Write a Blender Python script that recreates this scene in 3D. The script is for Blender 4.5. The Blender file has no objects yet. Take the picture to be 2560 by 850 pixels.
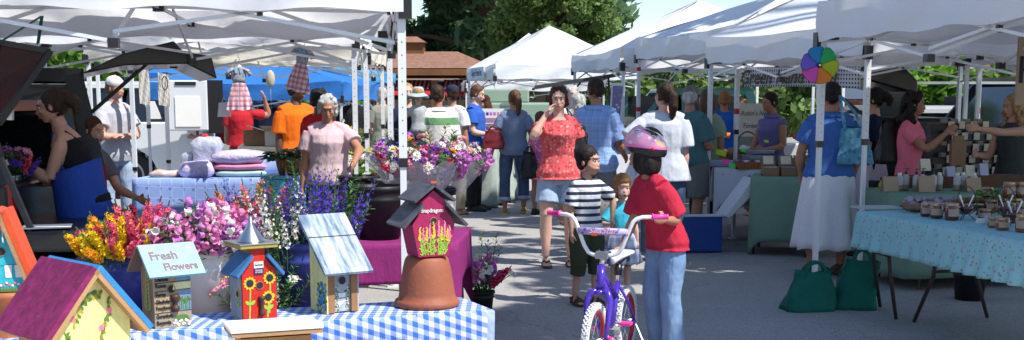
import bpy, bmesh, math, random
import numpy as np
from math import sin, cos, pi, radians, sqrt, atan2, asin, tan
from mathutils import Vector, Matrix, noise as mnoise

S = bpy.context.scene
COL = S.collection
RND = random.Random(7)

# ------------------------------------------------------------------ camera
FPX = 3000.0; PITCH = radians(8.0); CAMZ = 1.5
CYP = 250 + FPX * tan(PITCH)
cam_d = bpy.data.cameras.new('camera'); cam = bpy.data.objects.new('camera', cam_d); COL.objects.link(cam)
cam.location = (0, 0, CAMZ); cam.rotation_euler = (radians(90) - PITCH, 0, 0)
cam_d.sensor_fit = 'HORIZONTAL'; cam_d.sensor_width = 36.0; cam_d.lens = 36.0 * FPX / 2560.0
cam_d.shift_y = (CYP - 425.0) / 2560.0; cam_d.clip_start = 0.1; cam_d.clip_end = 2000
S.camera = cam

# ------------------------------------------------------------------ light
SUN = Vector((0.50, -0.30, 0.81)).normalized()
W = bpy.data.worlds.new('World'); S.world = W; W.use_nodes = True
wn = W.node_tree.nodes; wl = W.node_tree.links
sky = wn.new('ShaderNodeTexSky'); sky.sky_type = 'NISHITA'; sky.sun_disc = False
sky.sun_elevation = asin(SUN.z); sky.sun_rotation = atan2(SUN.x, SUN.y)
sky.air_density = 1.0; sky.dust_density = .4; sky.ozone_density = 2.8
wl.new(sky.outputs[0], wn['Background'].inputs[0]); wn['Background'].inputs[1].default_value = 0.12
sun_d = bpy.data.lights.new('sun', 'SUN'); sun_d.energy = 4.5; sun_d.angle = radians(0.55); sun_d.color = (1.0, 0.95, 0.87)
sun = bpy.data.objects.new('sun', sun_d); COL.objects.link(sun); sun.location = (6, -6, 14)
sun.rotation_euler = SUN.to_track_quat('Z', 'Y').to_euler()
S.view_settings.view_transform = 'Standard'; S.view_settings.look = 'None'
S.view_settings.exposure = 0.7; S.view_settings.gamma = 1.0; S.view_settings.use_curve_mapping = False
S.render.engine = 'CYCLES'
S.cycles.max_bounces = 6; S.cycles.transparent_max_bounces = 8; S.cycles.use_denoising = True
S.cycles.diffuse_bounces = 3; S.cycles.glossy_bounces = 2; S.cycles.transmission_bounces = 4

# ------------------------------------------------------------------ pixel to world helpers (photo is 2560 x 850)
def ray(px, py):
    xc = (px - 1280) / FPX; yc = (CYP - py) / FPX
    return Vector((xc, cos(PITCH) + yc * sin(PITCH), -sin(PITCH) + yc * cos(PITCH)))
def at(px, py, Y):
    d = ray(px, py); t = Y / d.y
    return Vector((0, 0, CAMZ)) + d * t
def gnd(px, py, z=0.0):
    d = ray(px, py); t = (z - CAMZ) / d.z
    return Vector((0, 0, CAMZ)) + d * t
def xat(px, Y, z=0.9):
    zc = Y * cos(PITCH) + (CAMZ - z) * sin(PITCH)
    return (px - 1280) / FPX * zc

# ------------------------------------------------------------------ materials
MATS = {}
def rgb(h):
    if isinstance(h, (tuple, list)): return (h[0], h[1], h[2], 1)
    return tuple(((int(h[i:i+2], 16) / 255) ** 2.2) for i in (0, 2, 4)) + (1,)
class NT:
    def __init__(s, m): s.t = m.node_tree; s.n = s.t.nodes; s.l = s.t.links
    def new(s, k, **a):
        x = s.n.new(k)
        for q, v in a.items(): setattr(x, q, v)
        return x
    def math(s, op, a, b=None, c=None):
        x = s.new('ShaderNodeMath', operation=op)
        for i, v in enumerate((a, b, c)):
            if v is None: continue
            if isinstance(v, (int, float)): x.inputs[i].default_value = v
            else: s.l.new(v, x.inputs[i])
        return x.outputs[0]
    def mix(s, f, a, b, mode='MIX'):
        x = s.new('ShaderNodeMix', data_type='RGBA', blend_type=mode)
        for i, v in ((0, f), (6, a), (7, b)):
            if isinstance(v, (int, float)): x.inputs[i].default_value = v
            elif isinstance(v, tuple): x.inputs[i].default_value = v
            else: s.l.new(v, x.inputs[i])
        return x.outputs[2]
    def noise(s, vec, scale, detail=3, rough=.55):
        x = s.new('ShaderNodeTexNoise'); x.inputs['Scale'].default_value = scale
        x.inputs['Detail'].default_value = detail; x.inputs['Roughness'].default_value = rough
        s.l.new(vec, x.inputs['Vector']); return x.outputs[0]
    def ramp(s, fac, stops):
        x = s.new('ShaderNodeValToRGB'); e = x.color_ramp.elements
        e[0].position, e[0].color = stops[0]; e[1].position, e[1].color = stops[-1]
        for p, c in stops[1:-1]:
            q = e.new(p); q.color = c
        s.l.new(fac, x.inputs[0]); return x.outputs[0]
    def xyz(s, vec):
        x = s.new('ShaderNodeSeparateXYZ'); s.l.new(vec, x.inputs[0]); return x.outputs
    def mapping(s, vec, scale=(1, 1, 1), rot=(0, 0, 0)):
        x = s.new('ShaderNodeMapping'); x.inputs['Scale'].default_value = scale; x.inputs['Rotation'].default_value = rot
        s.l.new(vec, x.inputs[0]); return x.outputs[0]

def mat(name, col='808080', rough=.75, var=.14, nscale=6, bump=.15, bscale=90, kind='plain', c2=None, c3=None,
        freq=10, metal=0., spec=.35, trans=0., coord='Object', duty=.5, emit=0., alpha=1., coat=0., stretch=(1, 1, 1), bst=None, streak=0.):
    if name in MATS: return MATS[name]
    m = bpy.data.materials.new(name); m.use_nodes = True; MATS[name] = m
    t = NT(m); P = t.n['Principled BSDF']; out = t.n['Material Output']
    c1 = rgb(col); C2 = rgb(c2) if c2 else c1; C3 = rgb(c3) if c3 else C2
    tc = t.new('ShaderNodeTexCoord'); V = tc.outputs[coord]; O = tc.outputs['Object']
    base = c1
    X = t.xyz(V)
    def band(o, f, d): return t.math('LESS_THAN', t.math('FRACT', t.math('ADD', t.math('MULTIPLY', o, f), 100.0)), d)
    if kind == 'stripes_z': base = t.mix(band(X[2], freq, duty), c1, C2)
    elif kind == 'stripes_x': base = t.mix(band(X[0], freq, duty), c1, C2)
    elif kind == 'gingham':
        a = band(X[0], freq, .5); b = band(X[1], freq, .5)
        base = t.mix(t.math('MINIMUM', t.math('MULTIPLY', t.math('ADD', a, b), .58), 1.0), c1, C2)
    elif kind == 'plaid':
        yy = X[1] if coord == 'UV' else X[2]
        a = t.math('ADD', t.math('MULTIPLY', band(X[0], freq, .45), .55), t.math('MULTIPLY', band(yy, freq, .45), .55))
        base = t.mix(a, c1, C2)
        base = t.mix(t.math('MULTIPLY', t.math('MAXIMUM', band(X[0], freq * .5, .1), band(yy, freq * .5, .1)), .7), base, C3)
    elif kind == 'tile':
        a = t.math('MAXIMUM', band(X[0], freq, .08), band(X[1], freq, .08))
        vo = t.math('LESS_THAN', t.math('ABSOLUTE', t.math('SUBTRACT', t.math('FRACT', t.math('ADD', t.math('MULTIPLY', X[0], freq), 100.5)), .45)), .2)
        vo2 = t.math('LESS_THAN', t.math('ABSOLUTE', t.math('SUBTRACT', t.math('FRACT', t.math('ADD', t.math('MULTIPLY', X[1], freq), 100.5)), .45)), .2)
        par = t.math('FRACT', t.math('MULTIPLY', t.math('ADD', t.math('FLOOR', t.math('MULTIPLY', X[0], freq)), t.math('FLOOR', t.math('MULTIPLY', X[1], freq))), .5))
        base = t.mix(t.math('MULTIPLY', t.math('MULTIPLY', vo, vo2), t.math('GREATER_THAN', par, .25)), c1, C2)
        base = t.mix(t.math('MULTIPLY', a, .6), base, C3)
    elif kind in ('floral', 'dots'):
        vo = t.new('ShaderNodeTexVoronoi'); vo.inputs['Scale'].default_value = freq; t.l.new(V, vo.inputs['Vector'])
        d = vo.outputs['Distance']
        f = t.math('LESS_THAN', d, duty * .5)
        pick = t.math('GREATER_THAN', t.xyz(vo.outputs['Color'])[0], .5)
        base = t.mix(f, c1, t.mix(pick, C2, C3))
    elif kind == 'lace':
        vo = t.new('ShaderNodeTexVoronoi'); vo.inputs['Scale'].default_value = freq; vo.inputs['Randomness'].default_value = 0.
        t.l.new(V, vo.inputs['Vector'])
        base = t.mix(t.math('LESS_THAN', vo.outputs['Distance'], .27), c1, C2)
    elif kind == 'brick':
        b = t.new('ShaderNodeTexBrick'); b.inputs['Color1'].default_value = c1; b.inputs['Color2'].default_value = C2
        b.inputs['Mortar'].default_value = C3; b.inputs['Scale'].default_value = freq
        b.inputs['Mortar Size'].default_value = .015
        cx = t.new('ShaderNodeCombineXYZ'); t.l.new(X[0], cx.inputs[0]); t.l.new(X[2], cx.inputs[1])
        t.l.new(cx.outputs[0], b.inputs['Vector']); base = b.outputs[0]
    elif kind == 'wood':
        nn = t.noise(t.mapping(V, (1 * freq, 12 * freq, 1 * freq) if c3 != 'x' else (12 * freq, 12 * freq, freq)), 1.5, 6, .65)
        base = t.mix(t.math('MULTIPLY', t.math('SUBTRACT', nn, .3), 1.8), c1, C2)
    elif kind == 'worn':
        nn = t.noise(t.mapping(V, stretch), freq, 6, .7)
        base = t.mix(t.math('GREATER_THAN', nn, duty), c1, C2)
    elif kind == 'blend':
        nn = t.noise(t.mapping(V, stretch), freq, 5, .6)
        base = t.mix(t.math('MULTIPLY', t.math('SUBTRACT', nn, .35), 3.0), c1, C2)
    elif kind == 'asphalt':
        n1 = t.noise(O, .35, 4, .6); n2 = t.noise(O, 160, 2, .7); n3 = t.noise(O, 2.2, 5, .7)
        vo = t.new('ShaderNodeTexVoronoi'); vo.inputs['Scale'].default_value = 170; t.l.new(O, vo.inputs['Vector'])
        base = t.mix(n2, c1, C2)
        base = t.mix(t.math('MULTIPLY', t.math('GREATER_THAN', t.xyz(vo.outputs['Color'])[0], .8), .5), base, C3)
        k = t.math('ADD', .72, t.math('ADD', t.math('MULTIPLY', n1, .3), t.math('MULTIPLY', n3, .28)))
        cc = t.new('ShaderNodeCombineXYZ')
        for i in range(3): t.l.new(k, cc.inputs[i])
        base = t.mix(1.0, base, cc.outputs[0], 'MULTIPLY')
        # fine cracks
        vc = t.new('ShaderNodeTexVoronoi', feature='DISTANCE_TO_EDGE'); vc.inputs['Scale'].default_value = .55
        wob = t.new('ShaderNodeVectorMath', operation='ADD'); t.l.new(O, wob.inputs[0])
        nz = t.new('ShaderNodeTexNoise'); nz.inputs['Scale'].default_value = 1.3; nz.inputs['Detail'].default_value = 6; t.l.new(O, nz.inputs['Vector'])
        t.l.new(nz.outputs['Color'], wob.inputs[1]); t.l.new(wob.outputs[0], vc.inputs['Vector'])
        base = t.mix(t.math('MULTIPLY', t.math('LESS_THAN', vc.outputs['Distance'], .0028), .28), base, (.05, .05, .05, 1))
    if streak:
        n5 = t.noise(t.mapping(O, (5, 5, 1.2)), 14, 5, .7)
        kk = t.math('ADD', 1 - streak, t.math('MULTIPLY', n5, 2 * streak)); c5 = t.new('ShaderNodeCombineXYZ')
        for i in range(3): t.l.new(kk, c5.inputs[i])
        base = t.mix(1.0, base, c5.outputs[0], 'MULTIPLY')
        base = t.mix(t.math('MULTIPLY', t.math('GREATER_THAN', t.noise(O, 34, 7, .75), .66), .75), base, (.22, .15, .09, 1))
    if var > 0 and kind != 'asphalt':
        nz = t.noise(O, nscale, 4, .6)
        k = t.math('ADD', 1 - var, t.math('MULTIPLY', nz, 2 * var))
        cc = t.new('ShaderNodeCombineXYZ')
        for i in range(3): t.l.new(k, cc.inputs[i])
        base = t.mix(1.0, base, cc.outputs[0], 'MULTIPLY')
    if isinstance(base, tuple): P.inputs['Base Color'].default_value = base
    else: t.l.new(base, P.inputs['Base Color'])
    P.inputs['Roughness'].default_value = rough; P.inputs['Metallic'].default_value = metal
    P.inputs['Specular IOR Level'].default_value = spec
    if coat: P.inputs['Coat Weight'].default_value = coat; P.inputs['Coat Roughness'].default_value = .08
    if alpha < 1: P.inputs['Alpha'].default_value = alpha
    if emit:
        P.inputs['Emission Strength'].default_value = emit
        P.inputs['Emission Color'].default_value = c1
    if bump:
        b = t.new('ShaderNodeBump'); b.inputs['Strength'].default_value = min(1, bump * 2.2); b.inputs['Distance'].default_value = .02 if bscale < 30 else .004
        t.l.new(t.noise(t.mapping(O, bst) if bst else O, bscale, 3, .6), b.inputs['Height']); t.l.new(b.outputs[0], P.inputs['Normal'])
    if trans:
        tr = t.new('ShaderNodeBsdfTranslucent')
        if isinstance(base, tuple): tr.inputs[0].default_value = base
        else: t.l.new(base, tr.inputs[0])
        ms = t.new('ShaderNodeMixShader'); ms.inputs[0].default_value = trans
        t.l.new(P.outputs[0], ms.inputs[1]); t.l.new(tr.outputs[0], ms.inputs[2]); t.l.new(ms.outputs[0], out.inputs[0])
    return m

def fabric(name, col, **k):
    a = dict(rough=.9, var=.08, nscale=9, bump=.4, bscale=7, spec=.15, bst=(1.5, 1.5, .6)); a.update(k)
    return mat(name, col, **a)

# ------------------------------------------------------------------ mesh builder
class MB:
    def __init__(s): s.v = []; s.f = []; s.m = []; s.uv = {}; s.mi = 0; s.T = None
    def add(s, vs, fs, mi=None, uvs=None):
        b = len(s.v)
        for p in vs:
            p = Vector(p)
            if s.T is not None: p = s.T @ p
            s.v.append(tuple(p))
        mi = s.mi if mi is None else mi
        for f in fs: s.f.append(tuple(b + i for i in f)); s.m.append(mi)
        if uvs:
            for i, u in enumerate(uvs): s.uv[b + i] = u
        return b
    def box(s, c, d, mi=None, rz=0, M=None, taper=1.0):
        x, y, z = d[0] / 2, d[1] / 2, d[2] / 2; vs = []
        R = Matrix.Rotation(rz, 3, 'Z') if M is None else M
        for k, q in ((-1, 1.0), (1, taper)):
            for a, b in ((-1, -1), (1, -1), (1, 1), (-1, 1)):
                vs.append(Vector(c) + R @ Vector((a * x * q, b * y * q, k * z)))
        s.add(vs, [(3, 2, 1, 0), (4, 5, 6, 7), (0, 1, 5, 4), (1, 2, 6, 5), (2, 3, 7, 6), (3, 0, 4, 7)], mi)
    def beam(s, a, b, w, h, mi=None, up=(0, 0, 1)):
        a = Vector(a); b = Vector(b); d = b - a; L = d.length
        if L < 1e-6: return
        d.normalize(); u = Vector(up)
        if abs(d.dot(u)) > .98: u = Vector((0, 1, 0))
        r = d.cross(u).normalized(); u = r.cross(d)
        vs = [p + r * (i * w / 2) + u * (j * h / 2) for p in (a, b) for i, j in ((-1, -1), (1, -1), (1, 1), (-1, 1))]
        s.add(vs, [(0, 1, 2, 3), (7, 6, 5, 4), (0, 4, 5, 1), (1, 5, 6, 2), (2, 6, 7, 3), (3, 7, 4, 0)], mi)
    def loft(s, rings, mi=None, cap=True, uv=False, closed=True):
        n = len(rings[0]); vs = [p for r in rings for p in r]; fs = []
        for i in range(len(rings) - 1):
            for j in range(n if closed else n - 1):
                k = (j + 1) % n
                fs.append((i * n + j, i * n + k, (i + 1) * n + k, (i + 1) * n + j))
        if cap and closed:
            fs.append(tuple(reversed(range(n)))); fs.append(tuple((len(rings) - 1) * n + j for j in range(n)))
        s.add(vs, fs, mi)
    def ring(s, c, r, n, ax=Vector((1, 0, 0)), ay=Vector((0, 1, 0)), ry=None):
        ry = r if ry is None else ry; c = Vector(c)
        return [c + ax * (r * cos(2 * pi * i / n)) + ay * (ry * sin(2 * pi * i / n)) for i in range(n)]
    def tube(s, pts, rad, n=8, mi=None, flat=1.0, cap=True, ref=None):
        pts = [Vector(p) for p in pts]; N = len(pts)
        if not isinstance(rad, (list, tuple)): rad = [rad] * N
        rings = []; u = None
        for i, p in enumerate(pts):
            d = (pts[min(i + 1, N - 1)] - pts[max(i - 1, 0)])
            if d.length < 1e-9: d = Vector((0, 0, 1))
            d.normalize()
            if u is None:
                u = Vector(ref) if ref else (Vector((0, 0, 1)) if abs(d.z) < .9 else Vector((0, -1, 0)))
            r = d.cross(u)
            if r.length < 1e-5: r = d.cross(Vector((1, 0, 0)))
            r.normalize(); u = r.cross(d).normalized()
            rings.append([p + r * (rad[i] * cos(2 * pi * j / n)) + u * (rad[i] * flat * sin(2 * pi * j / n)) for j in range(n)])
        s.loft(rings, mi, cap)
    def lathe(s, prof, n=24, mi=None, c=(0, 0, 0), cap=True, mis=None):
        c = Vector(c)
        rings = [s.ring(c + Vector((0, 0, z)), max(r, 1e-4), n) for r, z in prof]
        if mis is None: s.loft(rings, mi, cap)
        else:
            for i in range(len(rings) - 1): s.loft(rings[i:i + 2], mis[i], False)
    def ell(s, c, r, n=12, m=8, mi=None, M=None):
        c = Vector(c); rings = []
        if isinstance(r, (int, float)): r = (r, r, r)
        for i in range(m + 1):
            a = -pi / 2 + pi * i / m; cr = max(cos(a), 1e-3); z = sin(a)
            ring = []
            for j in range(n):
                t = 2 * pi * j / n; p = Vector((r[0] * cr * cos(t), r[1] * cr * sin(t), r[2] * z))
                if M is not None: p = M @ p
                ring.append(c + p)
            rings.append(ring)
        s.loft(rings, mi, True)
    def poly(s, pts, mi=None): s.add(pts, [tuple(range(len(pts)))], mi)
    def slab(s, pts, nrm, th, mi=None, me=None):
        n = len(pts); nrm = Vector(nrm).normalized() * th; a = [Vector(p) for p in pts]
        vs = a + [p + nrm for p in a]
        s.add(vs, [tuple(reversed(range(n))), tuple(range(n, 2 * n))], mi)
        s.add(vs, [(i, (i + 1) % n, n + (i + 1) % n, n + i) for i in range(n)], mi if me is None else me)
    def build(s, name, mats, parent=None, smooth=False, loc=None, rot=None, recalc=True):
        me = bpy.data.meshes.new(name)
        me.from_pydata([tuple(v) for v in s.v], [], s.f)
        if not isinstance(mats, (list, tuple)): mats = [mats]
        for m in mats: me.materials.append(m)
        me.polygons.foreach_set('material_index', s.m)
        if s.uv:
            ul = me.uv_layers.new(name='UVMap')
            for l in me.loops:
                if l.vertex_index in s.uv: ul.data[l.index].uv = s.uv[l.vertex_index]
        if recalc:
            bm = bmesh.new(); bm.from_mesh(me); bmesh.ops.recalc_face_normals(bm, faces=bm.faces); bm.to_mesh(me); bm.free()
        if smooth: me.polygons.foreach_set('use_smooth', [True] * len(me.polygons))
        me.update()
        o = bpy.data.objects.new(name, me); COL.objects.link(o)
        if parent is not None: o.parent = parent
        if loc is not None: o.location = loc
        if rot is not None: o.rotation_euler = (0, 0, rot) if isinstance(rot, (int, float)) else rot
        return o

def tag(o, label, cat, group=None, kind=None):
    o['label'] = label; o['category'] = cat
    if group: o['group'] = group
    if kind: o['kind'] = kind
    return o
def thing(name, label, cat, loc=(0, 0, 0), rz=0, group=None):
    o = bpy.data.objects.new(name, None); COL.objects.link(o); o.empty_display_size = .1
    o.location = loc; o.rotation_euler = (0, 0, rz)
    return tag(o, label, cat, group)
def structure(o): o['kind'] = 'structure'; return o
def bevel(o, w=.004, seg=2):
    m = o.modifiers.new('bevel', 'BEVEL'); m.width = w; m.segments = seg; m.limit_method = 'ANGLE'; m.angle_limit = radians(40); return o
def remesh(o, vox, sm=2, disp=0., dscale=.1, smf=.5):
    m = o.modifiers.new('remesh', 'REMESH'); m.mode = 'VOXEL'; m.voxel_size = vox; m.use_smooth_shade = True
    if sm: q = o.modifiers.new('smooth', 'SMOOTH'); q.iterations = sm; q.factor = smf
    if disp:
        k = 'clouds%.3f' % dscale
        t = bpy.data.textures.get(k) or bpy.data.textures.new(k, 'CLOUDS'); t.noise_scale = dscale; t.noise_depth = 2
        d = o.modifiers.new('folds', 'DISPLACE'); d.texture = t; d.strength = disp; d.mid_level = .5; d.texture_coords = 'LOCAL'
    return o
def text(s, parent, loc, rot, size, m, ext=.0008, name='lettering', align='CENTER', shear=0., xs=1.0, off=0.):
    c = bpy.data.curves.new(name, 'FONT'); c.body = s; c.size = size; c.extrude = ext; c.align_x = align; c.align_y = 'CENTER'
    c.shear = shear; c.offset = off; c.resolution_u = 3
    c.materials.append(m)
    o = bpy.data.objects.new(name, c); COL.objects.link(o); o.parent = parent; o.location = loc
    me = bpy.data.meshes.new_from_object(o); n_ = bpy.data.objects.new(name, me); COL.objects.link(n_); bpy.data.objects.remove(o); o = n_
    o.parent = parent; o.location = loc; o.rotation_euler = rot; o.scale = (xs, 1, 1)
    return o
def dup(root, loc=None, rz=None, label=None, group=None, scale=None):
    r = root.copy(); COL.objects.link(r)
    if loc is not None: r.location = loc
    if rz is not None: r.rotation_euler = (0, 0, rz)
    if label: r['label'] = label
    if group: r['group'] = group
    if scale: r.scale = (scale,) * 3
    for ch in list(root.children):
        c = ch.copy(); COL.objects.link(c); c.parent = r
        for g in ch.children:
            d = g.copy(); COL.objects.link(d); d.parent = c
    return r

# ------------------------------------------------------------------ common materials
m_white_cloth = mat('canopy_white', (.74, .75, .78), rough=.7, var=.05, nscale=1.2, bump=.22, bscale=3, spec=.2, trans=.14)
m_white_cloth2 = mat('canopy_cream', (.72, .68, .58), rough=.7, var=.06, nscale=1.2, bump=.4, bscale=4, spec=.2, trans=.35)
m_blue_cloth = mat('canopy_blue', (.04, .20, .56), rough=.6, var=.1, nscale=1.5, bump=.4, bscale=4, spec=.3, trans=.3)
m_white_metal = mat('powder_white_metal', (.66, .68, .70), rough=.4, var=.05, bump=.02, spec=.5)
m_blackplastic = mat('black_plastic', (.012, .012, .014), rough=.35, var=.05, bump=.03, spec=.5)
m_blackrubber = mat('black_rubber', (.02, .02, .02), rough=.8, bump=.1)
m_steel = mat('brushed_steel', (.55, .55, .56), rough=.28, metal=1, var=.05, bump=.02)
m_chrome = mat('chrome', (.75, .75, .77), rough=.12, metal=1, var=0, bump=0)
m_redtape = mat('red_tape', (.45, .02, .03), rough=.5)
m_rawwood = mat('raw_wood', (.42, .25, .12), kind='wood', c2=(.26, .13, .055), freq=3, rough=.75, bump=.2)
m_darkwood = mat('dark_wood', (.12, .05, .022), kind='wood', c2=(.06, .025, .012), freq=2, rough=.7)
m_paper = mat('white_paper', (.75, .74, .70), rough=.8, var=.05, bump=0)
m_ink = mat('dark_ink', (.02, .02, .03), rough=.7, var=0, bump=0)
m_cardbrown = mat('brown_cardboard', (.24, .15, .085), rough=.85, var=.1, bump=.1)
m_glassdark = mat('dark_glass', (.01, .014, .016), rough=.06, var=0, bump=0, spec=.7)
m_bark = mat('bark', (.09, .06, .042), rough=.95, var=.3, nscale=8, bump=.9, bscale=20)

# ------------------------------------------------------------------ ground
g = MB(); g.poly([(-500, -80, 0), (500, -80, 0), (500, 900, 0), (-500, 900, 0)])
go = structure(g.build('ground', mat('asphalt', (.21, .21, .21), rough=.92, kind='asphalt', c2=(.46, .44, .415), c3=(.09, .09, .095), bump=.35, bscale=150, spec=.2)))

# ------------------------------------------------------------------ trees
def leaf_mat(name, c1, c2, tr=.35):
    return mat(name, c1, kind='blend', c2=c2, freq=1.1, var=.3, nscale=7, rough=.55, bump=0, spec=.35, trans=tr)
m_leaf_dark = leaf_mat('pine_needles', (.085, .17, .075), (.16, .27, .13), .5)
m_leaf_mid = leaf_mat('maple_leaves', (.10, .18, .04), (.20, .29, .09))
m_leaf_bright = leaf_mat('bright_leaves', (.12, .26, .03), (.22, .40, .06), .5)
m_leaf_far = leaf_mat('far_leaves', (.07, .14, .06), (.10, .19, .08), .2)
def leaves_mesh(name, centers, radii, per, size, m, parent, seed=1, flat=.8, elong=1.6, solo=None):
    r = np.random.default_rng(seed); C = []
    for c, R in zip(centers, radii):
        n = int(per * R * R) if per > 0 else -per
        n = max(n, 12)
        d = r.normal(size=(n, 3)); d /= np.linalg.norm(d, axis=1)[:, None]
        rr = R * (r.random(n) ** .45)
        p = d * rr[:, None]; p[:, 2] *= flat
        C.append(np.array(c) + p)
    C = np.concatenate(C); N = len(C)
    a = r.normal(size=(N, 3)); a /= np.linalg.norm(a, axis=1)[:, None]
    b = np.cross(a, r.normal(size=(N, 3))); b /= np.linalg.norm(b, axis=1)[:, None]
    s = size * (.55 + .9 * r.random(N))[:, None]
    a = a * s * elong * .5; b = b * s * .5
    V = np.stack([C - a, C - b * .9, C + a, C + b * .9], 1).reshape(-1, 3)
    me = bpy.data.meshes.new(name); me.vertices.add(4 * N); me.vertices.foreach_set('co', V.ravel())
    me.loops.add(4 * N); me.loops.foreach_set('vertex_index', np.arange(4 * N, dtype=np.int32))
    me.polygons.add(N); me.polygons.foreach_set('loop_start', np.arange(0, 4 * N, 4, dtype=np.int32))
    me.polygons.foreach_set('loop_total', np.full(N, 4, dtype=np.int32)); me.materials.append(m); me.update(calc_edges=True)
    o = bpy.data.objects.new(name, me); COL.objects.link(o)
    if parent is not None: o.parent = parent
    return o
def tree(name, label, x, y, h, cr, m, trunk_h=.35, clumps=26, crs=None, per=420, leaf=.16, seed=1, tr=.14, zlow=.3, group=None, cone=False, elong=1.6):
    rr = random.Random(seed)
    t = thing(name, label, 'tree', (x, y, 0), 0, group)
    cs = []; rs = []
    for i in range(clumps):
        while True:
            p = Vector((rr.uniform(-1, 1), rr.uniform(-1, 1), rr.uniform(-1, 1)))
            if .25 < p.length < 1: break
        zz = zlow * h + (p.z * .5 + .5) * (1 - zlow) * h * .93
        k = 1.0
        if cone: k = 1.15 - .8 * (p.z * .5 + .5)
        cs.append((p.x * cr * k * .85, p.y * cr * k * .85, zz)); rs.append((crs or cr * .33) * rr.uniform(.6, 1.2))
    b = MB(); lean = rr.uniform(-.3, .3)
    b.tube([(0, 0, 0), (lean * .2, 0, h * .25), (lean * .5, 0, h * .55), (lean, 0, h * .92)], [tr * 1.3, tr, tr * .7, tr * .12], 10)
    for c in cs[::2]:
        z0 = max(h * .2, min(c[2] - .6, h * .75)); f = z0 / h
        b.tube([(lean * f, 0, z0), (c[0] * .5, c[1] * .5, (z0 + c[2]) / 2 + .2), c], [tr * .38, tr * .2, tr * .06], 5)
    b.build('trunk', m_bark, t, True)
    leaves_mesh('crown', cs, rs, per, leaf, m, t, seed, elong=elong)
    return t

# dark pine mass behind the kiosk and lighter maple in front of it
tree('pine_tree', 'big dark pine with the thick trunk rising behind the brown kiosk roof', -.9, 44, 15, 6.5, m_leaf_dark, clumps=70, per=420, leaf=.17, seed=3, tr=.42, zlow=.10, crs=1.15, elong=3, group='trees behind the market')
tree('pine_tree', 'dark pine at the far left behind the kiosk cupola', -6.5, 47, 14, 5.6, m_leaf_dark, clumps=46, per=420, leaf=.17, seed=4, tr=.3, zlow=.10, crs=1.15, elong=3, group='trees behind the market')
tree('pine_tree', 'dark pine with high crown behind the white tent peaks', -.1, 51, 15, 3.9, m_leaf_dark, clumps=50, per=420, leaf=.17, seed=5, tr=.3, zlow=.08, crs=1.2, elong=3, group='trees behind the market')
tree('maple_tree', 'light green maple with branch reaching over the white peaked tents', 1.2, 37, 6.6, 2.1, m_leaf_mid, clumps=64, per=1100, leaf=.11, seed=6, tr=.2, zlow=.26, crs=.55, group='trees behind the market')
tree('maple_tree', 'sunlit maple low behind the tall white tent peak', 3.2, 40, 3.3, 1.7, m_leaf_mid, clumps=44, per=1100, leaf=.11, seed=7, tr=.14, zlow=.2, crs=.5, group='trees behind the market')
for i, (x, y, h, c, l) in enumerate(((6, 95, 6.8, 5, 'hazy round tree left of the gap of sky'), (13.5, 100, 6.2, 5, 'hazy round tree under the open sky'),
                                   (26, 98, 6.2, 6, 'hazy tree right of the open sky behind the tent roofs'), (38, 96, 7.5, 7, 'far tree behind the right hand tents'),
                                   (-4, 90, 9, 6, 'far tree seen low through the kiosk pines'))):
    tree('distant_tree', l, x, y, h, c, m_leaf_far, clumps=26, per=24, leaf=.75, seed=20 + i, tr=.3, zlow=.05, crs=c * .36, group='trees on the far side')
for i, (x, y, h, c, l) in enumerate(((-10.2, 25, 4.1, 2.4, 'bright leafy tree behind the raised black tailgate, far left'), (-7.6, 26, 3.6, 1.9, 'bright leafy tree between tailgate and white truck roof'),
                                   (-13.2, 30, 4.6, 2.6, 'leafy tree at the left edge above the black vehicle'), (-5.2, 27.5, 3.1, 1.6, 'small sunlit tree over the open white truck hatch'))):
    tree('leafy_tree', l, x, y, h, c, m_leaf_bright, clumps=34, per=900, leaf=.15, seed=30 + i, tr=.1, zlow=.15, crs=c * .3, group='sunlit trees at the left', elong=2.6)
for i, (x, y, h, c, l) in enumerate(((5.6, 25, 2.7, 1.5, 'round bright shrub behind the teal van and blue shirt'), (3.6, 27, 2.6, 1.3, 'shrub seen above the teal van roof'),
                                   (8.2, 23, 2.9, 1.0, 'light shrub against the brick wall'), (8.3, 19.5, 2.75, 1.25, 'bright yellow green hedge tree over the black van'), (10.0, 20.5, 2.7, .95, 'second bright hedge tree beside the brick building'), (7.0, 20.2, 2.5, .95, 'bright hedge tree behind the raised dark hatch'))):
    tree('leafy_shrub', l, x, y, h, c, m_leaf_bright if i > 1 else m_leaf_mid, clumps=30, per=1000, leaf=.13, seed=40 + i, tr=.07, zlow=.06, crs=c * .32, group='bright shrubs at the right')
for i in range(9):
    xx = 1.6 + i * 1.7
    tree('roadside_tree', ('first', 'second', 'third', 'fourth', 'fifth', 'sixth', 'seventh', 'eighth', 'last')[i] + ' dark green roadside tree from the left behind the teal van', xx, 33 + (i % 3), 2.0 + (i * 37 % 5) * .1, 1.3, m_leaf_far, clumps=18, per=220, leaf=.22, seed=60 + i, tr=.08, zlow=.04, crs=.42, group='dark trees behind the right hand vans')

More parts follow.
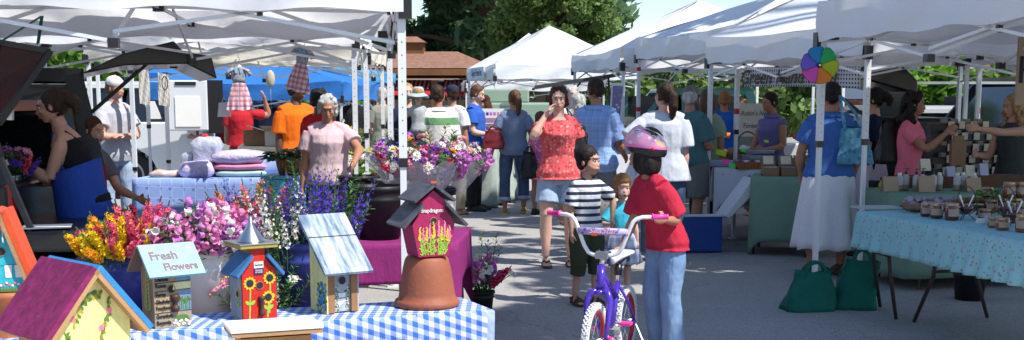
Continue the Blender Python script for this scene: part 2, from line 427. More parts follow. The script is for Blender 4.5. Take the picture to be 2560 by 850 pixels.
# big shade trees outside the frame to the right (they throw the dappled shade on the lane)
def shade_tree(label, spots, hz, seed, base):
    t = thing('shade_tree', label, 'tree', (base[0], base[1], 0), 0, 'shade trees beside the lane')
    rr = random.Random(seed); cs = []; rs = []
    for gx, gy, R, n in spots:
        for i in range(n):
            a = rr.uniform(0, 2 * pi); q = R * sqrt(rr.random()); z = hz + rr.uniform(-.8, 1.2)
            p = Vector((gx + q * cos(a), gy + q * sin(a), 0)) + SUN * (z / SUN.z)
            cs.append((p.x - base[0], p.y - base[1], p.z)); rs.append(rr.uniform(.28, .5))
    b = MB(); top = hz * .8
    b.tube([(0, 0, 0), (.1, 0, top * .5), (0, .1, top)], [.3, .24, .16], 12)
    for c in cs[::3]: b.tube([(0, 0, top * .7), (c[0] * .5, c[1] * .5, c[2] * .9), c], [.09, .05, .015], 5)
    b.build('trunk', m_bark, t, True)
    leaves_mesh('crown', cs, rs, 1000, .13, m_leaf_mid, t, seed)
    return t
shade_tree('broad shade tree standing beyond the right edge of the lane', [(.25, 8.1, .55, 20), (1.0, 8.3, .7, 26), (1.8, 8.2, .7, 26), (2.5, 7.6, .8, 24), (1.5, 7.3, .5, 8), (3.4, 7.2, 1.0, 22), (.7, 10.2, .8, 5), (0, 12.2, .9, 5), (2.0, 9.6, .6, 10), (.2, 16.0, 1.0, 14), (-.3, 14.2, .7, 4)], 7.5, 11, (9.5, 2.0))
shade_tree('second shade tree standing behind the jam stall out of frame', [(3.4, 9.8, 1.2, 22), (4.6, 8.4, 1.3, 22), (5, 11.5, 1.5, 26), (4, 13, 1.2, 14), (2.6, 11.3, .9, 14)], 8.5, 12, (12, 6))

# ------------------------------------------------------------------ kiosk
def kiosk():
    t = thing('brown_kiosk', 'brown hipped roof kiosk with cupola and red striped awning', 'kiosk', (xat(1030, 33), 33, 0))
    m_sh = mat('roof_shingle', (.26, .14, .095), rough=.9, kind='brick', c2=(.20, .105, .07), c3=(.14, .075, .05), freq=5, bump=.2, bscale=40)
    m_br = mat('stained_wood', (.20, .085, .03), kind='wood', c2=(.11, .045, .016), freq=1)
    b = MB(); ex, ey, ez, rx, rzz = 2.35, 2.2, 2.30, 1.25, 2.80
    e = [(-ex, -ey, ez), (ex, -ey, ez), (ex, ey, ez), (-ex, ey, ez)]; r = [(-rx, 0, rzz), (rx, 0, rzz)]
    b.poly([e[0], e[1], r[1], r[0]]); b.poly([e[1], e[2], r[1]]); b.poly([e[2], e[3], r[0], r[1]]); b.poly([e[3], e[0], r[0]])
    b.poly(list(reversed([(x, y, z - .03) for x, y, z in e])))
    b.build('roof', m_sh, t)
    b = MB(); b.box((0, -ey + .03, ez - .1), (2 * ex - .1, .08, .16)); b.box((0, ey - .03, ez - .1), (2 * ex - .1, .08, .16))
    for s in (-1, 1): b.box((s * (ex - .05), 0, ez - .1), (.08, 2 * ey - .2, .16))
    b.build('fascia', m_br, t)
    b = MB(); b.box((0, 0, 2.86), (.72, .6, .34))
    c = b.build('cupola', m_br, t)
    b = MB(); q = [(-.44, -.38, 3.03), (.44, -.38, 3.03), (.44, .38, 3.03), (-.44, .38, 3.03)]
    for i in range(4): b.poly([q[i], q[(i + 1) % 4], (.16 * (1 if i in (0, 1) else -1), 0, 3.2) if i % 2 else (.16, 0, 3.2), (-.16, 0, 3.2)] if i % 2 == 0 else [q[i], q[(i + 1) % 4], (.16 if i == 1 else -.16, 0, 3.2)])
    b.poly(list(reversed(q))); b.build('cupola_roof', m_sh, c)
    for px in (-2.1, -.7, .75, 2.05):
        b = MB(); b.box((px, -ey + .18, 1.0), (.15, .15, 2.0)); b.build('post', m_br, t)
    b = MB(); b.box((0, 1.0, 1.0), (4.2, .1, 2.0)); b.build('back_wall', mat('kiosk_brown_wall', (.10, .05, .035), rough=.9), t)  # back wall is dark brown all over
    b = MB(); b.box((.1, -.9, .5), (3.9, .5, 1.0)); b.build('counter', mat('counter_tan', (.30, .20, .13), rough=.8), t)
    m_aw = mat('awning_stripe', (.50, .015, .02), rough=.7, kind='stripes_x', c2=(.72, .6, .58), freq=9, duty=.35)
    for (x0, x1) in ((-1.75, -1.1), (-.62, .62), (.95, 1.9)):
        b = MB(); b.slab([(x0, -2.0, 1.78), (x1, -2.0, 1.78), (x1, -1.2, 2.0), (x0, -1.2, 2.0)], (0, .2, 1), .02); b.build('awning', m_aw, t)
        b = MB(); b.slab([(x0 - .04, -2.22, 1.62), (x1 + .04, -2.22, 1.62), (x1, -1.95, 1.79), (x0, -1.95, 1.79)], (0, .3, 1), .02); b.build('awning', mat('awning_red', (.36, .012, .02), rough=.7), t)
    b = MB(); b.box((.25, -.85, 1.35), (3.2, .04, .32)); b.build('menu_board', mat('menu_pale', (.42, .36, .27), rough=.7, kind='worn', c2=(.2, .1, .06), freq=5, duty=.56), t)
kiosk()
def neon():
    p = at(872, 229, 30.0)
    t = thing('neon_sign', 'blue neon ICE CREAM sign hanging under the kiosk awning', 'sign', p)
    b = MB(); b.box((0, 0, 0), (.36, .05, .24)); bevel(b.build('sign_case', m_blackplastic, t))
    m = mat('neon_blue', (.05, .12, 1.0), emit=3.0, bump=0, var=0)
    text('ICE', t, (0, -.03, .06), (pi / 2, 0, 0), .11, m); text('CREAM', t, (0, -.03, -.055), (pi / 2, 0, 0), .11, m)
neon()

# brick building at the right, far behind
def building():
    t = thing('brick_building', 'red brick building with blue grey band and tall windows', 'building', (13.5, 30, 0))
    mb = mat('red_brick', (.26, .10, .07), rough=.9, kind='brick', c2=(.19, .07, .05), c3=(.28, .22, .19), freq=2.2, bump=.15)
    b = MB(); b.box((0, 0, 2.6), (14, 5, 5.2)); b.build('wall', mb, t)
    for x in (-1.55, .55, 2.7, 4.8):
        b = MB(); b.box((x, -2.53, 2.5), (.85, .1, 1.7)); w = b.build('window', m_glassdark, t)
        b = MB()
        for q in (-.44, .44): b.box((x + q, -2.6, 2.5), (.06, .06, 1.82))
        for q in (-.88, .88): b.box((x, -2.6, 2.5 + q), (.94, .06, .06))
        b.build('frame', m_white_metal, w)
    b = MB(); b.box((0, 0, 5.3), (14.3, 5.3, .25)); b.build('roof', mat('roof_grey', (.2, .2, .2)), t)
    t = thing('low_building', 'low brick shed with broad grey blue panelled front, beyond the white car roof', 'building', (6.6, 28, 0))
    b = MB(); b.box((0, 0, 1.0), (3.4, 3, 2.0)); b.build('wall', mb, t)
    b = MB(); b.box((0, -1.55, 1.95), (3.5, .12, .85)); b.build('fascia_panel', mat('blue_grey_panel', (.14, .18, .26), rough=.7), t)
    b = MB(); b.box((0, 0, 2.42), (3.6, 3.2, .1)); b.build('roof', mat('roof_grey', (.2, .2, .2)), t)
building()
def far_shop():
    t = thing('shop_building', 'long low tan building behind the kiosk', 'building', (-6, 40, 0))
    b = MB(); b.box((0, 0, 1.0), (16, 3, 2.0)); b.build('wall', mat('tan_wall', (.32, .26, .2), rough=.9), t)
    b = MB(); b.slab([(-8.3, -2, 1.95), (8.3, -2, 1.95), (8.3, 0, 2.35), (-8.3, 0, 2.35)], (0, -.3, 1), .08); b.build('roof', mat('shop_roof', (.16, .12, .1), rough=.9), t)
    for x in (-6, -3.4, -.8, 1.8, 4.4):
        b = MB(); b.box((x, -1.52, 1.05), (1.3, .06, 1.1)); b.build('window', m_glassdark, t)
far_shop()
# ------------------------------------------------------------------ pop-up tents
def tent(label, nl, rot, size=3.05, eave=1.95, val=.24, peak=.95, cloth=m_white_cloth, legw=.042, leg_r=(1, 1, 1, 1), tape=False,
         trussm=None, valm=None, seed=1, group='white pop-up tents', truss=True, depth=None, nodes=True):
    """nl = ground point of the near-left leg; local x runs right, local y runs away."""
    D = depth or size; t = thing('popup_tent', label, 'tent', (nl[0], nl[1], 0), rot, group)
    rr = random.Random(seed); tm = trussm or m_white_metal; N = 14; top = eave + val
    cs = [(0, 0), (size, 0), (size, D), (0, D)]; ov = .04
    # roof: four subdivided triangles with a slight sag, pole-peak in the middle
    b = MB(); ap = Vector((size / 2, D / 2, top + peak))
    for i in range(4):
        A = Vector((*cs[i], top)); B = Vector((*cs[(i + 1) % 4], top)); rows = []
        for a in range(N + 1):
            f = a / N; row = []
            for c in range(N + 1):
                g_ = c / N; e = A.lerp(B, g_); p = e.lerp(ap, f)
                sag = .10 * sin(pi * min(1, f * 1.05)) * sin(pi * g_) + .05 * sin(pi * g_) * (1 - f) ** 3
                p.z -= sag * (1 if peak > .3 else .4); p.z += .012 * sin(9 * g_ + 7 * f + seed)
                row.append(p)
            rows.append(row)
        vs = [p for r in rows for p in r]; n = N + 1
        b.add(vs, [(r * n + c, r * n + c + 1, (r + 1) * n + c + 1, (r + 1) * n + c) for r in range(N) for c in range(N)])
    b.build('canopy', cloth, t, True, recalc=False)
    # valance
    b = MB(); M = 28
    for i in range(4):
        A = Vector((*cs[i], 0)); B = Vector((*cs[(i + 1) % 4], 0)); o = Vector(((B - A).y, -(B - A).x, 0)).normalized()
        rows = []
        for k in range(5):
            f = k / 4
            rows.append([A.lerp(B, c / M) + o * (ov + .02 * sin(c * 1.7 + k * 1.1 + seed + i) * f * sin(pi * c / M) + .012 * sin(c * .6 + i * 2 + k)) + Vector((0, 0, top - .05 * sin(pi * c / M) * (1 - f) - f * (val + .012 * sin(c * .9 + seed)))) for c in range(M + 1)])
        n = M + 1
        b.add([p for r in rows for p in r], [(r * n + c, r * n + c + 1, (r + 1) * n + c + 1, (r + 1) * n + c) for r in range(4) for c in range(M)])
    b.build('valance', valm or cloth, t, True, recalc=False)
    for i, (x, y) in enumerate(cs):
        if not leg_r[i]: continue
        b = MB(); sx = .01 if x == 0 else -.01; sy = .01 if y == 0 else -.01; x += sx; y += sy; w = legw
        b.box((x, y, (1.15 + eave) / 2), (w, w, eave - 1.15)); b.box((x, y, .59), (w * .78, w * .78, 1.14))
        b.box((x, y, 1.16), (w * 1.12, w * 1.12, .05), 1); b.box((x, y, .006), (w * 2.0, w * 2.0, .012)); 
        for q in range(9): b.box((x, y - w * .5, 1.25 + q * .07), (.006, .002, .006), 1)
        if tape: b.box((x, y, 1.38), (w * 1.08, w * 1.08, .06), 2); b.box((x, y, eave - .12), (w * 1.08, w * 1.08, .05), 2)
        b.build('leg', [m_white_metal, m_blackplastic, m_redtape], t)
        b = MB(); b.box((x - sx * 2, y - sy * 2, eave + .01), (w * 1.6, w * 1.6, .11)); b.box((x + sx * 5, y + sy * 5, eave + .03), (w * 1.8, w * 1.8, .05)); b.build('corner_bracket', m_blackplastic, t)
    if truss:
        for i in range(4):
            b = MB(); A = Vector((*cs[i], 0)); B = Vector((*cs[(i + 1) % 4], 0)); o = Vector(((B - A).y, -(B - A).x, 0)).normalized() * -.03
            z0, z1 = eave - .17, eave + .1; hf = [A.lerp(B, f) + o for f in (.015, .25, .5, .75, .985)]
            zz = lambda p, z: Vector((p.x, p.y, z))
            for a, c in ((0, 2), (2, 4)):
                b.beam(zz(hf[a], z0 + (.05 if nodes else 0)), zz(hf[c], z1), .012, .020); b.beam(zz(hf[a], z1), zz(hf[c], z0), .012, .020)
            b.box(zz(hf[2], z0 - .01), (.055, .055, .05), 1, rz=0); b.box(zz(hf[2], z1), (.05, .05, .04), 1)
            for q in (1, 3): b.box(zz(hf[q], (z0 + z1) / 2 + .012), (.03, .03, .02), 1)
            b.build('scissor_truss', [tm, m_blackplastic], t)
        b = MB(); c = Vector((size / 2, D / 2, 0))
        for (x, y) in ((size / 2, .03), (size / 2, D - .03), (.03, D / 2), (size - .03, D / 2)):
            b.beam((x, y, eave - .16), (c.x, c.y, eave + .35), .012, .024); b.beam((x, y, eave + .1), (c.x, c.y, eave + .12), .012, .024)
        b.beam((c.x, c.y, eave + .1), (c.x, c.y, top + peak - .02), .03, .03); b.box((c.x, c.y, eave + .12), (.07, .07, .06), 1)
        b.build('centre_truss', [tm, m_blackplastic], t)
    return t

def corner(px, py_base_d):  # ground x,y of a leg from its foot column and distance
    return (xat(px, py_base_d, .2), py_base_d)
# left row; local frame starts at the leg nearest the camera on the left => give the right leg and step back
def left_tent(label, right_px, d, rot, size=3.05, **k):
    x, y = corner(right_px, d); return tent(label, (x - size * cos(rot), y - size * sin(rot)), rot, size, **k)
m_val_white = m_white_cloth  # plain white canopy cloth, the very same material
T1 = left_tent('large white tent over the birdhouse and flower stall at the left', 1018, 6.6, radians(7), eave=1.978, val=.26, legw=.044, seed=2)
T2 = left_tent('white tent above the two hanging dresses, behind the flower stall tent', 897, 10.3, radians(3), size=3.05, eave=1.97, val=.17, seed=3, depth=1.4, peak=.7, legw=.04)
T3 = left_tent('cream tent behind the hanging dresses at the left', 925, 13.4, radians(2), size=3.05, eave=1.93, val=.16, seed=4, cloth=m_white_cloth2, depth=2.4)
B1 = left_tent('blue canopy tent nearest the kiosk, its corner by the orange shirt', 858, 18.2, radians(-4), size=3.05, eave=1.50, val=.28, peak=.42, cloth=m_blue_cloth, seed=5, group='blue pop-up tents', legw=.035)
B2 = left_tent('blue canopy tent showing over the roof of the white SUV', 790, 20.6, radians(2), size=2.9, eave=1.74, val=.22, peak=.4, cloth=m_blue_cloth, seed=6, group='blue pop-up tents', legw=.03, leg_r=(0, 1, 1, 0))
B3 = left_tent('lighter blue canopy peak showing above the cream tent edge', 880, 22.5, radians(-8), size=3.4, eave=1.86, val=.2, peak=.32, cloth=mat('canopy_light_blue', (.08, .38, .72), rough=.6, trans=.3), seed=7, group='blue pop-up tents', legw=.03, leg_r=(0, 0, 1, 1))
# right row: near-left leg given, far-left leg leans left
def right_tent(label, nl, fl, **k):
    nl = Vector(nl); fl = Vector(fl); d = fl - nl; rot = atan2(-d.x, d.y)
    return tent(label, nl, rot, size=k.pop('size', 3.05), depth=d.length, **k)
R1 = right_tent('white tent over the jam stall with the pinwheel on its leg', (2.98, 6.42), (xat(2033, 9.4, .2), 9.4), eave=1.95, val=.3, seed=8, legw=.045)
R2 = right_tent('white tent over the green cloth tables and the lace banner', corner(2149, 9.85), corner(1765, 12.7), eave=1.87, val=.28, peak=.85, seed=9, legw=.04)
R3 = right_tent('white tent with red tape bands around its legs', corner(1833, 13.0), corner(1590, 15.9), eave=2.02, val=.28, peak=.55, seed=10, tape=True, size=3.0)
R4 = right_tent('tall peaked white tent behind the man in the blue shirt', corner(1553, 16.3), corner(1433, 19.1), eave=1.93, val=.27, peak=.74, seed=11, legw=.04)
R5 = right_tent('white peaked tent with the small painted sign on its valance', (-.345, 25.0), (-1.0, 28.0), eave=1.93, val=.3, peak=.88, seed=12, legw=.045)
R6 = right_tent('farthest white peaked tent at the end of the aisle', (-1.12, 29.5), (-1.4, 32.5), eave=1.72, val=.26, peak=1.2, seed=13, size=3.4)
# tie-down strap on the first tent
b = MB(); p = at(105, 40, 7.6); b.beam(p, at(-40, 130, 7.2), .03, .003); b.beam(p, at(95, 108, 7.7), .02, .003)
tag(b.build('tie_strap', mat('green_strap', (.01, .12, .09), rough=.7)), 'green strap tied from the tent bars down to the black hatch', 'strap')
# extra poles standing at the left
for i, (px, d, z0, z1, l) in enumerate(((341, 12.8, .0, 1.80, 'white pole in front of the white truck wheel, left of two'), (424, 14.5, .0, 1.78, 'white pole in front of the white truck door, right of two'), (256, 16, .0, 1.95, 'pole behind the man in the white cap'),
                                  (2402, 13.2, 0, 1.9, 'white tent pole above the card display, left of two'), (2432, 13.0, 0, 1.95, 'white tent pole above the card display, right of two'),
                                  (2030 - 3, 19.5, 0, 1.8, 'thin pole beyond the white car roof'))):
    t = thing('tent_pole', l, 'pole', (xat(px, d, .5), d, 0), 0, 'loose tent poles')
    b = MB(); h = z1; b.box((0, 0, h * .72), (.04, .04, h * .56)); b.build('upper_tube', m_white_metal, t)
    b = MB(); b.box((0, 0, h * .22 + .003), (.031, .031, h * .44)); b.box((0, 0, h * .43), (.046, .046, .04), 1); b.build('lower_tube', [m_white_metal, m_blackplastic], t)
    b = MB(); b.box((0, 0, h + .01), (.06, .06, .07)); b.build('top_bracket', m_blackplastic, t)
# painted valance sign, far tent
t = thing('valance_sign', 'pale blue hand painted sign on the far tent valance', 'sign', (-.69, 26.45, 2.07), atan2(3.0, -.655) + pi)
t.rotation_euler = (0, 0, atan2(-3.0, .655))
b = MB(); b.box((0, -.07, 0), (1.55, .02, .26)); b.build('board', mat('sign_blue_white', (.50, .62, .72), rough=.7, kind='blend', c2=(.75, .76, .76), freq=3), t)
text("Gary's Fresh Inc.", t, (0, -.085, .01), (pi / 2, 0, 0), .21, mat('navy_paint', (.02, .07, .16), bump=0), shear=.2, xs=.85)

# ------------------------------------------------------------------ vehicles
def wheel(parent, x, y, z, r, w=.22, m=None):
    b = MB(); pr = [(r * .62, -w / 2), (r * .93, -w / 2), (r, -w * .32), (r, w * .32), (r * .93, w / 2), (r * .62, w / 2)]
    b.T = Matrix.Translation((x, y, z)) @ Matrix.Rotation(pi / 2, 4, 'X'); b.lathe(pr, 28); o = b.build('wheel', m_blackrubber, parent, True)
    b = MB(); b.T = Matrix.Translation((x, y, z)) @ Matrix.Rotation(pi / 2, 4, 'X')
    b.lathe([(r * .62, w * .2), (r * .64, w / 2 + .005), (r * .56, w / 2 + .008), (r * .54, w * .3)], 28, cap=False)
    for i in range(6):
        a = 2 * pi * i / 6; b.beam((0, 0, w * .42), (r * .58 * cos(a), r * .58 * sin(a), w * .42), r * .18, .03, up=(0, 0, 1))
    b.lathe([(.001, w * .5), (r * .16, w * .5), (r * .18, w * .3)], 14, cap=False); b.lathe([(.001, w * .1), (r * .6, w * .1)], 24, 1, cap=False)
    b.build('rim', [m or m_steel, m_blackrubber], o)
    return o
def suv(name, label, loc, rz, L=4.6, Wd=1.8, H=1.75, body=None, trim=None, glass=m_glassdark, wheels=True, rear_open=True, wr=.37, belt=1.0, hatch=None, boxes=True, hang=0.95, cat='suv'):
    """front points to local -x, rear at x=0; near side is local y=0 (toward camera), body extends to +y"""
    t = thing(name, label, cat, loc, rz); b = MB()
    # lower body profile with wheel arches, extruded across the width
    def arch(cx, n=10, r=wr + .09): return [(cx - r * cos(pi * i / n), .30 + (r + .03) * sin(pi * i / n)) for i in range(n + 1)]
    low = [(-L, .30)] + arch(-L + hang) + arch(-hang - .1) + [(-.02, .30), (0, .5), (0, belt), (-L * .70, belt), (-L + .05, belt - .1), (-L, belt - .3)]
    def side(y, off=0): return [Vector((x, y, z)) for x, z in low]
    vs = side(0) + side(Wd); n = len(low)
    b.add(vs, [tuple(range(n)), tuple(reversed(range(n, 2 * n)))] + [(i, n + i, n + (i + 1) % n, (i + 1) % n) for i in range(n)])
    bd = b.build('body', body, t); bevel(bd, .03, 3)
    # cabin: roof, pillars and windows
    xf, xr = -L * .70, 0.0; top = H; ins = .13
    b = MB(); b.slab([(xf + .55, ins, top - .07), (xr - .12, ins, top - .07), (xr - .12, Wd - ins, top - .07), (xf + .55, Wd - ins, top - .07)], (0, 0, 1), .07)
    bevel(b.build('roof', body, t), .03, 3)
    T = top - .05
    for y0, y1 in ((.02, ins), (Wd - .02, Wd - ins)):
        b = MB()
        for xb, xt, w in ((xr - .06, xr - .2, .13), (xr - 1.15, xr - 1.2, .10), (xr - 2.1, xr - 2.1, .09), (xf + .05, xf + .6, .08)):
            b.beam((xb, y0, belt - .02), (xt, y1, T), w, .06, up=(0, 1, 0))
        b.beam((xr - .15, y1, T - .02), (xf + .6, y1, T - .02), .05, .06)
        b.build('pillar_frame', trim or body, t)
    for side_y, yt in ((.045, ins + .015), (Wd - .045, Wd - ins - .015)):
        for x0, x1 in ((-.16, -1.13), (-1.25, -2.06), (-2.16, xf + .18)):
            if x1 > x0: continue
            d = .1 if x1 > -2.1 else .45
            b = MB(); b.poly([(x0, side_y, belt), (x1, side_y, belt), (x1 + d * .9, yt, T - .07), (x0 - .08, yt, T - .07)]); b.build('side_window', glass, t)
    b = MB(); b.poly([(xf + .1, .06, belt), (xf + .1, Wd - .06, belt), (xf + .6, Wd - ins, T - .02), (xf + .6, ins, T - .02)]); b.build('windscreen', glass, t)
    if wheels:
        for x in (-L + hang, -hang - .1):
            for y in (.13, Wd - .13): wheel(t, x, y, wr, wr)
    for bx_ in (.04, -L - .03): b = MB(); b.box((bx_, Wd / 2, .47), (.13, Wd, .2)); bevel(b.build('bumper', m_blackplastic, t), .02)
    b = MB(); b.box((-.02, .05, belt - .16), (.06, .09, .34)); b.build('tail_light', mat('tail_lamp', (.4, .01, .01), rough=.2), t)
    b = MB(); b.box((-.3, Wd / 2, .62), (.55, Wd - .2, .04)); b.box((-.85, Wd / 2, 1.1), (.06, Wd - .3, .9)); b.build('cargo_floor', mat('dark_carpet', (.02, .02, .022), rough=.95), t)
    if hatch:
        hl, ang = hatch; b = MB(); hx, hz = -.16, H - .05
        u = Vector((cos(ang), 0, sin(ang))); nn = Vector((-u.z, 0, u.x))
        def hp(a, y, dz=0): return Vector((hx, y, hz)) + u * a + nn * dz
        prof = [(0, .0), (.35, .09), (.75, .11), (.8, .02), (1.0, -.06), (hl, -.18), (hl, -.24), (.8, -.08), (.35, .0)]
        n = len(prof); vs = [hp(a, .07, dz) for a, dz in prof] + [hp(a, Wd - .07, dz) for a, dz in prof]
        b.add(vs, [tuple(range(n)), tuple(reversed(range(n, 2 * n)))] + [(i, n + i, n + (i + 1) % n, (i + 1) % n) for i in range(n)])
        bevel(b.build('tailgate', body, t), .012, 2)
        for q_ in (.12, Wd - .12): b = MB(); b.tube([(-.25, q_, belt + .25), hp(.55, q_, .0)], .012, 8); b.build('gas_strut', m_blackplastic, t)
    return t
m_blackcar = mat('black_car_paint', (.006, .007, .009), rough=.3, var=0, bump=0, spec=.4, coat=.15)
m_whitecar = mat('white_car_paint', (.62, .64, .66), rough=.25, var=.03, bump=0, coat=.5)
m_tealcar = mat('teal_car_paint', (.05, .20, .19), rough=.25, var=.03, bump=0, coat=.5)
m_greencar = mat('pale_green_car_paint', (.27, .36, .27), rough=.3, var=.03, bump=0, coat=.4)
m_bluecar = mat('blue_car_paint', (.06, .13, .26), rough=.25, var=.03, bump=0, coat=.5)
# black suv with raised tailgate, its tail toward the aisle
suv('black_suv', 'black SUV parked tail out with its tailgate raised, behind the woman in the blue apron', (xat(262, 9.2, 1), 9.2, 0), radians(19), body=m_blackcar, hatch=(1.0, radians(12)), H=1.74)
# second black vehicle at the left edge, its glass hatch up
V = suv('black_hatchback', 'black vehicle at the left edge with its glass hatch lifted', (xat(40, 7.3, 1), 7.2, 0), radians(6), body=m_blackcar, H=1.5, L=4.2, hatch=None)
b = MB(); p0, p1, p2, p3 = at(-60, 95, 7.3), at(125, 128, 7.35), at(-5, 310, 7.0), at(-150, 290, 7.0)
nn = (p1 - p0).cross(p2 - p0).normalized(); b.slab([p0, p1, p2, p3], nn, .035)
ht = b.build('glass_hatch', mat('hatch_glass', (.010, .012, .011), rough=.12, spec=.35, kind='blend', c2=(.06, .006, .008), freq=1.6, bump=0));  # red blotches mixed into the glass colour stand in for a reflection
ht.parent = V; ht.matrix_parent_inverse = Matrix.Identity(4)
bpy.context.view_layer.update(); inv = (Matrix.Translation(V.location) @ Matrix.Rotation(V.rotation_euler.z, 4, 'Z')).inverted()
ht.data.transform(inv)
b = MB(); b.T = inv; b.beam(p0, p1, .03, .035); b.beam(p1, p2, .03, .035); b.beam(at(0, 395, 6.9), at(78, 575, 6.9), .03, .03); b.build('hatch_frame', m_blackplastic, V)
b = MB(); b.T = inv; b.tube([at(26, 230, 7.2), at(26, 300, 7.2)], .022, 8); b.build('pillar_trim', m_steel, V)
b = MB(); b.T = inv; c = at(115, 590, 6.9); b.box(c + Vector((-.3, .55, -.03)), (.95, 1.2, .12)); b.box(c + Vector((-.25, .6, -.28)), (.8, 1.1, .3)); bevel(b.build('tailgate_ledge', m_blackplastic, V), .02)
b = MB(); b.box(at(118, 566, 7.0), (.27, .2, .006), rz=.3); tag(b.build('price_sheet', m_paper), 'white sheet of paper lying on the black vehicle ledge', 'paper')
suv('white_suv', 'white SUV with dark windows and open rear, seen side-on behind the blue cloth table', (xat(505, 18.6, 1), 18.3, 0), radians(2), body=m_whitecar, trim=m_whitecar, H=1.78, belt=1.17, L=4.7, wr=.36, hatch=None)
b = MB(); t = thing('open_rear_door', 'white truck door swung open behind the hanging dress', 'door', (xat(455, 17.6, 1), 17.9, 0), radians(8))
b.box((.0, 0, 1.42), (.62, .05, .74)); bevel(b.build('door_shell', m_whitecar, t), .02)
b = MB(); b.box((.02, -.03, 1.33), (.36, .02, .44)); b.build('white_notice', m_paper, t)
b = MB(); b.box((.0, -.03, 1.74), (.3, .02, .05)); b.build('vent_slot', m_blackplastic, t)
b = MB(); b.box((.42, .02, 1.4), (.22, .06, .78)); b.build('dark_panel', m_blackplastic, t)
b = MB(); p = at(379, 275, 17.9); b.slab([p + Vector((-.11, 0, .13)), p + Vector((.05, 0, .13)), p + Vector((.15, 0, -.13)), p + Vector((-.02, 0, -.13))], (0, -1, 0), .01)
tag(b.build('window_sheet', m_paper), 'white slanted sheet in the window of the white SUV', 'paper')
suv('blue_car', 'blue car parked far behind the cardboard boxes', (xat(760, 24, 1), 24, 0), 0, body=m_bluecar, H=1.45, L=4.3, belt=.9, cat='car')
suv('teal_van', 'teal van parked behind the woman in the white shirt', (xat(1900, 18.6, 1), 18.4, 0), radians(1), body=m_tealcar, trim=m_tealcar, hang=.65, H=1.68, L=2.95, belt=1.0, cat='van')
suv('white_car', 'white roofed car parked behind the woman in the purple blouse', (xat(2630, 16.8, 1), 16.9, 0), radians(1), body=m_whitecar, H=1.42, L=4.2, belt=.95, cat='car')
suv('black_van', 'large black van behind the card and box display', (xat(3130, 14.3, 1), 14.3, 0), radians(2), body=m_blackcar, H=1.78, L=4.6, belt=1.0, cat='van')
b = MB(); b.T = Matrix.Translation((xat(2400, 14.25, 1.7), 14.28, 1.70)); b.box((0, 0, 0), (1.6, .05, .03)); tag(b.build('roof_rail', m_steel), 'silver roof rail along the black van', 'rail')
# open dark hatch at the right, seen behind the navy t-shirt
t = thing('dark_hatchback', 'dark car with raised hatch behind the woman in the navy shirt', 'car', (xat(2135, 13.6, 1), 13.7, 0))
def prism(b, pts, y0, y1, mi=None):
    n = len(pts); b.add([(x, y0, z) for x, z in pts] + [(x, y1, z) for x, z in pts], [tuple(range(n)), tuple(reversed(range(n, 2 * n)))] + [(i, n + i, n + (i + 1) % n, (i + 1) % n) for i in range(n)], mi)
b = MB(); prism(b, [(0.15, 1.8), (.55, 1.88), (.72, 1.72), (.75, 1.2), (.6, 1.15), (.6, 1.6), (.15, 1.72)], 0, 1.5); bevel(b.build('raised_hatch', m_blackcar, t), .02)
b = MB(); b.beam((-.25, 0, 1.62), (.2, .0, 1.27), .03, .03); b.build('gas_strut', m_blackplastic, t)
b = MB(); prism(b, [(-.1, .3), (1.2, .3), (1.2, 1.3), (.3, 1.3), (.05, 1.15), (-.1, .7)], .1, 1.6); bevel(b.build('body', m_blackcar, t), .04)
# pale green pickup cap far in the aisle
t = thing('green_truck', 'pale green truck with canopy parked between the far tents', 'truck', (xat(1290, 23, 1), 23, 0))
b = MB(); b.box((0, .9, .95), (1.7, 1.8, 1.0)); bevel(b.build('body', m_greencar, t), .04)
b = MB(); b.box((-.3, .9, 1.58), (1.1, 1.6, .26)); bevel(b.build('cap', m_greencar, t), .03)
b = MB(); b.box((0, -.01, 1.25), (.4, .02, .06)); b.box((-.1, -.01, 1.42), (.36, .02, .05)); b.build('handle', m_steel, t)
for x in (-.6, .6): wheel(t, x, .1, .32, .32)
t = thing('raised_canopy_lid', 'dark flat lid propped up behind the curly haired man', 'lid', (xat(1470, 17.5, 1.7), 17.5, 0))
b = MB(); b.slab([(-.75, 0, 1.66), (.45, 0, 1.84), (.45, 1.2, 1.84), (-.75, 1.2, 1.66)], (0, 0, 1), .05); b.build('lid_panel', mat('lid_grey', (.05, .055, .05), rough=.4), t)
b = MB(); b.tube([(-.6, .1, 1.2), (-.1, .1, 1.75)], .015, 6); b.tube([(.3, .1, 1.82), (.42, .1, .0)], .015, 6); b.build('prop', m_blackplastic, t)
# ------------------------------------------------------------------ people
m_skin = mat('skin_fair', (.50, .27, .19), rough=.55, var=.08, nscale=14, bump=.04, spec=.35)
m_skin_tan = mat('skin_tanned', (.36, .17, .105), rough=.5, var=.08, nscale=14, bump=.04)
m_skin_pink = mat('skin_pale', (.60, .36, .28), rough=.55, var=.08, nscale=14, bump=.04)
m_skin_dark = mat('skin_dark', (.09, .042, .026), rough=.5, var=.08, nscale=14, bump=.04)
m_eyew = mat('eye_white', (.6, .58, .55), rough=.3, var=0, bump=0); m_iris = mat('eye_iris', (.03, .018, .012), rough=.2, var=0, bump=0)
m_lip = mat('lip', (.38, .10, .09), rough=.5, var=0, bump=0); m_brow = mat('brow', (.05, .03, .02), rough=.8, var=0, bump=0)
def hair_mat(n, c, c2): return mat('hair_' + n, c, kind='blend', c2=c2, freq=30, stretch=(1, 1, .15), rough=.62, var=.3, nscale=20, bump=.8, bscale=40, spec=.22, bst=(2, 2, .3))
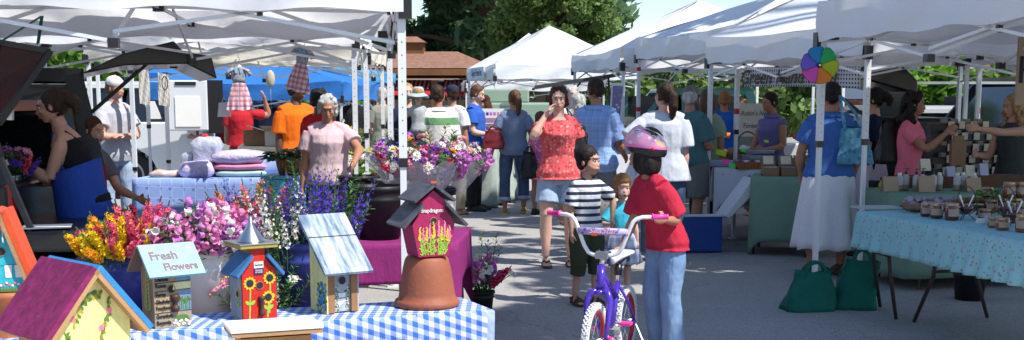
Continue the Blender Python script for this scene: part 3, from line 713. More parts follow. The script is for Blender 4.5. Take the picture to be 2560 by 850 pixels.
HAIR = {'black': hair_mat('black', (.008, .006, .006), (.022, .016, .014)), 'dark': hair_mat('dark_brown', (.022, .011, .007), (.05, .026, .015)),
        'brown': hair_mat('brown', (.07, .032, .016), (.13, .065, .03)), 'blond': hair_mat('blond', (.26, .15, .06), (.42, .27, .12)),
        'grey': hair_mat('grey', (.26, .26, .26), (.5, .5, .49)), 'auburn': hair_mat('auburn', (.05, .018, .01), (.10, .035, .018)),
        'ginger': hair_mat('ginger', (.20, .085, .03), (.34, .16, .06))}
SKIN = {'fair': m_skin, 'tan': m_skin_tan, 'pale': m_skin_pink, 'dark': m_skin_dark}
TB = [(-.075, .052, .040), (-.05, .080, .052), (0, .096, .064), (.04, .088, .060), (.09, .076, .054), (.15, .082, .058), (.21, .092, .064), (.255, .094, .058), (.285, .078, .046), (.305, .048, .036), (.325, .034, .032), (.36, .030, .031)]
def tw(h):
    if h <= TB[0][0]: return TB[0][1:]
    for a, b in zip(TB, TB[1:]):
        if a[0] <= h <= b[0]:
            f = (h - a[0]) / (b[0] - a[0]); return (a[1] + (b[1] - a[1]) * f, a[2] + (b[2] - a[2]) * f)
    return TB[-1][1:]
DOWN = ((.11, .02, -1), (.03, .14, -1)); AKIMBO = ((.75, -.35, -.75), (-.75, .55, -.35)); FWD = ((.12, .35, -.9), (-.05, 1, .1))
BENT = ((.18, .1, -1), (-.35, .9, -.1)); REACH = ((.1, .8, -.5), (0, 1, 0)); CHIN = ((.05, .55, -.85), (-.42, .35, .95)); CROSS = ((.2, .35, -.9), (-1, .35, .05))
HANDHEAD = ((.7, .6, -.1), (-.2, -.3, 1)); LOWFWD = ((.15, .25, -1), (-.05, .7, -.65))

def person(label, x, y, face, H, skin='fair', hair=('short', 'dark'), shirt=None, pants=None, skirt=None, shoes=None, arms=(DOWN, DOWN),
           legs=(((.05, 0, -1), (0, -.03, -1)), ((.05, 0, -1), (0, -.03, -1))), spine=(0, 0, 1), twist=0, head=(0, 0), hs=1.0, build=1.0, bust=0,
           hat=None, detail=1, z=0, seat=None, glasses=False, group=None, mouth=0, extra=None, shw=.94):
    H *= .965
    t = thing('person', label, 'person', (x, y, z), radians(face), group or 'people at the market'); sk = SKIN[skin]
    vox = {0: .016, 1: .011, 2: .0075}[detail]
    V = Vector; N = 16; up = V((spine[0], -spine[1], spine[2])).normalized()
    tz = Matrix.Rotation(radians(twist), 3, 'Z'); side = (tz @ V((1, 0, 0))); side = (side - up * side.dot(up)).normalized(); fro = up.cross(side) * -1  # fro = local back? computed below
    back = up.cross(side).normalized()      # points to +y (backwards)
    def dv(v, s): return V((s * v[0], -v[1], v[2])).normalized()
    TL, SL = .235 * H, .235 * H
    ext = []
    for (th, sh) in legs: ext.append(-(dv(th, 1).z * TL + dv(sh, 1).z * SL))
    pz = (max(ext) + .048 * H) if seat is None else seat
    pel = V((0, 0, pz + 0.012 * H)); hipz = pz
    def sp(h):
        h *= H
        return (pel + up * h) if h > 0 else pel + V((0, 0, h))
    def axes(h): return (side, back) if h > 0 else (V((1, 0, 0)).lerp(side, .3).normalized(), V((0, 1, 0)))
    def tring(h, kx=1, ky=1, add=0, n=N, bus=None):
        a, bb = tw(h); ax, ay = axes(h); kk = build if h < .28 else (1 + (build - 1) * .4)
        c = sp(h); bu = bust if bus is None else bus
        fr = bu * H * .02 * math.exp(-((h - .205) / .05) ** 2)
        bel = (build - 1) * .05 * H * math.exp(-((h - .06) / .09) ** 2)
        pts = []
        for i in range(n):
            q = 2 * pi * i / n; px_ = (a * H * kk * kx * (shw if h > .18 else 1) + add) * cos(q); py_ = (bb * H * kk * ky + add) * sin(q)
            if sin(q) < 0: py_ -= (fr + bel) * (-sin(q))
            pts.append(c + ax * px_ + ay * py_)
        return pts
    # joints
    J = {}
    for s, nm, arm, leg in ((1, 'l', arms[0], legs[0]), (-1, 'r', arms[1], legs[1])):
        sh = sp(.262) + side * (s * .094 * H * shw * (1 + (build - 1) * .5))
        if arm[0] == 'ik':
            T = Matrix.Rotation(-radians(face), 3, 'Z') @ (V(arm[1]) - V((x, y, z))); l1 = .168 * H; l2 = .185 * H
            dd = T - sh; dl = min(dd.length, (l1 + l2) * .995); dd.normalize(); ca = (l1 * l1 + dl * dl - l2 * l2) / (2 * l1 * dl); ca = max(-1, min(1, ca))
            pole = dv(arm[2] if len(arm) > 2 and arm[2] else (.5, -.3, -1), s); pole = (pole - dd * pole.dot(dd)).normalized()
            ud = (dd * ca + pole * sqrt(1 - ca * ca)).normalized(); fd = (sh + dd * dl - (sh + ud * l1)).normalized(); arm = (ud, fd)
        else:
            ud = dv(arm[0], s); fd = dv(arm[1], s)
            if twist: ud = tz @ ud; fd = tz @ fd
        el = sh + ud * .168 * H; wr = el + fd * .145 * H; hd = dv(arm[2], s) if (len(arm) > 2 and not isinstance(arm[0], Vector)) else fd
        hp = V((s * .052 * H * build, 0, hipz)); kn = hp + dv(leg[0], s) * TL; an = kn + dv(leg[1], s) * SL
        J[nm] = (sh, el, wr, hd, hp, kn, an, s)
    # body
    b = MB(); hw = build ** .5
    b.loft([tring(h) for h in (-.075, -.05, -.02, 0, .04, .09, .15, .21, .255, .285, .305, .325)])
    for s in (-1, 1): b.tube([sp(.315) + side * s * .01 * H, sp(.285) + side * s * .05 * H, sp(.262) + side * s * .09 * H * shw], [.021 * H, .022 * H, .021 * H], 10)
    hc = sp(.333) + V((0, 0, 0)); hy, hpch = head
    HM = Matrix.Rotation(radians(hy), 3, 'Z') @ Matrix.Rotation(radians(-hpch), 3, 'X'); q = H * hs
    hcen = hc + up * (.012 * H) + HM @ V((0, -.012 * q, .062 * q))
    b.tube([sp(.27), sp(.31), hcen - HM @ V((0, -.012 * q, .045 * q))], [.036 * H * hw, .031 * H * hw, .029 * H], 12)
    def hp_(v): return hcen + HM @ (V(v) * q)
    E = lambda c, r, n=12, m=8: b.ell(hp_(c), tuple(k * q for k in r), n, m, M=HM)
    E((0, .010, .016), (.0425, .052, .050), 16, 12); E((0, -.014, -.018), (.0355, .034, .038)); E((0, -.026, -.047), (.018, .018, .014))
    E((0, -.020, -.030), (.030, .026, .026))
    kd = max(0, min(1, (hs - 1) / .3)); nz = -.0565 + .006 * kd; nw = 1 - .25 * kd
    b.tube([hp_((0, -.044, .008 - .006 * kd)), hp_((0, -.051 + .005 * kd, -.006)), hp_((0, nz, -.016)), hp_((0, -.048, -.022))], [.0045 * q * nw, .006 * q * nw, .0082 * q * nw, .007 * q * nw], 8)
    if kd: 
        for s in (-1, 1): E((s * .020, -.026, -.024), (.017, .018, .018))
        E((0, .012, .024), (.0455, .054, .050), 16, 12)
    for s in (-1, 1): E((s * .043, .008, -.004), (.006, .011, .018)); E((s * .019, -.036, -.010), (.012, .010, .010))
    E((0, -.040, .020), (.028, .010, .006)); E((0, -.047, -.033), (.014, .007, .007))
    for nm in 'lr':
        sh, el, wr, hd, hp, kn, an, s = J[nm]
        b.tube([sh - (el - sh) * .02, sh.lerp(el, .15), sh.lerp(el, .5), el.lerp(sh, .05)], [.020 * H, .029 * H * hw, .027 * H * hw, .022 * H * hw], 12)
        b.tube([el.lerp(sh, .06), el.lerp(wr, .25), el.lerp(wr, .65), wr], [.0225 * H * hw, .0245 * H * hw, .019 * H, .0145 * H], 12)
        if seat is None or True:
            lg = .80 if (pants and pants.get('len', 1) > .6) else 1.0; lt = .84 if pants else 1.0
            b.tube([hp + V((0, 0, .0 * H)), hp.lerp(kn, .3), hp.lerp(kn, .7), kn], [.044 * H * hw * lt, .048 * H * hw * lt, .040 * H * hw * (lg + 1) / 2, .034 * H * hw * lg], 14)
            cb = V((0, .012 * H, 0))
            b.tube([kn.lerp(hp, .04), kn.lerp(an, .15) + cb * .6, kn.lerp(an, .35) + cb, kn.lerp(an, .7) + cb * .3, an], [.033 * H * hw * lg, .033 * H * hw * lg, .0345 * H * hw * lg, .025 * H * hw, .020 * H], 12)
            b.ell(an + V((0, .010 * H, -.026 * H)), (.021 * H, .028 * H, .022 * H)); b.ell(an + V((0, -.040 * H, -.033 * H)), (.024 * H, .058 * H, .016 * H), 14, 8)
            b.ell(an + V((0, -.082 * H, -.036 * H)), (.025 * H, .026 * H, .012 * H))
            for k in range(5): b.ell(an + V((s * (-.018 + .0095 * k) * H, (-.108 + .004 * k) * H, -.038 * H)), (.0052 * H, .012 * H, .008 * H), 8, 6)
        # hand
        pn = V((-s, 0, 0)) if abs(hd.x) < .8 else V((0, 0, -1)); pn = (pn - hd * pn.dot(hd)).normalized(); wv = hd.cross(pn).normalized()
        ref = V((0, -1, .4));
        if wv.dot(ref) < 0: wv = -wv
        pc = wr + hd * .030 * H
        R = Matrix((wv, hd, pn)).transposed(); b.ell(pc, (.023 * H, .033 * H, .010 * H), 12, 8, M=R); b.tube([wr - hd * .01 * H, wr + hd * .02 * H], [.0145 * H, .017 * H], 10)
        for k, (o, ln) in enumerate(((.0175, .040), (.0062, .045), (-.0055, .042), (-.0165, .034))):
            p0 = wr + hd * .045 * H + wv * o * H; p1 = p0 + (hd + pn * .25).normalized() * ln * .5 * H; p2 = p1 + (hd * .8 + pn * .75).normalized() * ln * .45 * H
            b.tube([p0 - hd * .01 * H, p0, p1, p2], [.0058 * H, .0056 * H, .0051 * H, .004 * H], 8)
        p0 = wr + hd * .015 * H + wv * .015 * H; b.tube([p0, p0 + (wv + hd * .6 + pn * .3).normalized() * .022 * H, p0 + (wv * .55 + hd + pn * .5).normalized() * .042 * H], [.009 * H, .0065 * H, .0048 * H], 8)
    body = b.build('body', sk, t); remesh(body, vox, 2, smf=.4)
    # face
    for s in (-1, 1):
        b = MB(); b.ell(hp_((s * .0165, -.0395, .004)), (.0070 * q, .006 * q, .0038 * q), 10, 6, 0, M=HM); b.ell(hp_((s * .0165, -.0435, .0038)), (.0044 * q, .0036 * q, .0040 * q), 8, 6, 1, M=HM)
        b.build('eye', [m_eyew, m_iris], t, True)
        b = MB(); b.tube([hp_((s * .007, -.0475, .0135)), hp_((s * .0165, -.0485, .0165)), hp_((s * .027, -.042, .0135))], [.0009 * q, .0014 * q, .0007 * q], 6); b.build('eyebrow', HAIR[hair[1]] if hair[1] != 'grey' else m_brow, t)
    b = MB()
    if mouth: b.ell(hp_((0, -.0500, -.0345)), (.0085 * q, .004 * q, .008 * q), 10, 6, 0, M=HM); b.ell(hp_((0, -.0522, -.0345)), (.0055 * q, .003 * q, .0052 * q), 10, 6, 1, M=HM)
    else:
        b.tube([hp_((-.013, -.0475, -.0325)), hp_((-.004, -.0530, -.0315)), hp_((.004, -.0530, -.0315)), hp_((.013, -.0475, -.0325))], [.001 * q, .0028 * q, .0028 * q, .001 * q], 6)
        b.tube([hp_((-.011, -.0480, -.0355)), hp_((0, -.0540, -.0372)), hp_((.011, -.0480, -.0355))], [.001 * q, .0034 * q, .001 * q], 6)
    b.build('mouth', [m_lip, m_ink], t, True)
    if glasses:
        b = MB()
        for s in (-1, 1):
            c = [hp_((s * (.0175 + .0125 * cos(a)), -.052, .003 + .0085 * sin(a))) for a in [2 * pi * i / 12 for i in range(13)]]; b.tube(c, .0011 * q, 5, cap=False)
            b.tube([hp_((s * .030, -.050, .006)), hp_((s * .045, -.005, .006))], .0013 * q, 5)
        b.tube([hp_((-.005, -.053, .005)), hp_((.005, -.053, .005))], .001 * q, 5); b.build('glasses', m_blackplastic, t)
    # hair
    st, hcol = hair; hm = HAIR[hcol]; b = MB()
    HE = lambda c, r, n=14, m=10: b.ell(hp_(c), tuple(k * q for k in r), n, m, M=HM)
    dsp, dsc = .008, .02
    if st != 'bald':
        HE((0, .017, .024), (.0470 + .002 * kd, .0540 + .002 * kd, .0500 + .002 * kd), 18, 12)
        for s in (-1, 1): HE((s * .036, .020, .000), (.012, .034, .030))
        HE((0, .044, -.008), (.032, .022, .034))
    rr = random.Random(hash(label) & 0xffff if False else len(label) * 7 + int(abs(x) * 100))
    if st == 'short': dsp = .004
    if kd and st != 'bald': HE((0, .018, .030), (.0525, .0585, .0540), 18, 12)
    if st == 'ponytail':
        HE((0, .030, .030), (.047, .050, .048)); HE((0, .068, .012), (.018, .018, .018))
        b.tube([hp_((0, .07, .02)), hp_((.004, .098, .0)), hp_((.006, .100, -.06)), hp_((.0, .084, -.115)), hp_((0, .078, -.14))], [.018 * q, .026 * q, .028 * q, .017 * q, .004 * q], 12)
    if st == 'bun':
        HE((0, .030, .030), (.048, .050, .048)); HE((0, .078, .012), (.032, .026, .034)); b.tube([hp_((0, .08, .03)), hp_((0, .105, -.01)), hp_((0, .09, -.05))], [.02 * q, .024 * q, .012 * q], 10)
    if st == 'bob':
        for s in (-1, 1): HE((s * .040, .006, -.030), (.015, .034, .050)); HE((s * .030, .030, -.040), (.022, .028, .044))
        HE((0, .044, -.030), (.040, .024, .052)); HE((0, -.026, .048), (.032, .016, .014)); dsp = .004
    if st == 'long':
        for s in (-1, 1): HE((s * .038, .012, -.04), (.015, .030, .06))
        HE((0, .046, -.04), (.042, .026, .075)); HE((0, .052, -.10), (.036, .020, .05))
    if st == 'fringe':
        for s in (-1, 1): HE((s * .041, .004, -.022), (.012, .030, .042))
        HE((0, -.024, .044), (.035, .022, .018)); HE((0, .04, -.03), (.036, .02, .045))
    if st in ('curly', 'bigcurly'):
        k0, k1, cnt, lo = (.050, .0115, 90, -.040) if st == 'curly' else (.064, .017, 130, -.115)
        for i in range(cnt):
            a = rr.uniform(-2.35, 2.35); zf = rr.uniform(lo, .062)
            rad = k0 * sqrt(max(.25, 1 - max(0, zf / .075) ** 2)); c = (sin(a) * rad * .95, cos(a) * rad * .95 + .010, zf + .005)
            if c[1] < -.012 and zf < .03: continue
            HE(c, (k1 * rr.uniform(.7, 1.15),) * 3, 8, 6)
        dsp = .009
    if st == 'blondcurl':
        for i in range(60):
            s = rr.choice((-1, 1)); HE((s * rr.uniform(.034, .062), rr.uniform(-.02, .045), rr.uniform(-.14, .02)), (.014, .014, .02), 8, 6)
        for i in range(20): HE((rr.uniform(-.04, .04), rr.uniform(.03, .07), rr.uniform(-.13, .03)), (.016, .014, .02), 8, 6)
        dsp = .012
    if st != 'bald': ho = b.build('hair', hm, t); remesh(ho, max(.007, vox * .8), 1, dsp * (1.4 if detail else 1.8), dsc)
    # hats
    if hat:
        kind, hmt = hat; b = MB()
        if kind in ('cap', 'capback'):
            s = -1 if kind == 'cap' else 1
            b.ell(hp_((0, .012, .034)), (.050 * q, .057 * q, .044 * q), 18, 10, M=HM)
            pts = [hp_((.036 * cos(a), .012 + s * (.044 + .052 * sin(a)), .026 - .010 * sin(a))) for a in [pi * i / 8 for i in range(9)]]
            b.slab(pts, HM @ V((0, 0, 1)), .004)
            b.ell(hp_((0, .012, .079)), .004 * q, 6, 4, M=HM)
        if kind == 'sunhat':
            rs = [(.001, .085), (.036, .082), (.050, .062), (.052, .030), (.075, .012), (.098, -.006), (.100, -.012), (.074, .006), (.050, .022), (.04, .03)]
            b.loft([[hp_((r * cos(a), r * sin(a) + .010, z + (.006 * sin(3 * a) if r > .06 else 0))) for a in [2 * pi * i / 24 for i in range(24)]] for r, z in rs], cap=True)
        if kind == 'straw':
            rs = [(.001, .078), (.040, .075), (.050, .05), (.052, .028), (.090, .018), (.092, .012), (.05, .02)]
            b.loft([[hp_((r * cos(a), r * sin(a) + .010, z)) for a in [2 * pi * i / 24 for i in range(24)]] for r, z in rs], cap=True)
        if kind != 'helmet': b.build('cap' if 'cap' in kind else 'sun_hat', hmt, t, True)
        else:
            m1, m2 = hmt
            def hring(z, rx, ry, cy, n=28): return [hp_((rx * .95 * cos(2 * pi * i / n), cy + ry * .95 * sin(2 * pi * i / n), z * .96 - .016 * sin(2 * pi * i / n))) for i in range(n)]
            b.loft([hring(z, r, r2, cy) for z, r, r2, cy in ((.012, .056, .076, .014), (.030, .060, .082, .014), (.050, .058, .079, .014), (.070, .049, .066, .014), (.086, .034, .046, .014), (.095, .014, .02, .014))], 0)
            hl = b.build('helmet', [m1], t, True)
            b = MB(); b.loft([hring(z, r, r2, cy) for z, r, r2, cy in ((-.006, .050, .068, .018), (.004, .059, .079, .016), (.024, .0615, .084, .014))], 0, cap=False)
            b.build('helmet_foam', m2, hl, True)
            b = MB(); b.loft([hring(z, r, r2, cy) for z, r, r2, cy in ((.020, .0605, .083, .014), (.026, .0625, .0855, .014), (.032, .0612, .083, .014))], 0, cap=False)
            b.build('helmet_rim', mat('helmet_pink', (.72, .16, .42), rough=.3), hl, True)
            for k in (-1.5, -.5, .5, 1.5):
                b = MB(); xk = k * .019
                zt_ = lambda yy: .0125 + .083 * sqrt(max(.02, 1 - (xk / .0605) ** 2 - (yy / .082) ** 2)) ** .92
                for y0_ in (-.034, .034):
                    b.tube([hp_((xk * (1 + .15 * abs(f)), .014 + y0_ + f * .026, zt_(y0_ + f * .026))) for f in (-1, -.4, .4, 1)], [.001 * q, .0038 * q, .0038 * q, .001 * q], 8); b.build('helmet_vent', m_blackplastic, hl, True)
            b = MB()
            for s_ in (-1, 1): b.ell(hp_((s_ * .052, .062, .012)), (.006 * q,) * 3, 8, 6, M=HM)
            b.build('helmet_light', mat('reflector_red', (.6, .02, .02), rough=.3), hl, True)
            b = MB()
            for s_ in (-1, 1): b.tube([hp_((s_ * .05, -.0, .012)), hp_((s_ * .043, -.012, -.03)), hp_((s_ * .012, -.028, -.062))], .0028 * q, 6)
            b.build('chin_strap', m_blackplastic, hl)
    # shirt
    if shirt:
        s_of = {'l': 1, 'r': -1}; sm = shirt['m']; lo = shirt.get('loose', .008) ; hem = shirt.get('hem', -.03); sl = shirt.get('sleeve', .6); nk = shirt.get('neck', 'crew')
        b = MB(); hs_ = [hem, hem + .012, 0, .04, .09, .15, .21, .255]
        hs_ = [h for h in hs_ if h >= hem]
        if nk == 'crew': hs_ += [.285, .302, .312]
        elif nk == 'scoop': hs_ += [.280, .290]
        rings = []
        for h in hs_:
            flare = 1 + shirt.get('flare', .06) * max(0, (.06 - h) / .1)
            add = lo * (1.0 if h < .2 else (.7 if h < .26 else .35))
            rings.append([p for p in tring(max(h, -.05) if h < -.05 else h, flare, flare, add)] if h >= -.05 else [p + V((0, 0, (h + .05) * H)) for p in tring(-.03, flare * 1.18, flare * 1.2, add)])
        b.loft(rings)
        if nk == 'tank':
            for s in (-1, 1):
                b.tube([sp(.225) + side * s * .055 * H - back * .050 * H, sp(.285) + side * s * .058 * H - back * .02 * H, sp(.292) + side * s * .052 * H + back * .02 * H, sp(.225) + side * s * .045 * H + back * .058 * H], .011 * H, 8, flat=.6)
        if nk != 'tank' and sl >= 0:
            for nm in 'lr':
                sh, el, wr, *_ = J[nm]; rad = .0325 * H * hw + lo * .85
                if sl <= .05: b.ell(sh, (.034 * H,) * 3, 10, 8); continue
                e1 = sh.lerp(el, min(sl, 1)); pts = [sh - (el - sh) * .06, sh.lerp(el, .2), e1]; rd = [rad * .8, rad, rad * shirt.get('cuff', 1.1)]
                if sl > 1: pts += [el.lerp(wr, min(1, (sl - 1)))]; rd[2] = rad * .8; rd += [rad * .66]
                b.tube(pts, rd, 14); 
                b.tube([sp(.305) + side * s_of[nm] * .012 * H, sp(.286) + side * s_of[nm] * .05 * H, sh], [.026 * H, .032 * H * hw + lo * .5, rad * .95], 10)
        so = b.build(shirt.get('name', 'shirt'), sm, t); remesh(so, vox, 3, .014 if detail else .008, .13 if H > 1.3 else .09, smf=.5)
        if shirt.get('collar'):
            b = MB(); rg = [[p for p in tring(h, k, k, .002)] for h, k in ((.300, 1.12), (.325, 1.2), (.318, 1.38), (.300, 1.3))]; b.loft(rg, cap=False); b.build('collar', sm, so, True)
    if pants:
        pm = pants['m']; lo = pants.get('loose', .008); ln = pants.get('len', 1.0); fl = pants.get('flare', 1.0); top = pants.get('top', .05)
        b = MB(); b.loft([tring(h, 1, 1, lo * (1 if h < -.04 else .3), bus=0) for h in (-.07, -.05, -.02, 0, min(top, .03) if shirt and not skirt else top)])
        if shirt and shirt.get('hem', -.03) < .0: pass
        for nm in 'lr':
            sh, el, wr, hd, hp, kn, an, s = J[nm]
            if ln <= .5: end = hp.lerp(kn, ln * 2); b.tube([hp + V((0, 0, .02 * H)), hp.lerp(end, .5), end], [.052 * H * hw + lo, .052 * H * hw + lo, (.050 * H * hw + lo) * fl], 16)
            else:
                end = kn.lerp(an, (ln - .5) * 2); r0 = .052 * H * hw + lo
                b.tube([hp + V((0, 0, .0 * H)), hp.lerp(kn, .35), hp.lerp(kn, .8), kn, kn.lerp(end, .5), end], [r0 * .93, r0 * .98, r0 * .84, r0 * .76, r0 * .70 * (1 + (fl - 1) * .4), r0 * .68 * fl], 16)
        po = b.build(pants.get('name', 'trousers'), pm, t); remesh(po, vox, 3, .012 if detail else .006, .13 if H > 1.3 else .09)
        if pants.get('cuffs'):
            for nm in 'lr':
                kn, an = J[nm][5], J[nm][6]; e = kn.lerp(an, (ln - .5) * 2); d = (an - kn).normalized(); b = MB(); r_ = (.052 * H * hw + lo) * .74 * fl
                b.tube([e - d * .035, e + d * .012], [r_, r_ * 1.03], 16, cap=True); b.build('cuff', pants['cuffs'], po, True)
    if skirt:
        b = MB(); n = 64; L = skirt['len'] * H; rows = []; fl = skirt.get('flare', .5); fo = skirt.get('folds', 9); am = skirt.get('amp', .035)
        for k in range(13):
            f = k / 12; zt = pel.z + .055 * H - f * L; row = []
            for i in range(n):
                a = 2 * pi * i / n; w = .86 + .14 * min(1, f * 9) + fl * f ** .8; ax_ = (.090 * H * build + .008) * w; ay_ = (.062 * H * build + .01) * (w + .25 * f)
                k2 = 1 + am * f * 3 * sin(fo * a + 1.3 * sin(2 * a) + 1) ; row.append(V((ax_ * k2 * cos(a), ay_ * k2 * sin(a), zt + .01 * f * sin(fo * a))))
            rows.append(row)
        b.loft(rows, cap=False); so = b.build('skirt', skirt['m'], t, True, recalc=False); q_ = so.modifiers.new('thick', 'SOLIDIFY'); q_.thickness = .004
    if shoes:
        sm, kind = shoes
        for nm in 'lr':
            an = J[nm][6]; s = J[nm][7]; b = MB(); zs = an.z - .048 * H
            outl = [(.0, .040), (.024, .034), (.026, 0), (.029, -.05), (.031, -.085), (.022, -.118), (0, -.126), (-.022, -.116), (-.027, -.085), (-.024, -.05), (-.023, 0), (-.022, .034)]
            pts = [V((an.x + s * px_ * -1 * H * 1.0, an.y + py_ * H, zs)) for px_, py_ in outl]
            if kind == 'shoe':
                rg = []
                for dz, k in ((0, 1.0), (.012, 1.04), (.022, 1.0), (.036, .86), (.046, .66)):
                    rg.append([V((an.x + (p.x - an.x) * k * 1.05, (an.y - .03 * H) + (p.y - an.y + .03 * H) * (k if dz < .03 else k * .9) + (.012 * H if dz > .03 else 0), zs + dz * H)) for p in pts])
                b.loft(rg); b.tube([an + V((0, .004 * H, -.02 * H)), an + V((0, .004 * H, .012 * H))], [.028 * H, .026 * H], 12)
            else:
                b.slab(pts, (0, 0, 1), .011 * H)
                if kind == 'flipflop':
                    for q_ in (-1, 1): b.tube([an + V((q_ * .024 * H, -.03 * H, -.036 * H)), an + V((q_ * .014 * H, -.065 * H, -.012 * H)), an + V((0, -.092 * H, -.02 * H))], .0045 * H, 6)
                else:
                    for yy, zz in ((-.09, -.017), (-.06, -.010), (.0, .004)):
                        b.tube([an + V((.029 * H * cos(a), yy * H, zs - an.z + .012 * H + (zz - (zs - an.z) / H - .008) * H * sin(a))) for a in [pi * i / 8 for i in range(9)]], .009 * H, 6, flat=.5)
                    b.tube([an + V((.028 * H * cos(a), .004 * H + .028 * H * sin(a), -.012 * H)) for a in [pi * i / 8 for i in range(9)]], .008 * H, 6)
            b.build('sandal' if kind != 'shoe' else 'shoe', sm, t, kind == 'shoe')
    if extra: extra(t, dict(J=J, sp=sp, side=side, back=back, up=up, hp=hp_, H=H, tring=tring, HM=HM, q=q, pel=pel))
    return t

def PX(px, d, z=.9): return (xat(px, d, z), d)
def walk(a=.32, b=.32): return (((.05, a, -1), (0, a * .2, -1)), ((.05, -b, -1), (0, -b * 1.4, -1)))
SANDAL = (mat('brown_leather', (.07, .035, .02), rough=.6), 'sandal'); FLIP = (mat('flipflop_brown', (.10, .05, .035), rough=.7), 'flipflop')
BLK = (mat('shoe_black', (.02, .02, .02), rough=.5), 'shoe'); WHT = (mat('shoe_white', (.6, .6, .6), rough=.6), 'shoe')
denim = fabric('denim', (.10, .17, .30), kind='blend', c2=(.16, .25, .40), freq=6); denim_l = fabric('light_denim', (.26, .36, .50), kind='blend', c2=(.38, .47, .58), freq=7)
denim_d = fabric('dark_denim', (.045, .075, .14), kind='blend', c2=(.08, .12, .20), freq=6); khaki = fabric('khaki', (.30, .26, .19)); darkp = fabric('dark_trousers', (.025, .023, .024)); greysh = fabric('grey_shorts', (.14, .15, .14))

P = person
# --- left side
black_top = fabric('black_top', (.012, .012, .014))
def apron(t, k):
    sp, side, back, H, J = k['sp'], k['side'], k['back'], k['H'], k['J']; m = fabric('blue_apron', (.025, .065, .32)); tr = k['tring']; b = MB()
    # skirt part wraps the front and hips
    rows = []
    for j in range(10):
        f = j / 9; row = []
        base = tr(.15 - f * .17, 1.0, 1.0, .052, n=40)
        for i in range(40):
            p = base[i].copy(); p.z -= f * .40 * H; c = k['pel']; p.x = c.x + (p.x - c.x) * (1.08 + .32 * f + .03 * sin(i * 1.3) * f); p.y = c.y + (p.y - c.y) * (1.08 + .35 * f)
            row.append(p)
        rows.append(row)
    b.loft(rows, cap=False); a = b.build('apron', m, t, True, recalc=False); q = a.modifiers.new('thick', 'SOLIDIFY'); q.thickness = .004
    b = MB(); rows = []
    for j in range(6):
        f = j / 5; base = tr(.05 + f * .16, 1.0, 1.0, .018, n=40); lo_, hi_ = 22, 38
        rows.append([base[i] for i in range(lo_ + int(2 * f), hi_ - int(2 * f) if False else hi_)][:16 - 0] if j == 0 else [base[i] for i in range(lo_, hi_)])
    b.loft(rows, cap=False, closed=False); q_ = b.build('apron_bib', m, a, True, recalc=False); q_.modifiers.new('thick', 'SOLIDIFY').thickness = .004
    b = MB(); b.tube([sp(.21) - back * .07 * H + side * .03 * H, sp(.30) - back * .03 * H + side * .035 * H, sp(.318) + back * .04 * H, sp(.30) - back * .03 * H - side * .035 * H, sp(.21) - back * .07 * H - side * .03 * H], .012, 8); b.build('neck_strap', m, a)
    w = J['l'][2]; b = MB(); b.tube([w - J['l'][3] * .012, w + J['l'][3] * .012], .026, 12); b.build('wristwatch', m_blackplastic, t)
P('woman in black camisole and long blue apron leaning into the black vehicle', *PX(232, 7.9), -80, 1.66, 'fair', ('bun', 'dark'), dict(m=black_top, neck='tank', hem=-.01, loose=.006, name='camisole'),
  dict(m=fabric('blue_apron', (.025, .065, .32)), len=1, loose=.03, flare=1.5), arms=(('ik', at(28, 388, 7.75), (.2, -.6, -1)), ('ik', at(84, 462, 7.9), (.3, -.8, -.6))), spine=(0, .36, .93), head=(0, -12), bust=1, detail=2, extra=apron, shoes=BLK, build=1.04)
P('dark haired woman in grey sitting behind the blue apron', *PX(216, 9.3), 60, 1.62, 'fair', ('short', 'auburn'), dict(m=fabric('ash_grey', (.12, .12, .13)), sleeve=.6), dict(m=khaki), arms=(((.1, .5, -1), (0, 1, -.3)), ((.1, .4, -1), (0, 1, -.3))),
  seat=.50, legs=(((.1, 1, -.1), (0, 0, -1)), ((.1, 1, -.1), (0, 0, -1))), shoes=BLK, head=(10, -12), spine=(0, .12, 1), detail=1, z=.12)
P('young man in backwards white cap and grey t-shirt with folded arms', *PX(290, 13.0), 48, 1.80, 'fair', ('short', 'brown'), dict(m=fabric('heather_grey_tee', (.40, .41, .45)), loose=.022, hem=-.045), dict(m=denim_l), arms=(CROSS, CROSS),
  shoes=WHT, hat=('capback', fabric('white_cap', (.62, .60, .58))), head=(22, -8), build=1.05)
P('man in red polo seen from behind with hand to his head, under the hanging dress', *PX(603, 16.6), 185, 1.72, 'tan', ('short', 'dark'), dict(m=fabric('red_polo', (.42, .02, .03)), loose=.015, collar=True), dict(m=khaki, len=.48), arms=(DOWN, HANDHEAD), build=1.15, shoes=WHT)
P('person in light blue top with dark hair by the white truck hatch', *PX(522, 18.2), -60, 1.62, 'tan', ('long', 'black'), dict(m=fabric('sky_top', (.20, .42, .62))), dict(m=denim_d), arms=(BENT, DOWN), detail=0)
P('person in dark red shirt behind the light blue top', *PX(545, 19.4), 160, 1.66, 'tan', ('short', 'black'), dict(m=fabric('maroon_top', (.25, .02, .03))), dict(m=darkp), detail=0)
P('woman with dark curly hair in grey standing by the far blue car', *PX(672, 19.5), -30, 1.58, 'tan', ('curly', 'black'), dict(m=fabric('slate_top', (.08, .10, .13))), dict(m=darkp), detail=0)
P('dark skinned man in orange t-shirt behind the leafy greens', *PX(742, 13.0), 35, 1.78, 'dark', ('short', 'black'), dict(m=fabric('orange_tee', (.72, .14, .01)), loose=.022, sleeve=.75), dict(m=darkp), arms=(LOWFWD, DOWN), build=1.25, head=(30, -5))
P('person in red shirt with black hair behind the grey haired woman', *PX(800, 12.0), 150, 1.66, 'dark', ('curly', 'black'), dict(m=fabric('red_tee', (.50, .012, .015)), loose=.02), dict(m=darkp), build=1.2, arms=(LOWFWD, DOWN))
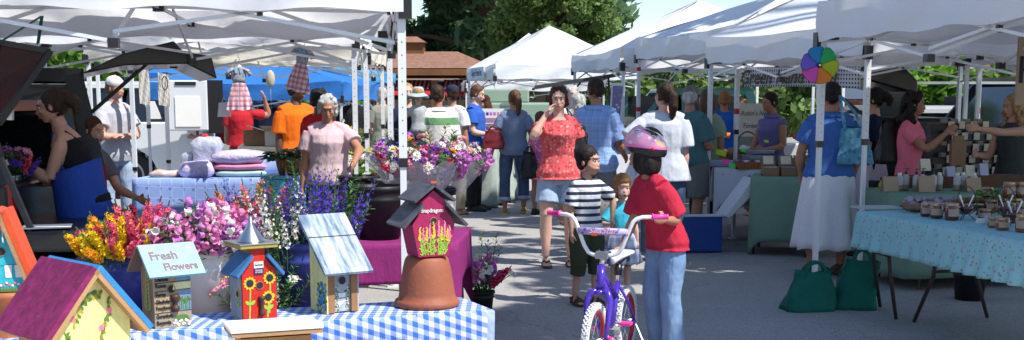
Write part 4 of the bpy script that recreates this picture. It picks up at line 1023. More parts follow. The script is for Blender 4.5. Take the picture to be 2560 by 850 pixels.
P('grey haired woman in pale pink t-shirt looking down at the flowers', *PX(822, 10.3), 8, 1.60, 'tan', ('curly', 'grey'), dict(m=fabric('pale_pink_tee', (.52, .38, .42)), loose=.02, hem=-.02), dict(m=darkp), arms=(('ik', at(880, 418, 9.9), (1, 0, -.3)), ((.2, -.02, -1), (.1, .1, -1))), head=(2, -24), bust=1.2, build=1.22, detail=2)
P('person in black with dark cap in front of the kiosk', *PX(884, 19.2), 10, 1.72, 'dark', ('short', 'black'), dict(m=fabric('black_tee', (.015, .015, .016)), loose=.03), dict(m=darkp), hat=('cap', m_blackplastic), build=1.2, detail=0, arms=(BENT, BENT))
P('man in olive grey shirt and khaki trousers facing away between the tent poles', *PX(957, 18.0), 200, 1.74, 'pale', ('short', 'grey'), dict(m=fabric('olive_grey_shirt', (.24, .24, .19)), loose=.02), dict(m=fabric('pale_khaki', (.40, .36, .28)), loose=.016), shoes=WHT, arms=(BENT, DOWN))
P('woman in navy t-shirt carrying a small child with a sun hat', *PX(1020, 14.0), 14, 1.74, 'pale', ('ponytail', 'blond'), dict(m=fabric('navy_tee', (.02, .028, .07)), loose=.02), dict(m=darkp), arms=(((.2, .2, -1), (-.1, .9, .15)), ((.2, .1, -1), (0, .3, -1))), head=(0, 4), build=1.1, bust=1)
P('small child in pale blue sun hat carried on an arm', xat(1046, 13.7, 1.2), 13.7, 200, .88, 'pale', ('short', 'blond'), dict(m=fabric('child_grey', (.34, .37, .38)), loose=.012), dict(m=fabric('child_blue', (.12, .16, .22))), arms=(REACH, REACH), seat=.30, legs=(((.4, .8, -.7), (0, 0, -1)), ((.4, .8, -.7), (0, 0, -1))), hs=1.5, hat=('sunhat', fabric('pale_blue_hat', (.34, .46, .52))), z=.86, shoes=WHT, head=(-20, -5))
P('man in white and green striped polo shirt seen from the side', *PX(1096, 13.8), 195, 1.72, 'tan', ('short', 'dark'), dict(m=mat('green_band_polo', (.12, .26, .12), rough=.9, kind='stripes_z', c2=(.62, .60, .56), freq=3.07, duty=.74, bump=.3, bscale=9), loose=.024, collar=True, sleeve=.8), dict(m=khaki), arms=(BENT, DOWN), head=(-40, 0), build=1.15)
P('man in navy cap and white shirt behind the striped polo', *PX(1132, 15.8), 150, 1.74, 'tan', ('short', 'dark'), dict(m=fabric('white_shirt', (.66, .66, .65)), loose=.03), dict(m=khaki), hat=('cap', fabric('navy_cap', (.02, .03, .06))), head=(60, 0), build=1.1)
P('man in royal blue t-shirt looking down at goods by the far tent', *PX(1186, 16.4), 78, 1.76, 'pale', ('short', 'brown'), dict(m=fabric('royal_blue_tee', (.03, .10, .42)), loose=.025), dict(m=darkp), arms=(BENT, BENT), head=(0, -18), build=1.22, shoes=BLK)
P('woman with brown cap bending at the stall beyond the blue t-shirt man', *PX(1217, 18.8), -70, 1.62, 'pale', ('long', 'auburn'), dict(m=fabric('rose_top', (.55, .25, .3))), dict(m=darkp), hat=('cap', fabric('brown_cap', (.06, .02, .012))), arms=(BENT, BENT), head=(0, -15), detail=0)
# --- lane
def rollup(t, k): pass
P('woman with long ponytail in grey blue t-shirt and rolled jeans walking away', *PX(1285, 16.0), 178, 1.68, 'tan', ('ponytail', 'brown'), dict(m=fabric('grey_blue_tee', (.17, .22, .33)), loose=.028, hem=-.05), dict(m=denim_d, len=.86, flare=1.15, cuffs=denim_l), arms=(((.35, -.1, -1), (.25, .1, -1)), ((.35, .1, -1), (.1, .3, -1))), head=(30, 0), bust=.6, build=1.12,
  legs=(((.07, -.1, -1), (0, -.12, -1)), ((.09, .18, -1), (0, -.2, -1))), shoes=(mat('yellow_flip', (.55, .50, .03), rough=.6), 'flipflop'))
P('girl in pink top and turquoise shorts mostly hidden by the woman in coral', *PX(1352, 15.8), 150, 1.36, 'tan', ('long', 'brown'), dict(m=fabric('pink_floral_top', (.62, .12, .30), kind='floral', c2=(.7, .5, .55), c3=(.5, .1, .3), freq=40, duty=.8), loose=.015), dict(m=fabric('turquoise_shorts', (.10, .48, .50)), len=.36), hs=1.1, shoes=BLK)
def coral_extra(t, k):
    q = k['hp']; b = MB()
    for s in (-1, 1): b.ell(q((s * .018, -.026, .070)), (.014 * k['q'], .010 * k['q'], .008 * k['q']), 10, 6, M=k['HM'])
    b.build('sunglasses', m_blackplastic, t, True)
P('woman in coral blouse and denim shorts with hand on her chin', *PX(1396, 10.9), 3, 1.67, 'pale', ('curly', 'auburn'), dict(m=fabric('coral_blouse', (.60, .10, .11), kind='floral', c2=(.74, .25, .21), c3=(.45, .04, .05), freq=34, duty=.75), loose=.014, hem=-.055, neck='scoop', sleeve=.45, flare=.25),
  dict(m=denim_l, len=.34, flare=1.12, loose=.012), arms=(((.35, -.12, -1), (.1, -.25, -1)), ('ik', at(1374, 272, 10.72), (.6, .1, -1))), head=(-6, -6), bust=1.6, build=1.08, detail=2, legs=(((.06, .0, -1), (0, -.02, -1)), ((.07, .18, -1), (0, -.05, -1))), shoes=FLIP, extra=coral_extra)
P('man in light blue checked shirt standing behind the striped boy', *PX(1490, 11.6), 152, 1.76, 'tan', ('short', 'dark'), dict(m=mat('blue_check_shirt', (.22, .34, .62), rough=.9, kind='plaid', c2=(.30, .43, .70), c3=(.16, .27, .55), freq=28, bump=.4, bscale=9), loose=.03, collar=True, sleeve=.8, hem=-.05), dict(m=fabric('grey_blue_trousers', (.16, .17, .18))), arms=(DOWN, ((.15, .25, -1), (-.1, .8, -.4))), head=(55, -10), build=1.2, detail=2, glasses=True, shoes=BLK)
P('grey haired man whose head shows right of the coral blouse', *PX(1428, 14.6), 20, 1.72, 'pale', ('curly', 'grey'), dict(m=fabric('white_shirt2', (.6, .6, .6))), dict(m=khaki))
P('person with silver hair lower behind the blue checked shirt', *PX(1443, 13.9), 170, 1.62, 'pale', ('curly', 'grey'), dict(m=fabric('beige_shirt', (.5, .46, .4))), dict(m=khaki))
P('little boy in navy and white striped t-shirt and olive cargo shorts', *PX(1466, 8.75, .5), 22, 1.14, 'fair', ('short', 'black'), dict(m=mat('navy_white_stripes', (.022, .03, .06), rough=.9, kind='stripes_z', c2=(.62, .63, .66), freq=19, duty=.56, bump=.3, bscale=12), loose=.018, hem=-.05, sleeve=.75),
  dict(m=fabric('olive_cargo', (.045, .055, .03)), len=.66, loose=.022, flare=1.05), arms=(('ik', at(1530, 565, 8.85), (.6, -.2, -.6)), ((.2, .0, -1), (-.02, .15, -1))), head=(34, 0), hs=1.38, detail=2, legs=(((.05, .05, -1), (0, 0, -1)), ((.07, .12, -1), (.0, -.25, -1))), shoes=SANDAL, shw=.93)
P('toddler girl with ginger hair in turquoise top and plaid skirt', *PX(1553, 9.1, .5), 12, .90, 'pale', ('fringe', 'ginger'), dict(m=fabric('turquoise_tee', (.05, .42, .56)), loose=.012, hem=-.03, sleeve=.8), skirt=dict(len=.28, m=mat('plaid_skirt', (.62, .64, .70), rough=.9, kind='plaid', c2=(.35, .38, .60), c3=(.05, .06, .18), freq=16, bump=.2), flare=.75, folds=11, amp=.05), pants=None,
  arms=(((.25, .1, -1), (.1, .1, -1)), ('ik', at(1533, 562, 8.9), (.5, -.2, -.6))), head=(0, -4), hs=1.55, detail=2, mouth=1, shw=.9, shoes=(mat('pink_shoe', (.75, .12, .35), rough=.5), 'shoe'))
m_helm = mat('helmet_shell', (.72, .30, .48), rough=.35, kind='floral', c2=(.70, .55, .25), c3=(.78, .60, .70), freq=24, duty=.8, bump=0, coat=.25)
P('girl in pink bicycle helmet, red t-shirt and jeans pushing the bicycle', *PX(1668, 7.05, .6), -68, 1.33, 'tan', ('bob', 'black'), dict(m=fabric('crimson_tee', (.42, .022, .05)), loose=.03, hem=-.055, sleeve=.85, flare=.12), dict(m=fabric('girl_jeans', (.14, .23, .40), kind='blend', c2=(.22, .32, .48), freq=6), flare=1.22, loose=.016),
  arms=(('ik', at(1652, 549, 6.72), (.25, -.45, -1.2)), ('ik', at(1545, 640, 6.95), (.2, -.4, -1))), head=(-50, -6), hs=1.22, detail=2, spine=(0, .34, 1), legs=(((.03, .05, -1), (0, -.08, -1)), ((.06, .16, -1), (0, -.18, -1))), shoes=WHT, hat=('helmet', (m_helm, m_blackplastic)))
# --- right side
P('woman in white t-shirt with long dark curls and hand on hip, back to the camera', *PX(1658, 11.2), 172, 1.70, 'pale', ('ponytail', 'dark'), dict(m=fabric('blue_white_tee', (.50, .53, .60)), loose=.035, hem=-.09, sleeve=.85), dict(m=denim_d), arms=(AKIMBO, DOWN), head=(40, 0), build=1.25, bust=.6, glasses=True)
P('man in grey cap, teal t-shirt and grey shorts at the bread stall', *PX(1722, 12.6), 140, 1.69, 'tan', ('short', 'grey'), dict(m=fabric('dark_teal_tee', (.06, .14, .15)), loose=.03, sleeve=.8), dict(m=greysh, len=.46, loose=.025), arms=(DOWN, BENT), hat=('cap', fabric('camo_cap', (.2, .19, .16), kind='blend', c2=(.1, .1, .08), freq=20)), head=(30, 0), build=1.22, shoes=BLK)
P('woman with brown hair in green top beside the teal t-shirt man', *PX(1764, 13.0), 150, 1.66, 'tan', ('long', 'brown'), dict(m=fabric('sage_top', (.25, .32, .22)), loose=.02), dict(m=darkp), arms=(BENT, DOWN), head=(60, 0))
P('man in bright blue t-shirt facing away beyond the white poles', *PX(1808, 15.4), 190, 1.66, 'tan', ('short', 'ginger'), dict(m=fabric('bright_blue_tee', (.02, .12, .50)), loose=.03), dict(m=khaki), build=1.2, arms=(BENT, BENT))
P('woman with sunglasses and light hair half hidden by the white pole', *PX(1856, 15.8), -20, 1.56, 'pale', ('long', 'blond'), dict(m=fabric('green_print_top', (.4, .5, .45))), dict(m=khaki), glasses=True, detail=0)
P('woman in sleeveless purple blouse working behind the baked goods', *PX(1928, 13.2), -55, 1.64, 'tan', ('short', 'black'), dict(m=fabric('purple_blouse', (.14, .13, .30)), sleeve=0, collar=True, loose=.015), dict(m=darkp), arms=(BENT, LOWFWD), head=(-10, -18), bust=1, build=1.1)
def tote(t, k): pass
P('woman in blue denim shirt and long white skirt standing with her back turned', *PX(2072, 10.3), 178, 1.70, 'tan', ('short', 'black'), dict(m=fabric('denim_blue_shirt', (.05, .13, .38)), loose=.024, hem=-.02, collar=True, sleeve=.62), skirt=dict(len=.44, m=fabric('white_skirt', (.68, .67, .70)), flare=.50, folds=10, amp=.03), arms=(((.3, .1, -1), (-.2, .6, -1)), ((.3, .05, -1), (-.1, .35, -1))), build=1.25, detail=2, shoes=(SANDAL[0], 'shoe'), bust=.8)
P('young woman with dark bun in navy t-shirt and pale skirt', *PX(2182, 11.6), -118, 1.66, 'fair', ('bun', 'black'), dict(m=fabric('deep_navy_tee', (.012, .018, .05)), loose=.018), skirt=dict(len=.3, m=fabric('pale_pink_skirt', (.5, .42, .5)), flare=.5), arms=(BENT, BENT), head=(10, -8), shoes=BLK)
P('woman with big dark curly hair in pink t-shirt reaching out her hand', *PX(2272, 10.95), 55, 1.62, 'tan', ('bigcurly', 'black'), dict(m=fabric('pink_tee', (.78, .17, .25)), loose=.016, hem=-.01, sleeve=.5), dict(m=khaki), arms=(((.25, -.25, -1), (-.3, .5, -.8)), ('ik', at(2378, 322, 10.75), (.3, 0, -1))), head=(18, -8), bust=1, detail=2)
P('blond curly haired woman in dark apron taking something from the pink t-shirt woman', *PX(2528, 11.0), -55, 1.60, 'fair', ('blondcurl', 'blond'), dict(m=fabric('dark_vest', (.05, .06, .06)), sleeve=0, loose=.012), dict(m=denim), arms=(('ik', at(2400, 318, 10.75), (.3, 0, -1)), ((.2, .3, -1), (-.1, .9, .1))), head=(-15, -8), detail=2, bust=1)
P('seated man in straw hat and light blue shirt behind the toddler', *PX(1572, 15.0), 190, 1.70, 'pale', ('short', 'grey'), dict(m=fabric('pale_blue_shirt', (.35, .48, .68)), loose=.03, sleeve=1.6), dict(m=khaki), hat=('straw', mat('straw', (.55, .42, .22), rough=.8)), seat=.48, legs=(((.1, 1, -.1), (0, 0, -1)), ((.1, 1, -.1), (0, 0, -1))), arms=(BENT, BENT), shoes=WHT, build=1.1)
# ------------------------------------------------------------------ flowers
def blossom(b, c, nrm, r, mi, rr, petals=5, droop=.25):
    n = Vector(nrm).normalized(); u = n.cross(Vector((.3, .2, 1))).normalized(); v = n.cross(u); a0 = rr.uniform(0, 6.28)
    vs = [c - n * r * .3]
    fs = []
    for i in range(petals):
        a = a0 + 2 * pi * i / petals; w = pi / petals * .85
        k = r * rr.uniform(.8, 1.15)
        p1 = c + (u * cos(a - w) + v * sin(a - w)) * k * .75; p2 = c + (u * cos(a) + v * sin(a)) * k * 1.1 - n * k * droop; p3 = c + (u * cos(a + w) + v * sin(a + w)) * k * .75
        j = len(vs); vs += [p1, p2, p3]; fs.append((0, j, j + 1, j + 2))
    b.add(vs, fs, mi)
def leaf(b, p, d, L, w, mi):
    d = d.normalized(); s = d.cross(Vector((0, 0, 1)));
    if s.length < .01: s = Vector((1, 0, 0))
    s.normalize(); m = p + d * L * .5 + Vector((0, 0, L * .06))
    b.add([p, m - s * w * .5, p + d * L, m + s * w * .5], [(0, 1, 2, 3)], mi)
def petal(name, c, **k): return mat('petal_' + name, c, rough=.6, var=.25, nscale=40, bump=0, trans=.3, spec=.2, **k)
m_stem = mat('green_stem', (.06, .16, .03), rough=.6, var=.3, nscale=20, bump=0, trans=.25); m_leafd = mat('green_leaf_dark', (.03, .085, .025), rough=.5, var=.3, nscale=14, bump=0, trans=.25)
PT = dict(yellow=petal('yellow', (.82, .62, .02)), red=petal('crimson', (.50, .01, .05)), pink=petal('hot_pink', (.80, .10, .28)), salmon=petal('salmon', (.85, .22, .22)), orange=petal('orange', (.85, .30, .02)),
          lilac=petal('lilac', (.56, .20, .55)), rose=petal('rose', (.75, .26, .50)), white=petal('white', (.80, .80, .76)), violet=petal('violet', (.10, .05, .46)), blue=petal('blue_violet', (.11, .07, .46)), cream=petal('cream', (.75, .75, .55)), maroon=petal('maroon', (.22, .005, .03)), purple=petal('purple', (.24, .05, .34)))
def spike_mesh(kind, cols, seed, L=.34):
    rr = random.Random(seed); b = MB(); bend = Vector((rr.uniform(-.04, .04), rr.uniform(-.04, .04), 0))
    f = lambda t: Vector((0, 0, L * t)) + bend * t * t
    b.tube([f(0), f(.35), f(.7), f(1)], [.0032, .0028, .002, .001], 5, 0)
    for i in range(7):
        t = rr.uniform(.1, .55); a = rr.uniform(0, 6.28); leaf(b, f(t), Vector((cos(a), sin(a), .7)), rr.uniform(.04, .08), .012, 1)
    if kind == 'snap':
        for i in range(19):
            t = .42 + .5 * i / 19; a = i * 2.4; r = .017 * (1.15 - .75 * max(0, (t - .6) / .4)); o = Vector((cos(a), sin(a), .25))
            blossom(b, f(t) + o * .014, o, r * 1.4, 2, rr, 5, .3); blossom(b, f(t) + o * .022 + Vector((0, 0, -.006)), o - Vector((0, 0, .5)), r * 1.0, 3, rr, 4, .1)
        for i in range(5): b.ell(f(.93 + .015 * i), (.004, .004, .006), 5, 4, 1)
    if kind == 'bell':
        for i in range(15):
            t = .40 + .55 * i / 15; a = i * 2.4 + rr.uniform(-.3, .3); o = Vector((cos(a), sin(a), rr.uniform(-.1, .5))).normalized(); c = f(t) + o * .02; u = o.cross(Vector((0, 0, 1))).normalized(); v = o.cross(u)
            prof = [(.004, 0), (.012, .008), (.013, .024), (.021, .034)]
            b.loft([[c + o * z + u * r * cos(q) + v * r * sin(q) for q in [2 * pi * k / 8 for k in range(8)]] for r, z in prof], 2 if rr.random() < .8 else 3, cap=False)
            b.tube([f(t), c], .0015, 4, 0)
    if kind == 'lark':
        for i in range(30):
            t = .30 + .66 * i / 30; a = i * 2.4; r = .0125 * (1.2 - .8 * max(0, (t - .6) / .4)); o = Vector((cos(a), sin(a), .1))
            blossom(b, f(t) + o * .015, o, r, 2 if rr.random() < .8 else 3, rr, 5, -.1)
        for i in range(10):
            t = rr.uniform(.3, .9); a = rr.uniform(0, 6.28); leaf(b, f(t), Vector((cos(a), sin(a), .9)), .03, .006, 1)
    if kind == 'stock':
        for i in range(34):
            t = .38 + .6 * i / 34; a = i * 2.4; r = .013 * (1.15 - .7 * max(0, (t - .6) / .4)); o = Vector((cos(a), sin(a), .15)); blossom(b, f(t) + o * rr.uniform(.010, .024), o, r, 2 if rr.random() < .85 else 1, rr, 4, 0)
    if kind == 'daisy':
        b.mi = 0
        for i in range(3):
            o = Vector((rr.uniform(-1, 1), rr.uniform(-1, 1), 1.2)).normalized(); c = f(.8) + o * .05; b.tube([f(.75), c], .0015, 4, 0); blossom(b, c, o, .026, 2, rr, 9, .05); b.ell(c + o * .003, .007, 6, 4, 3)
    if kind == 'green':
        for i in range(34):
            t = .3 + .7 * i / 34; a = i * 2.4; leaf(b, f(t), Vector((cos(a), sin(a), .5)), rr.uniform(.03, .05), .014, rr.choice((0, 1, 1)))
    o = b.build('flower_stem', [m_stem, m_leafd, PT[cols[0]], PT[cols[1]]], None, recalc=False); me = o.data; bpy.data.objects.remove(o); return me
SPK = {}
def spk(kind, c1, c2, seed=0, L=.34):
    k = (kind, c1, c2, seed, L)
    if k not in SPK: SPK[k] = spike_mesh(kind, (c1, c2), seed + len(SPK), L)
    return SPK[k]
def bunch(name, label, loc, kinds, n, spread=.55, z0=0, seed=1, cat='flowers', group=None, L=.34, lean=(0, 0), base=.05, sc=(.8, 1.15)):
    t = thing(name, label, cat, loc, 0, group); rr = random.Random(seed)
    for i in range(n):
        k = rr.choice(kinds); me = spk(*k, seed=i % 3, L=L); o = bpy.data.objects.new('flower_stem', me); COL.objects.link(o); o.parent = t
        a = i * 2.4; r = sqrt((i + .5) / n); th = spread * r * rr.uniform(.8, 1.15)
        o.location = (base * r * cos(a), base * r * sin(a), z0); d = Vector((sin(th) * cos(a) + lean[0], sin(th) * sin(a) + lean[1], cos(th)))
        o.rotation_euler = d.to_track_quat('Z', 'Y').to_euler(); s = rr.uniform(*sc) * (1.08 - .22 * r); o.scale = (s ** .3, s ** .3, s)
    return t
def bucket(label, loc, r, h, m, handle=True, grooves=True, name='flower_bucket', group='flower buckets', rb=None, ribs=True):
    t = thing(name, label, 'bucket', loc, 0, group); b = MB(); rb = rb or r * .82
    pr = [(rb, 0), (rb + (r - rb) * .7, h * .7)]
    if ribs: pr += [(rb + (r - rb) * .72 + .006, h * .72), (rb + (r - rb) * .78 + .006, h * .76), (rb + (r - rb) * .78, h * .78)]
    pr += [(r, h * .9), (r + .008, h * .91), (r + .008, h), (r - .004, h), (r - .006, h * .9), (rb - .004, .01)]
    b.lathe(pr, 32); b.build('shell', m, t, True)
    b = MB(); b.lathe([(.001, h * .82), (r * .93, h * .82)], 20, cap=False); b.build('water', mat('dark_water', (.01, .02, .015), rough=.1, bump=0, var=0), t)
    if handle: b = MB(); b.tube([(r * cos(a), r * sin(a) * .2 - r * .95 * abs(sin(a)) , h * .88 - .5 * r * sin(a)) for a in [pi * i / 12 for i in range(13)]], .0025, 6); b.build('handle', m_steel, t)
    return t
m_bkblue = mat('bucket_blue', (.02, .04, .26), rough=.35, var=.08, bump=.03, spec=.4); m_bkwhite = mat('bucket_white', (.62, .63, .66), rough=.4, var=.05, bump=.03)
m_bknavy = mat('bucket_navy', (.025, .035, .20), rough=.4, var=.08, bump=.03)
# low bench behind the birdhouses that carries the buckets
t = thing('low_bench', 'low plank bench carrying the flower buckets behind the birdhouses', 'bench', (-1.55, 6.0, 0), radians(2))
for i in range(3): b = MB(); b.box((0, -.2 + .2 * i, .39), (2.1, .18, .03)); bevel(b.build('plank', m_darkwood, t))
for sx in (-1, 1):
    for sy in (-1, 1): b = MB(); b.box((sx * .95, sy * .2, .186), (.06, .06, .372)); b.build('leg', m_darkwood, t)
Z = .406
def bp(px, d): return (xat(px, d, .7), d, Z)
bucket('blue bucket of red and yellow snapdragons', bp(315, 5.95), .145, .36, m_bkblue)
bucket('white bucket of pink and lilac bellflowers', bp(513, 5.95), .135, .36, m_bkwhite)
bucket('dark blue bucket under the white stock and purple larkspur', bp(752, 6.1), .13, .38, m_bknavy)
SN = [('snap', 'yellow', 'yellow'), ('snap', 'yellow', 'yellow'), ('snap', 'yellow', 'orange'), ('snap', 'red', 'red'), ('snap', 'pink', 'salmon'), ('snap', 'red', 'pink'), ('snap', 'orange', 'yellow'), ('green', 'cream', 'cream')]
bunch('snapdragon_bunch', 'red, yellow and orange snapdragons filling the blue bucket', (bp(300, 5.9)[0], 5.9, Z + .27), SN, 50, .86, seed=2, L=.31, base=.10, sc=(.75, 1.0))
bunch('snapdragon_bunch', 'salmon pink snapdragons on the right side of the blue bucket', (bp(355, 5.95)[0], 5.95, Z + .24), [('snap', 'salmon', 'pink'), ('snap', 'pink', 'salmon'), ('snap', 'maroon', 'red')], 16, .6, seed=12, L=.38, base=.06, lean=(.18, 0))
bunch('bellflower_bunch', 'pink, lilac and white bellflowers in the white bucket', (bp(515, 5.95)[0], 5.95, Z + .30), [('bell', 'rose', 'white'), ('bell', 'lilac', 'rose'), ('bell', 'rose', 'lilac'), ('bell', 'white', 'white'), ('bell', 'lilac', 'white'), ('green', 'cream', 'cream')], 48, .84, seed=3, L=.29, base=.11, sc=(.75, 1.1))
bunch('mixed_flower_bunch', 'mixed dark red, orange and violet flowers behind the funnel birdhouse', (bp(632, 6.5)[0], 6.5, Z + .22), [('snap', 'red', 'maroon'), ('snap', 'orange', 'red'), ('lark', 'violet', 'purple'), ('green', 'cream', 'cream'), ('daisy', 'rose', 'yellow'), ('snap', 'salmon', 'pink')], 46, .75, seed=4, L=.44, base=.10)
bucket('dark bucket of mixed flowers behind the funnel birdhouse', bp(632, 6.5), .14, .33, m_bknavy, handle=False)
bunch('stock_bunch', 'tall white stock flowers left of the purple larkspur', (bp(712, 6.0)[0], 6.0, Z + .25), [('stock', 'white', 'cream'), ('stock', 'cream', 'white'), ('green', 'cream', 'cream')], 16, .36, seed=5, L=.50, base=.06, lean=(-.05, 0), sc=(.7, 1.0))
bunch('larkspur_bunch', 'tall purple larkspur behind the yellow birdhouse', (bp(792, 6.2)[0], 6.2, Z + .22), [('lark', 'violet', 'blue'), ('lark', 'violet', 'purple'), ('lark', 'blue', 'violet'), ('green', 'cream', 'cream'), ('lark', 'violet', 'violet')], 60, .50, seed=6, L=.58, base=.12, sc=(.75, 1.05))
bunch('trailing_flowers', 'pink flowers and greenery low between the white and navy buckets', (bp(655, 5.9)[0], 5.9, Z + .0), [('daisy', 'rose', 'yellow'), ('green', 'cream', 'cream'), ('snap', 'pink', 'rose'), ('daisy', 'white', 'yellow')], 26, .7, seed=9, L=.34, base=.08)
bunch('ground_greens', 'low leafy greens behind the maroon birdhouse', (bp(90, 5.2)[0], 5.2, .45), [('green', 'cream', 'cream'), ('daisy', 'yellow', 'yellow'), ('green', 'cream', 'cream')], 20, .9, seed=10, L=.25, base=.1)
bucket('small dark bucket of greens behind the maroon birdhouse', (bp(90, 5.2)[0], 5.2, .2), .12, .3, m_blackplastic, handle=False)
t = thing('wooden_crate', 'upturned wooden crate under the bucket of greens', 'crate', (bp(90, 5.2)[0], 5.2, 0)); b = MB(); b.box((0, 0, .19), (.4, .36, .015)); b.box((0, -.17, .09), (.4, .015, .18)); b.box((0, .17, .09), (.4, .015, .18)); b.box((-.19, 0, .09), (.015, .32, .18)); b.box((.19, 0, .09), (.015, .32, .18)); b.build('crate_boards', m_rawwood, t)

# purple cloth table with the black buckets
def cloth_table(tname, tlabel, clabel, corners, z, drop, mcloth, legs=True, leg_mat=None, drops=None, amp=.02, nfold=16, gap=.0, scallop=0, uvs=1.0, cname='tablecloth', sub=.06, ruffle=None, inset=.08, tcat='table', group=None):
    C = [Vector((x, y, 0)) for x, y in corners]; cen = sum(C, Vector()) / 4; t = thing(tname, tlabel, tcat, (cen.x, cen.y, 0), 0, group)
    L = [c - cen for c in C]; b = MB(); b.slab([p * .985 + Vector((0, 0, z - .035)) for p in L], (0, 0, 1), .03); b.build('tabletop', m_darkwood, t)
    if legs:
        for p in L:
            b = MB(); q = p * (1 - inset * 2); b.tube([q + Vector((0, 0, z - .035)), q * 1.04 + Vector((0, 0, 0.0))], .013, 8); b.build('leg', leg_mat or m_blackplastic, t)
        b = MB()
        for i, j in ((0, 3), (1, 2)): b.tube([L[i] * (1 - inset * 2) + Vector((0, 0, z * .35)), L[j] * (1 - inset * 2) + Vector((0, 0, z * .35))], .011, 8)
        b.build('crossbar', leg_mat or m_blackplastic, t)
    per = []; s = 0; ids = []
    for i in range(4):
        A, B = L[i], L[(i + 1) % 4]; n = max(3, int((B - A).length / sub)); o = Vector(((B - A).y, -(B - A).x, 0)).normalized()
        for k in range(n):
            f = k / n; per.append((A.lerp(B, f), o, s + (B - A).length * f, i, f))
        s += (B - A).length
    N = len(per); outs = []
    for k in range(N):
        o = (per[k - 1][1] + per[k][1] + per[(k + 1) % N][1]) / 3
        outs.append(o.normalized())
    rows = []; uv = []
    prof = [(0.0, .0, -.02), (.4, 0.0, -.006), (1.0, -.006, .004)]
    nr = 10
    b = MB(); top = [p * .97 + Vector((0, 0, z)) for p, *_ in per]
    rows.append(top); uv.append([(p.x * uvs, p.y * uvs) for p in top])
    rows.append([p + Vector((0, 0, z)) for p, *_ in per]); uv.append([(p.x * uvs, p.y * uvs) for p, *_ in per])
    D = drops or [drop] * 4
    for r in range(nr + 1):
        f = r / nr; row = []; u_ = []
        for k, (p, o, sa, i, ff) in enumerate(per):
            d0 = D[i]; d1 = D[(i - 1) % 4]; w = min(1, ff * 6); dd = (d1 + d0) / 2 * (1 - w) + d0 * w
            w2 = min(1, (1 - ff) * 6); dn = D[(i + 1) % 4]; dd = dd * w2 + (d0 + dn) / 2 * (1 - w2) if w2 < 1 else dd
            if scallop: dd += scallop * (max(0, 1 - min(ff, 1 - ff) * 7))
            a = amp * f ** .8
            if ruffle and f > ruffle[0]: a += ruffle[1] * (f - ruffle[0]) / (1 - ruffle[0]) * sin(sa * ruffle[2]) ; 
            off = .006 + gap * f + a * sin(sa * nfold + 1.2 * sin(sa * nfold * .37)) + a * .4
            row.append(p + outs[k] * off + Vector((0, 0, z - .004 - dd * f))); u_.append(((p.x if abs(o.y) > abs(o.x) else p.y) * uvs, (-(dd * f)) * uvs + (p.y if abs(o.y) > abs(o.x) else p.x) * uvs))
        rows.append(row); uv.append(u_)
    vs = [p for r in rows for p in r]; us = [u for r in uv for u in r]
    fs = [(r * N + k, r * N + (k + 1) % N, (r + 1) * N + (k + 1) % N, (r + 1) * N + k) for r in range(len(rows) - 1) for k in range(N)]
    fs.append(tuple(reversed(range(N)))); b.add(vs, fs, 0, us)
    o = b.build(cname, mcloth, None, True, recalc=False, loc=(cen.x, cen.y, 0)); o.modifiers.new('thick', 'SOLIDIFY').thickness = .003
    tag(o, clabel, 'tablecloth'); return t, o
m_purple = fabric('magenta_cloth', (.21, .022, .13), rough=.8)
cloth_table('folding_table', 'folding table with black buckets of bouquets on top', 'plain magenta cloth draped over the bucket table', [(-1.12, 7.1), (-.34, 7.25), (-.28, 8.1), (-1.12, 7.95)], .64, .24, m_purple, scallop=.28, amp=.012, nfold=9)
m_bkblack = mat('bucket_black', (.012, .012, .013), rough=.5, bump=.05, spec=.3)
bucket('large black bucket standing on the magenta cloth', (xat(950, 7.5), 7.45, .645), .15, .33, m_bkblack, handle=False, group='black buckets')
bucket('black bucket with paper label holding wrapped bouquets, right end of table', (xat(1098, 7.75), 7.75, .645), .11, .30, m_bkblack, handle=False, group='black buckets', ribs=False)
bucket('black bucket behind the pole holding wrapped bouquets', (xat(1022, 7.95), 7.9, .645), .11, .30, m_bkblack, handle=False, group='black buckets')
bucket('empty black bucket under the hand of the grey haired woman', (xat(892, 9.6), 9.65, .60), .15, .30, m_bkblack, handle=False, group='black buckets')
bucket('empty black bucket furthest back beside the white leg', (xat(962, 9.5), 9.5, .58), .13, .30, m_bkblack, handle=False, group='black buckets')
t = thing('trestle_stand', 'low stand under the empty black buckets', 'stand', (xat(925, 9.6), 9.6, 0)); b = MB(); b.box((0, 0, .565), (.62, .5, .03)); b.build('top', m_darkwood, t)
for sx in (-1, 1):
    for sy in (-1, 1): b = MB(); b.box((sx * .26, sy * .2, .275), (.04, .04, .55)); b.build('leg', m_darkwood, t)
b = MB(); b.lathe([(.0985, .05), (.111, .25)], 24, cap=False); b.v = [v for v in b.v]; o = b.build('paper_label', mat('label_print', (.55, .54, .52), rough=.5, kind='blend', c2=(.06, .08, .14), freq=22), None, loc=(xat(1098, 7.75), 7.75, .645)); o.parent = None
bkl = [x for x in COL.objects if x.name.startswith('flower_bucket') and x.get('label', '').startswith('black bucket with paper')][0]; o.parent = bkl; o.location = (0, 0, 0)
def cello(parent, r, h, seed):
    b = MB(); rr = random.Random(seed); rows = []
    for k in range(8):
        f = k / 7; rows.append([Vector(((.05 + (r - .05) * f ** .8) * (1 + .12 * f * sin(i * 2.1 + k + seed)) * cos(2 * pi * i / 26), (.05 + (r - .05) * f ** .8) * (1 + .12 * f * sin(i * 2.1 + k + seed)) * sin(2 * pi * i / 26), -.12 + h * f + .025 * f * sin(i * 1.9 + seed))) for i in range(26)])
    b.loft(rows, cap=False); m = mat('cellophane', (.75, .76, .80), rough=.18, alpha=.42, bump=.8, bscale=18, var=0, spec=.8); b.build('cellophane', m, parent, True, recalc=False)
